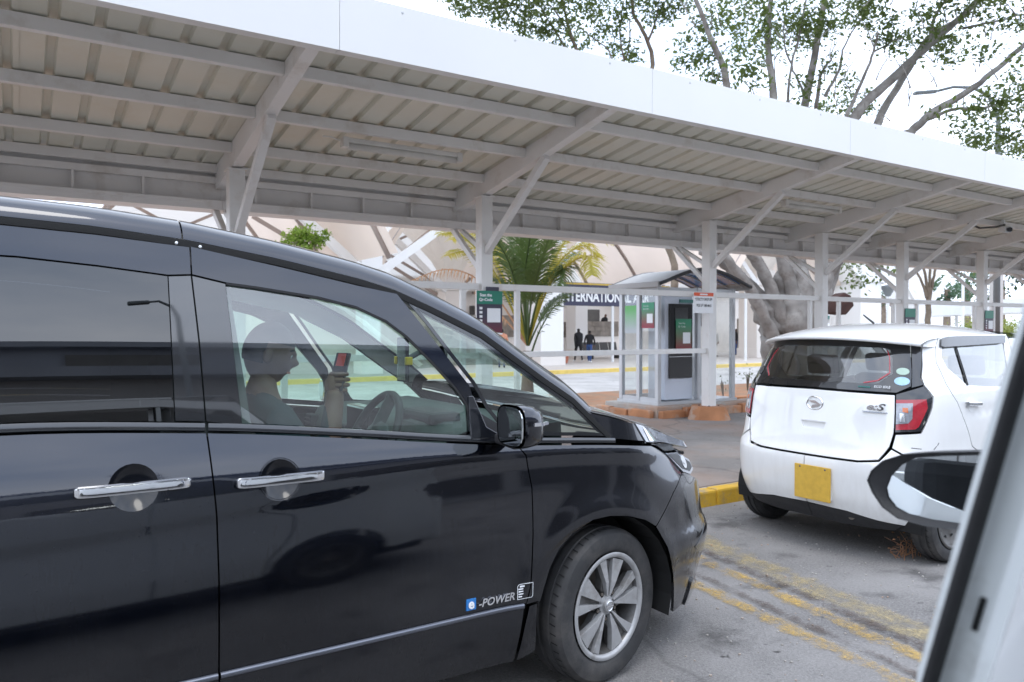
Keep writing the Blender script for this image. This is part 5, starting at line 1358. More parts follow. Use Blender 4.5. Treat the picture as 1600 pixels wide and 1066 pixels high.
# door mirror
mx = 1.13
mo = [atX(px, py, mx) for px, py in ((1368, 748), (1374, 733), (1390, 718), (1418, 709), (1460, 706.5), (1520, 706), (1570, 708), (1590, 722), (1592, 775), (1580, 822), (1550, 832), (1500, 828), (1450, 820), (1412, 808), (1390, 790), (1376, 768))]
mi_ = [atX(px, py, mx) for px, py in ((1391, 776), (1388, 762), (1394, 744), (1408, 727), (1428, 716), (1470, 713.5), (1520, 713), (1562, 716), (1578, 730), (1580, 775), (1568, 816), (1545, 824), (1500, 821), (1455, 813), (1420, 803), (1402, 792))]
cen = sum(mo, Vector())/len(mo); n = len(mo)
tilt = Vector((-.907, -.405, .083)).normalized()
def plane_x(p): return Vector((mx-((p.y-cen.y)*tilt.y+(p.z-cen.z)*tilt.z)/tilt.x*.35, p.y, p.z))
e = empty('door_mirror', cen); e.parent = own; e.location = cen-own.location
rings = []
for dx, sc in ((-.004, .985), (-.008, 1.0), (.0, 1.015), (.03, 1.0), (.06, .90), (.085, .68), (.10, .35), (.104, .05)):
    rings.append([Vector((plane_x(p).x+dx, cen.y+(p.y-cen.y)*sc, cen.z+(p.z-cen.z)*sc)) for p in mo])
b = MB(); b.add([p for r in rings for p in r], [(i*n+k, i*n+(k+1) % n, (i+1)*n+(k+1) % n, (i+1)*n+k) for i in range(len(rings)-1) for k in range(n)]+[tuple(range((len(rings)-1)*n, len(rings)*n))])
inn = [[Vector((plane_x(p).x+d, p.y, p.z)) for p in q] for q, d in (([mo[i].lerp(cen, .015) for i in range(n)], -.004), (mi_, .006))]
b.add(inn[0]+inn[1], [(k, n+k, n+(k+1) % n, (k+1) % n) for k in range(n)])
b.build('housing', M['black_plastic'], e, sharp=50)
# the glass itself is set at the driver's angle inside the shell
gl = []
for p in mi_: gl.append(Vector((mx+.010-((p.y-cen.y)*tilt.y+(p.z-cen.z)*tilt.z)/tilt.x*.35, p.y, p.z)))
me = MB().add(gl, [tuple(range(n))[::-1]]).mesh('mirror_glass')
o = link('mirror_glass', me, M['mirror'], e)
me.polygons.foreach_set('use_smooth', [True]); me.normals_split_custom_set_from_vertices([tuple(tilt)]*n)
MB().bar((mx+.02, .50, 1.20), (mx+.03, oye(1.18)-.01, 1.17), .07, .04).build('arm', M['black_plastic'], e, bevel=.01)
# ================================================================== kiosk
KX0, KX1, KY0, KY1, KZ = 8.20, 9.92, 8.62, 9.52, .32
o = MB().box((KX0-.16, KY0-.16, .0), (KX1+.22, KY1+.16, .30)).build('kiosk_plinth', M['concrete'], bevel=.02); tag(o, 'low concrete plinth edged with red blocks under the kiosk', 'plinth')
x = KX0-.16; rr = random.Random(2)
while x < KX1+.1:
    L = rr.uniform(.34, .5); MB().box((x+.006, KY0-.28+rr.uniform(-.02, .02), .10), (x+L-.006, KY0-.165, .27+rr.uniform(-.03, .015))).build('block', M['red_block'], o, bevel=.022); x += L
y = KY0-.1
while y < KY1+.1:
    L = rr.uniform(.34, .5); MB().box((KX0-.28+rr.uniform(-.02, .02), y+.006, .10), (KX0-.165, y+L-.006, .25+rr.uniform(-.03, .015))).build('block', M['red_block'], o, bevel=.022); y += L
ki = empty('kiosk', ((KX0+KX1)/2, (KY0+KY1)/2, .3), 'glazed aluminium kiosk with curved roof and blue soffit behind the shelter post', 'kiosk')
HT = 2.12
MB().box((KX0-.02, KY0-.02, .30), (KX1+.02, KY1+.02, .345)).build('sill', M['alu'], ki)
for X, Y in ((KX0, KY0), (KX0, KY1-.07), (KX0, (KY0+KY1)/2-.03), (KX1-.07, KY0), (KX1-.07, KY1-.07), (9.05, KY0)):
    MB().box((X, Y, .345), (X+.07, Y+.07, HT)).build('frame_post', M['alu'], ki, bevel=.006)
for z in (HT-.07, .345):
    MB().box((KX0+.01, KY0+.07, z), (KX0+.06, KY1-.07, z+.06)).build('frame_rail', M['alu'], ki)
    MB().box((KX0+.07, KY1-.06, z), (KX1-.07, KY1-.01, z+.06)).build('frame_rail', M['alu'], ki)
MB().box((KX0+.07, KY0+.01, HT-.07), (KX1-.07, KY0+.06, HT-.01)).build('frame_rail', M['alu'], ki)
for a, b in ((KY0+.07, (KY0+KY1)/2-.03), ((KY0+KY1)/2+.04, KY1-.07)):
    MB().box((KX0+.03, a, .405), (KX0+.037, b, HT-.07)).build('glass_pane', M['glass_kiosk'], ki)
MB().box((KX0+.07, KY1-.04, .405), (9.1, KY1-.033, HT-.07)).build('glass_pane', M['glass_kiosk'], ki)
MB().box((9.12, KY1-.04, .405), (KX1-.07, KY1-.033, HT-.07)).build('glass_pane', M['glass_kiosk'], ki)
MB().box((9.12, KY0+.03, .405), (KX1-.07, KY0+.037, HT-.07)).build('glass_pane', M['glass_kiosk'], ki)
# vaulted roof: upper skin, blue soffit, edge trim
xc, hw = (KX0+KX1)/2+.02, (KX1-KX0)/2+.15
def arc(t, d=0): a = rad(-58+116*t); R_ = hw/math.sin(rad(58)); return xc+(R_-d)*math.sin(a), HT+.06+(R_-d)*math.cos(a)-R_*math.cos(rad(58))
def arc(t, d=0): return xc+(2*t-1)*hw, HT+.0+.25*math.sin(math.pi*t)**1.15-d
T_ = [i/20 for i in range(21)]
MB().grid(lambda t, y: Vector((arc(t)[0], y, arc(t)[1]+.05)), T_, [KY0-.16, KY0+.3, KY1+.08]).grid(lambda t, y: Vector((arc(t)[0], y, arc(t)[1]+.03)), T_, [KY0-.16, KY1+.08]).build('roof_skin', M['roof_grey'], ki, smooth=True)
MB().grid(lambda t, y: Vector((arc(t)[0], y, arc(t)[1]+.015)), T_[2:-2], [KY0-.14, KY1+.07]).build('soffit', M['roof_blue'], ki, smooth=True)
for y in (KY0-.18, KY1+.08): MB().tube([(arc(t)[0], y, arc(t)[1]+.03) for t in T_], .028, 8).build('roof_edge', M['grey_plastic'], ki, smooth=True)
for s in (0, 1): MB().box((arc(s)[0]-.03, KY0-.16, HT-.02), (arc(s)[0]+.03, KY1+.08, HT+.06)).build('eaves', M['roof_grey'], ki)
for k in range(4): MB().tube([(arc(t)[0], KY0-.1+.3*k, arc(t)[1]) for t in T_[1:-1]], .012, 6).build('roof_rib', M['roof_grey'], ki, smooth=True)
# payment machine
mcx0, mcx1 = 8.42, 9.02
pm = empty('payment_machine', ((mcx0+mcx1)/2, 8.9, .33), 'grey cash machine with black front standing inside the kiosk', 'machine')
MB().box((mcx0, KY0+.08, .36), (mcx1, KY0+.46, 1.98)).build('cabinet', M['machine_grey'], pm, bevel=.02)
MB().box((mcx0+.07, KY0+.052, .70), (mcx1-.03, KY0+.08, 1.86)).build('front_panel', M['screen'], pm, bevel=.006)
MB().box((mcx0+.18, KY0+.045, 1.60), (mcx1-.14, KY0+.054, 1.80)).build('display', M['grey_plastic'], pm)
MB().box((mcx0+.07, KY0+.044, 1.03), (mcx1-.03, KY0+.056, 1.04)).build('shelf_edge', M['alu'], pm)
MB().box((mcx0+.33, KY0+.044, 1.09), (mcx1-.2, KY0+.056, 1.15)).build('card_slot', M['machine_grey'], pm)
MB().box((mcx0+.3, KY0+.05, 1.88), (mcx1+.0, KY0+.075, 1.93)).build('top_strip', M['teal'], pm)
M['poster'] = gradient('poster', (.03, .26, .13), (.22, .02, .03), 1.55, 1.15)
M['poster_b'] = gradient('poster_b', (.03, .28, .14), (.28, .03, .05), 1.80, 1.52)
M['poster_c'] = gradient('poster_c', (.12, .42, .12), (.42, .46, .47), 1.78, 1.45)
def poster(c, wd, ht, xd, mat, lab, sq=True, txt=True):
    x = Vector(xd).normalized(); z = Vector((0, 0, 1)); nrm = x.cross(z); c = Vector(c)
    e = empty('poster', c, lab, 'poster')
    def pane(nm, x0, x1, z0, z1, d, m):
        p = [c+x*a+z*b+nrm*d for a, b in ((x0, z0), (x1, z0), (x1, z1), (x0, z1))]; q = [v-nrm*.003 for v in p]
        return MB().add(p+q, [(0,1,2,3),(7,6,5,4),(0,4,5,1),(1,5,6,2),(2,6,7,3),(3,7,4,0)]).build(nm, m, e)
    pane('sheet', -wd/2, wd/2, -ht/2, ht/2, 0, mat)
    if sq: pane('blank_square', -.06*wd, .40*wd, -.30*ht, .06*ht, .005, M['sign_white'])
    if txt:
        text('lettering', 'Scan the', .085*ht, c+x*(-.14*wd)+z*(.36*ht)+nrm*.005, x, z, M['sign_white'], e)
        text('lettering', 'Qr-Code', .085*ht, c+x*(-.14*wd)+z*(.25*ht)+nrm*.005, x, z, M['sign_white'], e)
    return e
poster(((mcx0+mcx1)/2+.06, KY0+.036, 1.385), .34, .48, (1, 0, 0), M['poster'], 'green and red scan poster on the black front of the cash machine')
poster((KX0+.02, KY0+.25, 1.68), .28, .40, (0, -1, 0), M['poster_b'], 'green and red poster on the kiosk side glass, nearer pane')
poster((KX0+.02, KY1-.26, 1.62), .28, .44, (0, -1, 0), M['poster_c'], 'bright green poster on the kiosk side glass, farther pane', sq=False, txt=False)
MB().box((9.25, KY1-.3, .345), (9.8, KY1-.1, 1.0)).build('counter', M['alu'], ki)
# ================================================================== trees
def leaf_mesh(name, clusters, mat, size, rng, parent, per=60, flat=.7, clump=None):
    """clusters: (centre, radius); many small folded leaves through each cluster's volume, gathered on twigs"""
    V = []; F = []
    for c, r, *m in clusters:
        n = int(per*(r**2)*(m[0] if m else 1)); tw = max(3, n//14)
        tips = []
        for _ in range(tw):
            d = Vector((rng.gauss(0, 1), rng.gauss(0, 1), rng.gauss(0, .8))).normalized(); tips.append(Vector(c)+d*r*rng.uniform(.35, 1.0)**.7)
        for k in range(n):
            t = tips[k % tw]; p = t+Vector((rng.gauss(0, 1), rng.gauss(0, 1), rng.gauss(0, .7)))*(.16*r**.5 if clump is None else clump)
            s = size*rng.uniform(.6, 1.35)
            a = Vector((rng.gauss(0, 1), rng.gauss(0, 1), rng.gauss(0, 1)*flat-.3)).normalized(); b = a.cross(Vector((rng.gauss(0, .5), rng.gauss(0, .5), 1))).normalized(); u = a.cross(b)*.25
            i = len(V); V += [p-a*s*.5, p+b*s*.30+u*s*.3, p+a*s*.6, p-b*s*.30+u*s*.3]; F += [(i, i+1, i+2), (i, i+2, i+3)]
    me = bpy.data.meshes.new(name); me.from_pydata([tuple(v) for v in V], [], F); me.update()
    return link(name, me, mat, parent)
def limb(b, pts, r0, r1, n=8, wob=.0, rng=random):
    P = spline([tuple(p) for p in pts], 5); m = len(P)
    P = [Vector(p)+Vector((rng.uniform(-1, 1), rng.uniform(-1, 1), rng.uniform(-1, 1)))*wob for p in P]
    rs = [(r0+(r1-r0)*(i/(m-1))**.8)*(1+rng.uniform(-.07, .07)) for i in range(m)]
    b.tube(P, rs, n); return P
def px_limb(b, pl_, D, r0, r1, D1=None, n=8, wob=.012, rng=random):
    D1 = D if D1 is None else D1; m = len(pl_)
    return limb(b, [atD(x, y, D+(D1-D)*i/(m-1)) for i, (x, y) in enumerate(pl_)], r0*.56*D/1200, r1*.42*D1/1200, n, wob, rng)
rng = random.Random(21)
# --- big pale-barked fig behind the kiosk
TD = 21.0
base = atD(1228, 600, TD)
fig = empty('fig_tree', (base.x, base.y, 0), 'large pale-barked fig tree with knotted trunk rising behind the shelter', 'tree')
b = MB()
for pl_, r0, r1, d1 in (([(1222, 620), (1218, 560), (1196, 500), (1170, 450), (1140, 410), (1112, 370), (1090, 300), (1070, 200)], 24, 9, 19.5),
                        ([(1235, 620), (1232, 540), (1212, 470), (1190, 420), (1165, 380), (1150, 320), (1135, 130), (1110, 60), (1085, -10)], 26, 7, 20),
                        ([(1240, 620), (1245, 540), (1240, 470), (1225, 410), (1212, 370), (1215, 260), (1208, 150), (1200, 60), (1207, -20)], 30, 7, 20.5),
                        ([(1252, 620), (1255, 540), (1250, 470), (1248, 410), (1255, 360), (1252, 260), (1258, 165), (1272, 90), (1292, -20)], 30, 9, 21.5),
                        ([(1262, 620), (1268, 550), (1275, 490), (1288, 440), (1300, 400), (1310, 320), (1325, 215), (1345, 170), (1392, 125), (1452, 70), (1500, 28), (1550, -20)], 28, 10, 21),
                        ([(1268, 560), (1286, 480), (1305, 420), (1330, 330), (1362, 215), (1388, 160), (1420, 108), (1450, 60), (1500, 30)], 20, 8, 22),
                        ([(1290, 440), (1330, 370), (1400, 230), (1428, 203), (1455, 178), (1510, 145), (1560, 105), (1610, 60)], 18, 8, 20),
                        ([(1200, 480), (1180, 455), (1150, 428), (1120, 405), (1095, 392)], 20, 16, 20.6),
                        ([(1440, 190), (1490, 172), (1540, 168), (1610, 150)], 6, 3, 20),
                        ([(1322, 185), (1345, 130), (1365, 80), (1372, 50)], 6, 3, 20),
                        ([(1365, 80), (1395, 65), (1410, 60)], 3, 2, 20), ([(1258, 150), (1240, 110), (1225, 60), (1230, -10)], 4, 2, 21),
                        ([(1290, 150), (1310, 110), (1320, 70), (1345, 30)], 5, 2, 21), ([(1455, 70), (1460, 30), (1490, -20)], 6, 4, 21), ([(1505, 45), (1550, 35), (1610, 20)], 4, 3, 21),
                        ([(1230, 165), (1238, 100), (1250, 50), (1262, -15)], 4, 3, 20.4), ([(1275, 170), (1282, 120), (1300, 90)], 6, 4, 20.4)):
    px_limb(b, pl_, TD, r0, r1, d1, 10, .02, rng)
for pl_, r0, r1 in (([(1240, 650), (1240, 570), (1238, 520), (1236, 470)], 84, 52), ([(1262, 650), (1262, 560), (1268, 500), (1280, 455)], 58, 34), ([(1222, 650), (1216, 560), (1206, 510), (1192, 470)], 52, 34), ([(1236, 560), (1226, 480), (1214, 430)], 40, 24), ([(1250, 560), (1250, 470), (1250, 425)], 44, 26)):
    px_limb(b, pl_, TD+.1, r0, r1/.75, None, 14, .05, rng)
for k in range(90):
    x0, y0 = rng.uniform(1060, 1600), rng.uniform(-20, 190); D = rng.uniform(19.5, 22); dx, dy = rng.uniform(-26, 26), rng.uniform(-50, -12)
    px_limb(b, [(x0, y0), (x0+dx*.4, y0+dy*.5), (x0+dx, y0+dy)], D, 2.2, 1.0, None, 5, .01, rng)
b.build('trunk', M['bark'], fig, smooth=True)
rot = MB(); c = atD(1312, 478, 19.9)
rot.prism([(-.35, -.20), (.05, -.24), (.25, .0), (.16, .26), (.0, .34), (-.35, .1)], Matrix.Translation(c) @ Matrix(((RT.x, 0, -FW.x, 0), (RT.y, 0, -FW.y, 0), (0, 1, 0, 0), (0, 0, 0, 1))), -.3, .3)
rot.build('sawn_limb', M['cut_wood'], fig, bevel=.04)
cl = []
for x, y, r, d in ((1085, 75, 38, 0), (1105, 110, 30, 0), (1075, 95, 22, 0), (1120, 35, 40, 0), (1150, 5, 45, 1), (1180, 40, 45, 0), (1168, 85, 36, -1), (1182, 120, 28, -1), (1235, 60, 42, 1), (1222, 20, 40, 0), (1270, 45, 40, 0), (1300, 15, 55, 0), (1330, 5, 50, 1), (1260, 135, 26, 0), (1295, 100, 22, 0), (1310, 130, 24, 1), (1300, 165, 30, 2), (1335, 165, 28, 2), (1352, 180, 18, 1),
                   (1375, 55, 28, 0), (1420, 40, 40, 0), (1440, 60, 38, 1), (1405, 70, 18, 0), (1470, 75, 34, 0), (1490, 65, 28, 1), (1360, 20, 35, 0), (1480, 10, 30, 0), (1525, 5, 32, 0), (1530, 80, 18, -1), (1552, 75, 16, -1), (1575, 35, 22, 0), (1595, 30, 26, 0), (1250, 170, 16, 0), (1140, 140, 14, 0), (1510, 185, 24, -1),
                   (1540, 165, 34, -1), (1560, 195, 44, -1), (1585, 150, 36, -1), (1530, 215, 34, 0), (1570, 235, 40, 0), (1598, 205, 40, -1), (1600, 110, 30, -1), (1500, 205, 14, -1), (1480, 172, 12, -1), (1455, 180, 10, 0)):
    D = 20.5+d*1.4; cl.append((atD(x, y, D), r*D/1200))
for k in range(26): D = rng.uniform(18, 24); cl.append((atD(rng.uniform(1050, 1700), rng.uniform(-260, -20), D), rng.uniform(.7, 1.3)))
leaf_mesh('crown', cl, M['leaf'], .122, rng, fig, per=800, clump=.14)
# --- lighter fig to the left, behind the fascia
TD2 = 25.0
bs = atD(930, 560, TD2); tl = empty('leafy_tree', (bs.x, bs.y, -.3), 'leafy tree with thin dark limbs showing above the left of the shelter fascia', 'tree')
b = MB()
trunk0 = [(1052, 620), (1052, 480), (1050, 400), (1000, 320), (945, 250)]
px_limb(b, trunk0, TD2, 14, 9, None, 10, .02, rng)
for pl_, r0, r1 in (([(945, 260), (925, 150), (903, 85), (885, 30), (875, -30)], 8, 4), ([(948, 260), (1000, 150), (1020, 100), (1008, 55), (990, 20), (985, -40)], 8, 5), ([(1012, 65), (1022, 40), (1030, 0)], 4, 2), ([(925, 150), (880, 70), (850, 20), (830, -20)], 4, 2),
                    ([(930, 160), (955, 90), (920, 55), (900, 40)], 3, 1.5), ([(903, 85), (870, 20), (840, 8), (760, 12)], 3, 1.5), ([(955, 120), (980, 85), (985, 30)], 3, 2), ([(975, 95), (968, 50), (975, 0)], 3, 1.5)):
    px_limb(b, pl_, TD2, r0, r1, None, 8, .015, rng)
b.build('trunk', M['bark_brown'], tl, smooth=True)
cl = [(atD(x, y, TD2+d), r*TD2/1200) for x, y, r, d in ((725, 12, 22, 0), (735, 0, 28, 0), (775, 25, 26, 0), (800, 30, 36, 0), (835, 45, 34, 1), (850, 20, 40, 0), (870, 50, 30, 0), (900, 60, 24, 1), (905, 20, 36, -1), (945, 20, 40, 0), (950, 50, 28, 0), (975, 75, 24, 0), (990, 90, 18, 0), (1000, 15, 34, 0), (1025, 20, 26, 0), (1040, 5, 28, 0), (965, 85, 18, 1), (1060, 0, 26, 0), (880, 70, 14, 0))]
for k in range(16): cl.append((atD(rng.uniform(690, 1080), rng.uniform(-220, -15), TD2+rng.uniform(-2, 2)), rng.uniform(.8, 1.4)))
leaf_mesh('crown', cl, M['leaf'], .128, rng, tl, per=760, clump=.15)
# --- brown multi-stem trunk further along
D3 = 33; bs = atD(1450, 545, D3); t3 = empty('multistem_tree', (bs.x, bs.y, -.3), 'brown multi-stemmed tree trunk seen beyond the hatchback roof', 'tree')
b = MB()
px_limb(b, [(1451, 560), (1450, 500), (1452, 450)], D3, 9, 9, None, 10, .02, rng)
for pl_ in ([(1450, 470), (1446, 430), (1436, 400), (1425, 340)], [(1451, 470), (1453, 430), (1452, 400), (1455, 330)], [(1452, 470), (1460, 430), (1466, 400), (1480, 330)], [(1448, 465), (1440, 440), (1430, 420)]): px_limb(b, pl_, D3, 5, 3, None, 8, .02, rng)
b.build('trunk', M['bark_brown'], t3, smooth=True)
cl = [(atD(x, y, D3-3+d), r*D3/1200) for x, y, r, d in ((1320, 420, 22, 0), (1345, 425, 22, 0), (1360, 412, 24, 0), (1385, 420, 18, 0), (1330, 440, 16, 0), (1345, 445, 12, 0), (1312, 408, 14, 1), (1400, 412, 12, 0), (1370, 435, 10, 0), (1332, 452, 7, 0), (1520, 424, 12, 3))]
for k in range(14): cl.append((atD(rng.uniform(1330, 1560), rng.uniform(270, 390), D3+rng.uniform(-3, 3)), rng.uniform(.8, 1.4)))
leaf_mesh('crown', cl, M['leaf'], .2, rng, t3, per=150, clump=.2)
# --- shrub tops near the terminal, weeds behind the kiosk
def shrub(name, px_, py_, D, rpx, mat, lab, size=.1, per=300, group=None):
    c = atD(px_, py_, D); e = empty(name, (c.x, c.y, c.z-rpx*D/1200), lab, 'shrub', group)
    b = MB()
    for k in range(7):
        b.tube([(c.x, c.y, max(-.3, c.z-rpx*D/1200*1.8)), c+Vector((rng.uniform(-.4, .4), rng.uniform(-.4, .4), rng.uniform(-.2, .5)))*rpx*D/1200], [.012, .004], 5)
    b.build('stem', M['bark_brown'], e)
    leaf_mesh('foliage', [(c+Vector((rng.uniform(-.7, .7), rng.uniform(-.3, .3), rng.uniform(-.5, .5)))*rpx*D/1200, rpx*D/1200*.6) for _ in range(6)], mat, size, rng, e, per=per)
shrub('bush', 465, 374, 24, 30, M['leaf_light'], 'bright green bush top showing between minivan roof and shelter gutter', .12, 1300)
shrub('bush', 493, 372, 24, 16, M['leaf_light'], 'small bright green sprig right of the bush above the minivan roof', .12, 1300)
for px_, py_, r_, lab in ((1168, 585, 14, 'young green shrub growing behind the kiosk corner beside the hatchback'), (1130, 598, 12, 'thin grey-green weed behind the shelter post at the kiosk'), (1098, 600, 12, 'thin weed seen through the kiosk behind the cash machine')):
    shrub('shrub', px_, py_, 13.8, r_, M['leaf'] if r_ > 13 else M['palm'], lab, .05, 700 if r_ > 13 else 300)
# --- palm
PB = atD(824, 585, 16.5); PB.z = -.02
pm_ = empty('palm', PB, 'young feather palm with green and yellowing fronds beyond the shelter rail', 'palm tree')
b = MB(); top = Vector((PB.x, PB.y, 1.0))
b.tube([PB, PB+Vector((0, 0, .5)), top], [.16, .12, .10], 10)
b.build('trunk', M['bark_brown'], pm_, smooth=True)
def frond(ctrl, mat, lf=.50, n=64, droop=.3, name='frond'):
    P = [Vector(p) for p in spline([tuple(c) for c in ctrl], 10)]; b = MB(); m = len(P)
    b.tube(P, [.022*(1-.85*i/(m-1))+.003 for i in range(m)], 5); L = len(P)-1
    for i in range(n):
        t = .30+.70*i/n; f = t*L; k = min(L-1, int(f)); p = P[k].lerp(P[k+1], f-k); d = (P[k+1]-P[k]).normalized()
        sd = d.cross(Vector((0, 0, 1))); 
        if sd.length < .2: sd = d.cross(FW)
        sd.normalize(); ll = lf*(.35+.65*math.sin(math.pi*min(1, .12+.88*(t-.3)/.7)**.8))*rng.uniform(.85, 1.1)
        for s in (-1, 1):
            dirv = (sd*s*.9+d*.75+Vector((0, 0, rng.uniform(-.1, .25)))).normalized(); q1 = p+dirv*ll*.55; q2 = p+dirv*ll+Vector((0, 0, -droop*ll)); up = dirv.cross(d).normalized()*.012; w_ = d*.014
            b.add([p-w_, p+w_, q1+w_*.9, q2, q1-w_*.9], [(0, 1, 2, 4), (4, 2, 3)])
    b.build(name, mat, pm_)
DP = 16.5
def fr_(pts, mat, d1=0, **k): frond([atD(x, y, DP+d1*i/(len(pts)-1)) for i, (x, y) in enumerate(pts)], mat, **k)
root = (824, 540)
for pts, d1 in (([root, (818, 450), (815, 380), (806, 330)], -.6), ([root, (826, 450), (835, 370), (845, 310)], .8), ([root, (812, 470), (795, 410), (775, 375)], -1.2), ([root, (832, 460), (855, 390), (885, 350)], -1), ([root, (822, 460), (822, 400), (820, 320)], 1.5), ([root, (840, 470), (870, 420), (900, 395)], 1.2),
                ([root, (808, 480), (780, 440), (755, 430)], .8), ([root, (830, 470), (842, 420), (862, 360)], -1.6), ([root, (816, 460), (800, 390), (790, 340)], 1.2), ([(826, 540), (845, 500), (868, 470), (898, 452)], .6), ([root, (820, 440), (828, 370), (832, 300)], -1.8), ([root, (845, 455), (880, 420), (872, 452)], -.8)):
    fr_(pts, M['palm'], d1)
for pts, d1 in (([root, (785, 430), (735, 360), (672, 355)], .4), ([root, (780, 445), (730, 395), (700, 400)], 1.5), ([root, (795, 420), (755, 350), (715, 345)], 1.2), ([root, (855, 430), (900, 362), (955, 378)], .2), ([root, (862, 440), (915, 400), (925, 430)], -1.2), ([root, (850, 440), (890, 370), (940, 365)], .6), ([root, (860, 430), (905, 385), (935, 400)], -.6), ([root, (775, 430), (725, 372), (690, 365)], 1.0), ([root, (790, 420), (745, 365), (705, 375)], 2.0)): fr_(pts, M['palm_yellow'], d1, name='yellow_frond', lf=.52)
for pts, d1 in (([root, (780, 470), (735, 430), (690, 422), (640, 440)], .8), ([root, (790, 500), (760, 470), (745, 455)], .2)): fr_(pts, M['palm_dead'], d1, n=24, lf=.22, droop=1.2, name='dead_frond')
fr_([(828, 560), (842, 520), (862, 485), (880, 465)], M['palm'], -.3, n=10)
# --- far trees
def far_tree(px_, py_, D, wpx, hpx, mat, lab, size=.5):
    c = atD(px_, py_, D); e = empty('far_tree', (c.x, c.y, -.3), lab, 'tree', 'trees on the far side of the car park'); k = D/1200
    MB().tube([(c.x, c.y, -.3), (c.x, c.y, c.z)], [.5, .3], 8).build('trunk', M['bark_brown'], e)
    cl = [(c+RT*rng.uniform(-1, 1)*wpx*k+Vector((0, 0, rng.uniform(-1, 1)*hpx*k))+FW*rng.uniform(-2, 2), rng.uniform(.35, .6)*hpx*k) for _ in range(12)]
    leaf_mesh('crown', cl, mat, size, rng, e, per=70, clump=.5)
far_tree(1480, 452, 85, 34, 26, M['leaf_far'], 'dark rounded tree behind the brown trunk, far side of the car park')
far_tree(1512, 440, 95, 26, 22, M['leaf_far'], 'tall far tree left of the last shelter post')
far_tree(1565, 438, 80, 40, 26, M['leaf_dark'], 'dense dark green tree at the right edge beyond the shelter')
far_tree(1380, 462, 100, 22, 14, M['leaf_far'], 'pale far tree beside the round lamp')
for px_, lab in ((1520, 'yellow-green hedge mound behind the white walkway roof, left one'), (1560, 'yellow-green hedge mound at right edge behind the white roof')):
    c = atD(px_, 478, 70); e = empty('hedge', (c.x, c.y, -.3), lab, 'hedge'); MB().ball((c.x, c.y, .8), 1.2, 12, 8, (1.8, 1.0, .9)).build('core', M['leaf_hill'], e, smooth=True)
    leaf_mesh('foliage', [((c.x+rng.uniform(-1.6, 1.6), c.y+rng.uniform(-1, 1), rng.uniform(.6, 2.2)), .9) for _ in range(9)], M['leaf_hill'], .2, rng, e, per=260, clump=.3)
# --- tree behind the photographer (its crown shows only as a reflection)
# ================================================================== terminal across the forecourt
GZ = -.15
tb = empty('terminal_building', (25, 37, GZ), 'pale airport terminal behind the forecourt with vaulted roofs and stone panels', 'building')
a, z_ = atY(480, 450, 38), 3.9
MB().box((6, 38, GZ), (46, 38.4, z_)).build('wall', M['terminal'], tb)
MB().box((6, 37.6, z_), (46, 38.4, z_+.45)).build('fascia_band', M['terminal_grey'], tb)
def rect(name, x0, y0, x1, y1, Y, mat, th=.15, par=tb):
    p, q = atY(x0, y1, Y), atY(x1, y0, Y); return MB().box((p.x, Y, p.z), (q.x, Y+th, q.z)).build(name, mat, par)
M['win_dark'] = pbr('win_dark', (.10, .095, .09), .15, 0, .2)
# stone dado panels, coursed
rs = random.Random(4)
def stone(x0, x1, ztop, zbot, Y):
    p = atY(x0, 500, Y).x; q = atY(x1, 500, Y).x
    s = MB().box((p, Y, zbot), (q, Y+.2, ztop)).build('stone_panel', M['stone'], tb)
    MB().box((p-.3, Y+.02, GZ), (q+.3, Y+.3, zbot)).build('plinth_wall', M['terminal'], tb)
    z = zbot
    while z < ztop-.05:
        x = p+rs.uniform(-.5, 0)
        while x < q:
            L = rs.uniform(.5, .9); a, b = max(x, p)+.01, min(x+L, q)-.01
            if b > a+.05: MB().box((a, Y-.03-rs.uniform(0, .02), z+.01), (b, Y+.001, z+.29)).build('stone', M['stone'], s)
            x += L
        z += .30
stone(908, 966, 1.9, 1.05, 35.5); stone(868, 884, 1.8, 1.0, 35.5); stone(742, 832, 2.1, 1.05, 35.5); stone(1155, 1200, 2.2, .2, 35.5)
rect('window', 918, 484, 937, 503, 37.9, M['win_dark']); rect('window', 869, 482, 880, 503, 37.9, M['win_dark']); rect('window', 735, 478, 742, 492, 37.9, M['win_dark'])
rect('window', 1085, 480, 1100, 510, 37.9, M['win_dark']); rect('doorway', 1185, 440, 1210, 560, 37.9, M['win_dark'])
for px_ in (696, 710, 740, 797): rect('wall_light', px_, 454, px_+5, 460, 37.6, M['rib_steel'], .2)
M['inner_orange'] = pbr('inner_orange', (.55, .36, .2), .6)
rect('poster_panel', 872, 486, 879, 500, 37.8, M['inner_orange'], .05)
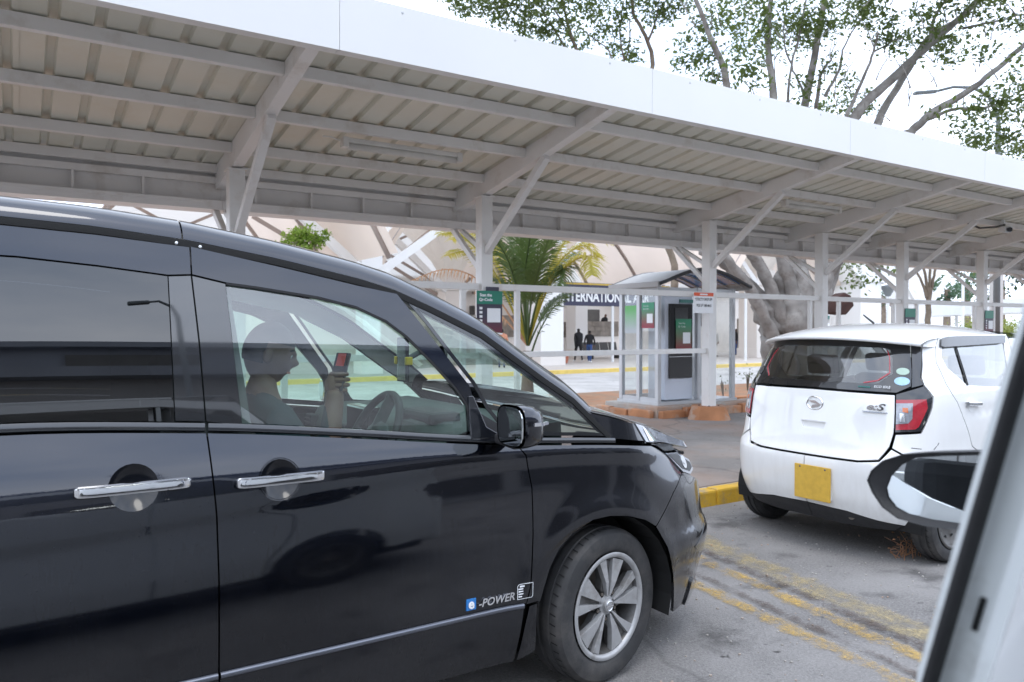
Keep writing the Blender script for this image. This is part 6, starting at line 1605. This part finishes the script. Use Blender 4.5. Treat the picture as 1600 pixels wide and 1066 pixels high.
# columns with box capitals and ribbed funnels; vaults between them
def column(px0, px1, Y, ztop, lab, funnel=True, mat=M['terminal_white']):
    p, q = atY(px0, 500, Y).x, atY(px1, 500, Y).x; cx, hw_ = (p+q)/2, (q-p)/2
    e = empty('column', (cx, Y, GZ), lab, 'column', 'white columns in front of the terminal')
    MB().box((cx-hw_, Y-hw_, GZ), (cx+hw_, Y+hw_, ztop)).build('shaft', mat, e, bevel=.03)
    MB().box((cx-hw_*1.02-.05, Y-hw_*1.02-.05, GZ), (cx+hw_*1.02+.05, Y+hw_*1.02+.05, GZ+.5)).build('base', M['terminal'], e)
    if funnel:
        MB().box((cx-hw_*1.15, Y-hw_*1.15, ztop), (cx+hw_*1.15, Y+hw_*1.15, ztop+.9)).build('capital', mat, e)
        b = MB(); n = 32
        def fn(v, k):
            t = 2*math.pi*k/n; r = hw_*1.0+(v**1.3)*2.3; c_, s_ = math.cos(t+.39), math.sin(t+.39); m_ = max(abs(c_), abs(s_))
            rr_ = r*(1/m_)**.8*(1-.03*(k % 2)); return Vector((cx+rr_*c_, Y+rr_*s_, ztop+.9+3.0*v))
        b.grid(fn, [0, .2, .45, .7, 1.0], range(n+1)); b.build('funnel', M['membrane_white'], e)
        for s in (-1, 1):
            bar('strut', (cx+s*hw_, Y-hw_, ztop), (cx+s*4.2, Y-1.0, ztop+2.9), .22, .3, M['terminal_white'], e)
            bar('strut', (cx+s*hw_, Y+hw_, ztop-.2), (cx+s*3.6, Y+2.0, ztop+2.0), .13, .16, M['rib_steel'], e)
    return e
column(561, 589, 26.5, 3.55, 'white funnel-topped column seen just above the minivan roof')
column(690, 716, 34, 3.4, 'farther white column left of the green notice board', mat=M['terminal'])
column(833, 868, 28.5, 4.6, 'broad bright white column behind the palm', mat=M['terminal_white'])
column(892, 911, 34.5, 3.6, 'slim white column under the arrivals sign', funnel=False)
column(1168, 1192, 30, 4.0, 'white column seen right of the kiosk beside the fig trunk', mat=M['terminal'])
column(1320, 1352, 27, 4.2, 'white column between the shelter posts above the hatchback', mat=M['terminal_white'])
column(1412, 1434, 30, 3.3, 'flared white column left of the brown tree trunk')
def vault(x0, x1, y0, y1, zs_, zc_, lab):
    e = empty('roof_vault', ((x0+x1)/2, (y0+y1)/2, zs_), lab, 'roof', 'vaulted roofs of the terminal')
    n = 16; A = [i/n for i in range(n+1)]
    f = lambda t, y: Vector((x0+(x1-x0)*t, y, zs_+(zc_-zs_)*math.sin(math.pi*t)**.9))
    MB().grid(f, A, [y0+(y1-y0)*k/8 for k in range(9)]).build('shell', M['membrane'], e, smooth=True)
    for k in range(3):
        yy = y0+(y1-y0)*(.05+.45*k); MB().tube([f(t, yy)-Vector((0, 0, .12)) for t in A], .09, 6).build('rib', M['rib_steel'], e, smooth=True)
    b = MB(); yb = y1
    b.add([f(t, yb) for t in A]+[Vector((x0+(x1-x0)*t, yb, zs_-.3)) for t in A], [(i, i+1, n+2+i, n+1+i) for i in range(n)]); b.build('end_screen', M['membrane_white'], e)
    xm = (x0+x1)/2
    for s in (-1, 1): bar('diagonal', (xm+s*(x1-x0)*.42, yb-.3, zs_), (xm-s*(x1-x0)*.30, yb-.3, zs_+(zc_-zs_)*.75), .12, .12, M['rib_steel'], e)
vault(1.5, 10.2, 22.5, 36, 3.9, 8.2, 'tan vaulted roof glimpsed behind the first shelter post')
vault(11.4, 20.2, 26.5, 37.5, 3.8, 8.0, 'tan vaulted roof with brown ribs left of the palm')
vault(20.6, 29.6, 27.5, 37.5, 3.9, 7.6, 'tan vaulted roof above the arrivals sign')
vault(31, 40, 27, 37.5, 4.0, 7.6, 'tan vaulted roof glimpsed behind the fig tree')
# arrivals sign
sY = 29.5; p0, p1 = atY(868, 458, sY), atY(1046, 470, sY)
zt_, zb_ = atY(868, 440, sY).z, atY(868, 477, sY).z
e = empty('arrivals_sign', ((p0.x+p1.x)/2, sY, zb_), 'long navy sign with white letters over the terminal entrance', 'sign')
MB().box((p0.x, sY, zb_), (p1.x, sY+.15, zt_)).build('board', M['sign_navy'], e)
MB().box((p0.x, sY-.03, zt_-.10), (p1.x, sY-.002, zt_-.02)).build('gold_line', M['gold'], e)
text('lettering', 'INTERNATIONAL ARRIVALS', (zt_-zb_)*.62, ((p0.x+p1.x)/2+.1, sY-.02, (zt_+zb_)/2-.13), (1, 0, 0), (0, 0, 1), M['sign_white'], e, bold=.022, width=(p1.x-p0.x)*.96)
for px_ in (957, 1043):
    q = atY(px_, 500, sY-.3); MB().tube([(q.x, sY-.3, GZ), (q.x, sY-.3, zb_)], .07, 8).build('pole', M['pole_white'], e)
def far_pole(px_, Y, z1, r, lab):
    q = atY(px_, 500, Y); tag(MB().tube([(q.x, Y, GZ), (q.x, Y, z1-.02), (q.x, Y, z1)], [r, r, r*.6], 8).build('pole', M['pole_white']), lab, 'pole')
far_pole(1165, 27, 4.0, .07, 'thin white pole between the kiosk and the fig trunk')
# planter pot, row of seats
q = atZ(881, 568, GZ)
o = MB().lathe([(.001, .02), (.16, 0), (.18, .02), (.26, .42), (.30, .44), (.30, .52), (.25, .52), (.22, .44), (.001, .42)], Matrix.Translation((q.x, q.y, GZ)), 20).build('flower_pot', M['terracotta'], smooth=False); tag(o, 'terracotta flower pot on the far pavement beside the white column', 'pot')
q = atZ(940, 561, GZ)
e = empty('seat_row', q, 'row of dark metal waiting seats below the stone wall', 'bench')
for k in range(4):
    x = q.x-.9+k*.62
    MB().box((x, q.y, GZ+.40), (x+.56, q.y+.5, GZ+.45)).build('seat', M['steel_dark'], e); MB().bar((x+.28, q.y+.5, GZ+.45), (x+.28, q.y+.62, GZ+.9), .56, .04, (0, 1, 0)).build('backrest', M['steel_dark'], e)
MB().box((q.x-.9, q.y+.22, GZ+.33), (q.x+1.6, q.y+.28, GZ+.40)).build('beam', M['steel_dark'], e)
for x in (q.x-.6, q.x+1.3): MB().box((x, q.y, GZ), (x+.05, q.y+.5, GZ+.33)).build('leg', M['steel_dark'], e)
# shops, walkway roof and lamps to the right
q0, q1 = atY(1288, 500, 34), atY(1325, 500, 34)
e = empty('shop_unit', ((q0.x+q1.x)/2, 34, GZ), 'shop front with teal bands and white posters between shelter posts', 'shop')
MB().box((q0.x-1, 34, GZ), (q1.x+1, 34.3, 3.2)).build('wall', M['terminal_grey'], e)
MB().box((q0.x-1, 33.9, 2.2), (q1.x+1, 33.99, 2.9)).build('upper_band', M['teal'], e); MB().box((q0.x-1, 33.9, .2), (q1.x+1, 33.99, .9)).build('lower_band', M['teal'], e)
MB().box((q0.x-1, 33.85, 2.45), (q0.x+1.2, 33.89, 2.65)).build('name_strip', M['sign_white'], e)
for k in range(5): MB().box((q0.x-.8+k*.8, 33.92, 1.0), (q0.x-.25+k*.8, 33.99, 1.9)).build('panel', M['sign_white'], e)
A_, B_ = atD(1434, 487, 62), atD(1640, 477, 48)
e = empty('walkway_roof', (A_+B_)/2, 'long white flat walkway roof beyond the hatchback', 'roof')
bar('slab', A_, B_, 3.0, .9, M['pole_white'], e)
for t in (.05, .35, .65, .95):
    p = A_.lerp(B_, t); MB().tube([(p.x, p.y, -.3), (p.x, p.y, p.z)], .12, 8).build('leg', M['pole_white'], e)
p = atD(1387, 520, 45)
e = empty('globe_lamp', (p.x, p.y, -.3), 'white lamp post with a cone-shaped head right of the white column', 'lamp post')
zt = atD(1387, 462, 45).z
MB().tube([(p.x, p.y, -.3), (p.x, p.y, zt)], .09, 8).build('pole', M['pole_white'], e)
MB().lathe([(.08, 0), (.26, .32), (.30, .36), (.24, .42), (.01, .46)], Matrix.Translation((p.x, p.y, zt-.05)) @ Matrix.Scale(1.5, 4), 16).build('head', M['lamp_post'], e, smooth=True)
p = atD(1504, 520, 50); zt = atD(1504, 438, 50).z
e = empty('street_lamp', (p.x, p.y, -.3), 'pale street lamp with short bent arm left of the last shelter post', 'lamp post', 'street lamps')
MB().tube([(p.x, p.y, -.3), (p.x, p.y, zt-.1), (p.x, p.y, zt)]+[Vector((p.x, p.y, zt))-RT*.3*k+Vector((0, 0, .25*math.sin(k*.8))) for k in (1, 2)], [.10, .09, .08, .06, .06], 8).build('pole', M['pole_white'], e)
MB().bar(Vector((p.x, p.y, zt+.25))-RT*.55, Vector((p.x, p.y, zt+.25))-RT*1.1, .18, .1).build('head', M['pole_white'], e)
# street lamp above the fascia, among the branches
hd, dd = atD(1450, 144, 24), 24
pole = atD(1560, 185, dd)
e = empty('street_lamp', (pole.x, pole.y, -.3), 'grey street lamp head on a curved arm among the branches above the fascia', 'lamp post', 'street lamps')
MB().tube([(pole.x, pole.y, -.3), (pole.x, pole.y, pole.z-1), pole, atD(1545, 150, dd), atD(1520, 137, dd), atD(1490, 136, dd), atD(1462, 143, dd)], [.11, .09, .07, .06, .05, .045, .04], 8).build('pole', M['lamp_post'], e, smooth=True)
MB().bar(atD(1464, 143, dd), atD(1428, 146, dd), .20, .09).build('head', M['lamp_post'], e, bevel=.03)
# light pole at the far right behind the last post
p = atD(1556, 520, 30); tag(MB().box((p.x-.18, p.y-.18, -.3), (p.x+.18, p.y+.18, 5)).build('grey_pillar', M['terminal_grey'], bevel=.02), 'grey square pillar behind the last visible shelter post', 'pillar')

# ================================================================== across the road behind the photographer (seen as reflections)
wh = empty('warehouse', (0, -34, 0), 'long grey warehouse across the road, visible as a reflection in the minivan windows', 'building')
MB().box((-60, -40, 0), (60, -18, 7.0)).build('wall', M['warehouse'], wh)
MB().box((-14, -36, 7.0), (44, -21, 9.3)).build('upper_storey', M['warehouse_roof'], wh)
MB().box((-61, -40.5, 7.0), (61, -17.4, 7.4)).build('eaves', M['warehouse_roof'], wh)
MB().box((-14.4, -36.4, 9.3), (44.4, -20.6, 9.55)).build('roof_edge', M['warehouse_roof'], wh)
for k in range(-7, 8):
    MB().box((k*7.6, -17.98, .4), (k*7.6+6.4, -17.9, 4.6)).build('bay_opening', M['win_dark'], wh)
    if -4 < k < 6: MB().box((k*7.6+.5, -20.98, 7.9), (k*7.6+4.0, -20.9, 9.0)).build('window', M['win_dark'], wh)
tl_ = MB().box((1.0, -17.7, 3.6), (3.2, -17.6, 3.72)).build('lit_tube', M['lit_tube'], wh)
e = empty('street_lamp', (2.7, -14, 0), 'tall street lamp across the road, visible as a reflection in the minivan rear window', 'lamp post', 'street lamps')
MB().tube([(2.7, -14, 0), (2.65, -14, 5), (2.6, -14, 8.2), (2.5, -14, 8.6), (2.25, -14, 8.8), (2.0, -14, 8.75)], [.10, .08, .06, .05, .045, .04], 8).build('pole', M['lamp_post'], e, smooth=True)
MB().bar((2.05, -14, 8.75), (1.6, -14, 8.65), .22, .1).build('head', M['lamp_post'], e, bevel=.03)
# ================================================================== people
def skin_mesh(nodes, edges, sub=2):
    names = list(nodes); me = bpy.data.meshes.new('s'); me.from_pydata([nodes[n][0] for n in names], [(names.index(a), names.index(b)) for a, b in edges], [])
    o = bpy.data.objects.new('s', me); col.objects.link(o)
    md = o.modifiers.new('k', 'SKIN'); md.use_smooth_shade = True
    for i, n in enumerate(names):
        r = nodes[n][1]; sv = me.skin_vertices[0].data[i]; sv.radius = (r, r) if not hasattr(r, '__len__') else r; sv.use_root = (n == 'pelvis' or n == 'wrist0')
    s = o.modifiers.new('u', 'SUBSURF'); s.levels = sub; s.render_levels = sub
    dg = bpy.context.evaluated_depsgraph_get(); dg.update(); out = bpy.data.meshes.new_from_object(o.evaluated_get(dg)); bpy.data.objects.remove(o); return out
BE = [('pelvis', 'waist'), ('waist', 'chest'), ('chest', 'neck'), ('neck', 'head0'), ('head0', 'head1'), ('chest', 'shL'), ('shL', 'elL'), ('elL', 'haL'), ('haL', 'fiL'), ('chest', 'shR'), ('shR', 'elR'), ('elR', 'haR'), ('haR', 'fiR'), ('pelvis', 'hipL'), ('hipL', 'knL'), ('knL', 'anL'), ('anL', 'toL'), ('pelvis', 'hipR'), ('hipR', 'knR'), ('knR', 'anR'), ('anR', 'toR')]
def person(base, face, h, mats, lab, stride=.0, lean=0, arm=0):
    """mats: (shoes, trousers, top, skin, hair)"""
    k = h/1.75; f = Vector((math.cos(face), math.sin(face), 0)); s = Vector((-f.y, f.x, 0)); B = Vector(base)
    P = lambda fw, sd, z: tuple(B+(f*fw+s*sd+Vector((0, 0, z)))*k)
    n = {'pelvis': (P(0, 0, .95), .13*k), 'waist': (P(lean*.2, 0, 1.12), .125*k), 'chest': (P(lean*.5, 0, 1.33), .145*k), 'neck': (P(lean*.7, 0, 1.50), .055*k), 'head0': (P(lean*.8+.01, 0, 1.58), .082*k), 'head1': (P(lean*.85+.01, 0, 1.69), .085*k)}
    for S, sg in (('L', 1), ('R', -1)):
        sw = stride*sg
        n['sh'+S] = (P(lean*.5, sg*.19, 1.40), .058*k); n['el'+S] = (P(-.5*sw+.02+arm*.1, sg*.25, 1.12), .045*k); n['ha'+S] = (P(-.6*sw+.06+arm*.25, sg*.22, .90+arm*.2), .036*k); n['fi'+S] = (P(-.6*sw+.08+arm*.3, sg*.21, .80+arm*.2), .03*k)
        n['hip'+S] = (P(0, sg*.10, .88), .095*k); n['kn'+S] = (P(.6*sw+.03, sg*.10, .50), .062*k); n['an'+S] = (P(sw, sg*.10, .09), .042*k); n['to'+S] = (P(sw+.17, sg*.11, .04), .036*k)
    me = skin_mesh(n, BE); o = link('person', me, mats); tag(o, lab, 'person')
    zb_ = B.z
    for p in me.polygons:
        z = (p.center.z-zb_)/k; p.use_smooth = True; fr_ = (p.center-B).dot(f)/k
        p.material_index = 0 if z < .10 else 1 if z < .95 else 2 if z < 1.50 else 3
        if z > 1.53: p.material_index = 4 if (z > 1.70 or fr_ < lean*.85+.01) else 3
        d = abs((p.center-B).dot(s))/k
        if .70 < z < .93 and d > .17: p.material_index = 3
    return o
sh_, bk, jn = M['sign_white'], M['cloth_black'], M['jeans']
q = atZ(904, 566, GZ); D = (q-EYE).dot(FW)
person(q, YAW+rad(20), 1.72, [sh_, bk, bk, bk, M['hair']], 'person all in black with hood, walking left of the person in jeans', .22)
q = atZ(921, 567, GZ); person(q, YAW-rad(25), 1.62, [sh_, jn, bk, M['skin'], M['hair']], 'person in black top and blue jeans walking on the far pavement', .15)
q = atY(943, 500, 36.8); person((q.x, 36.8, .75), rad(-90), 1.72, [bk, bk, bk, M['skin'], M['hair']], 'person in black leaning behind the stone wall at the window', 0, .25)
q = atY(784, 540, 27); person((q.x, 27, GZ), YAW, 1.70, [bk, jn, M['cloth_orange'], M['skin'], M['hair']], 'person in orange top behind the minivan windscreen pillar')
q = atZ(1150, 556, GZ); person(q, YAW+rad(90), 1.72, [bk, jn, bk, M['skin'], M['hair']], 'person in dark clothes standing seen through the kiosk')
q = atZ(1117, 558, GZ); person(q, YAW-rad(60), 1.70, [bk, M['cloth_white'], M['terminal_grey'], M['skin'], M['hair']], 'person in pale clothes seen through the kiosk glass behind the post')
# ---- driver, seated, right hand raised with a phone
hd = Vector((.76, 2.80, 1.36))
hand = atY(523, 606, 2.62)
n = {'pelvis': ((.86, 2.82, .68), .14), 'waist': ((.79, 2.82, .86), .14), 'chest': ((.73, 2.82, 1.09), (.17, .13)), 'neck': ((.735, 2.815, 1.245), .054), 'head0': ((.75, 2.81, 1.30), .048), 'head1': ((.75, 2.81, 1.33), .04),
     'shL': ((.74, 3.01, 1.155), .070), 'elL': ((.90, 3.07, .88), .05), 'haL': ((1.10, 2.97, .98), .038), 'fiL': ((1.15, 2.95, 1.01), .03),
     'shR': ((.74, 2.63, 1.155), .070), 'elR': ((.885, 2.575, .93), .05), 'haR': (tuple(hand-Vector((.0, 0, .045))), .034), 'fiR': (tuple(hand), .034),
     'hipL': ((.90, 2.93, .66), .10), 'knL': ((1.30, 2.95, .66), .075), 'anL': ((1.45, 2.95, .38), .05), 'toL': ((1.58, 2.95, .34), .04),
     'hipR': ((.90, 2.71, .66), .10), 'knR': ((1.30, 2.69, .66), .075), 'anR': ((1.47, 2.69, .38), .05), 'toR': ((1.60, 2.69, .34), .04)}
me = skin_mesh(n, BE, 4)
for p in me.polygons:
    c = p.center; p.use_smooth = True
    p.material_index = 0 if c.z < .40 else 1 if (c.z < .78 and c.x > .80) else 2
    if c.z > 1.222+.25*(.735-c.x) and abs(c.y-2.815) < .085: p.material_index = 3
    if c.x > .905 and c.z > .955 and c.y < 2.72: p.material_index = 3
    if c.x > 1.03 and c.z > .92: p.material_index = 3
bm = bmesh.new(); bm.from_mesh(me)
def join(mb, mi):
    t = mb.mesh('t', True); n0 = len(bm.faces); bm.from_mesh(t); bm.faces.ensure_lookup_table()
    for f in bm.faces[n0:]: f.material_index = mi; f.smooth = True
# head: skull with brow, nose, lips, chin and ears; it looks down towards the phone
HM = Matrix.Translation((.765, 2.805, 1.372)) @ Matrix.Scale(.93, 4) @ Matrix.Rotation(rad(-12), 4, 'Z') @ Matrix.Rotation(rad(14), 4, 'Y')
def headpt(th, ph):
    x, y, z = math.sin(th)*math.cos(ph), math.sin(th)*math.sin(ph), math.cos(th)
    r = Vector((x*.095, y*.074, z*.118))
    if z < -.2: r.x *= 1-.12*(-z-.2); r.y *= 1-.38*(-z-.2)
    if x > .5:
        r.x += .020*math.exp(-(y/.17)**2-((z+.12)/.16)**2)*1.2+.008*math.exp(-(y/.45)**2-((z-.18)/.10)**2)+.008*math.exp(-(y/.32)**2-((z+.46)/.09)**2)-.008*math.exp(-((abs(y)-.36)/.16)**2-((z-.04)/.10)**2)+.010*math.exp(-(y/.3)**2-((z+.80)/.14)**2)
    return HM @ r
hm = MB(); hm.grid(headpt, [math.pi*(i+.02)/52.04 for i in range(53)], [2*math.pi*i/72 for i in range(73)]); join(hm, 3)
for sg in (-1, 1):
    ear = MB(); ear.ball((0, 0, 0), .030, 10, 7, (.62, .28, 1)); ear.v = [tuple(HM @ (Vector(v)+Vector((-.008, sg*.078, -.006)))) for v in ear.v]; join(ear, 3)
    ey = MB(); ey.ball((0, 0, 0), .0125, 10, 7); ey.v = [tuple(HM @ (Vector(v)+Vector((.073, sg*.029, .010)))) for v in ey.v]; join(ey, 5)
    pu_ = MB(); pu_.ball((0, 0, 0), .006, 8, 5); pu_.v = [tuple(HM @ (Vector(v)+Vector((.0815, sg*.029, .008)))) for v in pu_.v]; join(pu_, 4)
    eb = MB(); eb.tube([HM @ Vector((.087, sg*.014, .030)), HM @ Vector((.084, sg*.032, .034)), HM @ Vector((.071, sg*.048, .028))], .0035, 5); join(eb, 4)
mo_ = MB(); mo_.tube([HM @ Vector((.078, -.022, -.056)), HM @ Vector((.0905, 0, -.055)), HM @ Vector((.078, .022, -.056))], .005, 6); join(mo_, 6)
# hand: palm, four curled fingers and a thumb round the phone
for k_, (dx, ln) in enumerate(((0, .9), (.0, 1.0), (.0, .96), (.0, .8))):
    z0 = hand.z+.046-.019*k_; f0 = Vector((hand.x-.004, hand.y-.006, z0)); fb_ = MB()
    fb_.tube([f0+Vector((-.012, .010, 0)), f0+Vector((.020, -.016, .002)), f0+Vector((.046*ln, -.014, .002)), f0+Vector((.058*ln, .010, .0))], [.0095, .009, .008, .0065], 8); join(fb_, 3)
th_ = MB(); th_.tube([hand+Vector((-.02, .012, -.012)), hand+Vector((-.014, .034, .018)), hand+Vector((.010, .042, .048)), hand+Vector((.026, .036, .066))], [.012, .011, .009, .007], 8); join(th_, 3)
pmh = MB(); pmh.ball(hand+Vector((-.006, .004, .016)), .040, 12, 8, (.55, .5, 1.05)); join(pmh, 3)
bm.to_mesh(me); bm.free()
dr = link('person', me, [M['cloth_black'], M['cloth_black'], M['cloth_teal'], M['skin'], M['hair'], M['cloth_white'], M['terracotta']])
tag(dr, 'driver in dark teal shirt seated in the minivan, hand raised with phone', 'person')
hr = MB()
def hairpt(th, ph):
    p = HM.inverted() @ headpt(th, ph); return HM @ (p*1.045+Vector((-.003, 0, .004)))
for i0, i1, p0, p1 in ((0, 10, -math.pi, math.pi), (10, 16, rad(100), rad(260))):
    hr.grid(hairpt, [math.pi*(i+.02)/26.04 for i in range(i0, i1+1)], [p0+(p1-p0)*i/36 for i in range(37)])
hr.build('hair', M['hair'], dr, smooth=True)
ph_ = hand+Vector((.022, .010, .055))
e = empty('phone', ph_, 'red and black phone held up by the driver', 'phone')
R3 = Matrix.Translation(ph_) @ Matrix.Rotation(rad(20), 4, 'Z') @ Matrix.Rotation(rad(18), 4, 'Y')
b = MB().box((-.006, -.036, -.07), (.004, .036, .07)); b.v = [tuple(R3 @ Vector(v)) for v in b.v]; b.build('body', M['gloss_black'], e, bevel=.004)
b = MB().box((.0042, -.033, -.066), (.0055, .033, .066)); b.v = [tuple(R3 @ Vector(v)) for v in b.v]; b.build('screen', M['screen'], e)
b = MB().box((-.0085, -.020, .020), (-.0061, .020, .066)); b.v = [tuple(R3 @ Vector(v)) for v in b.v]; b.build('case', M['phone_red'], e)
print('objects', len(bpy.data.objects))
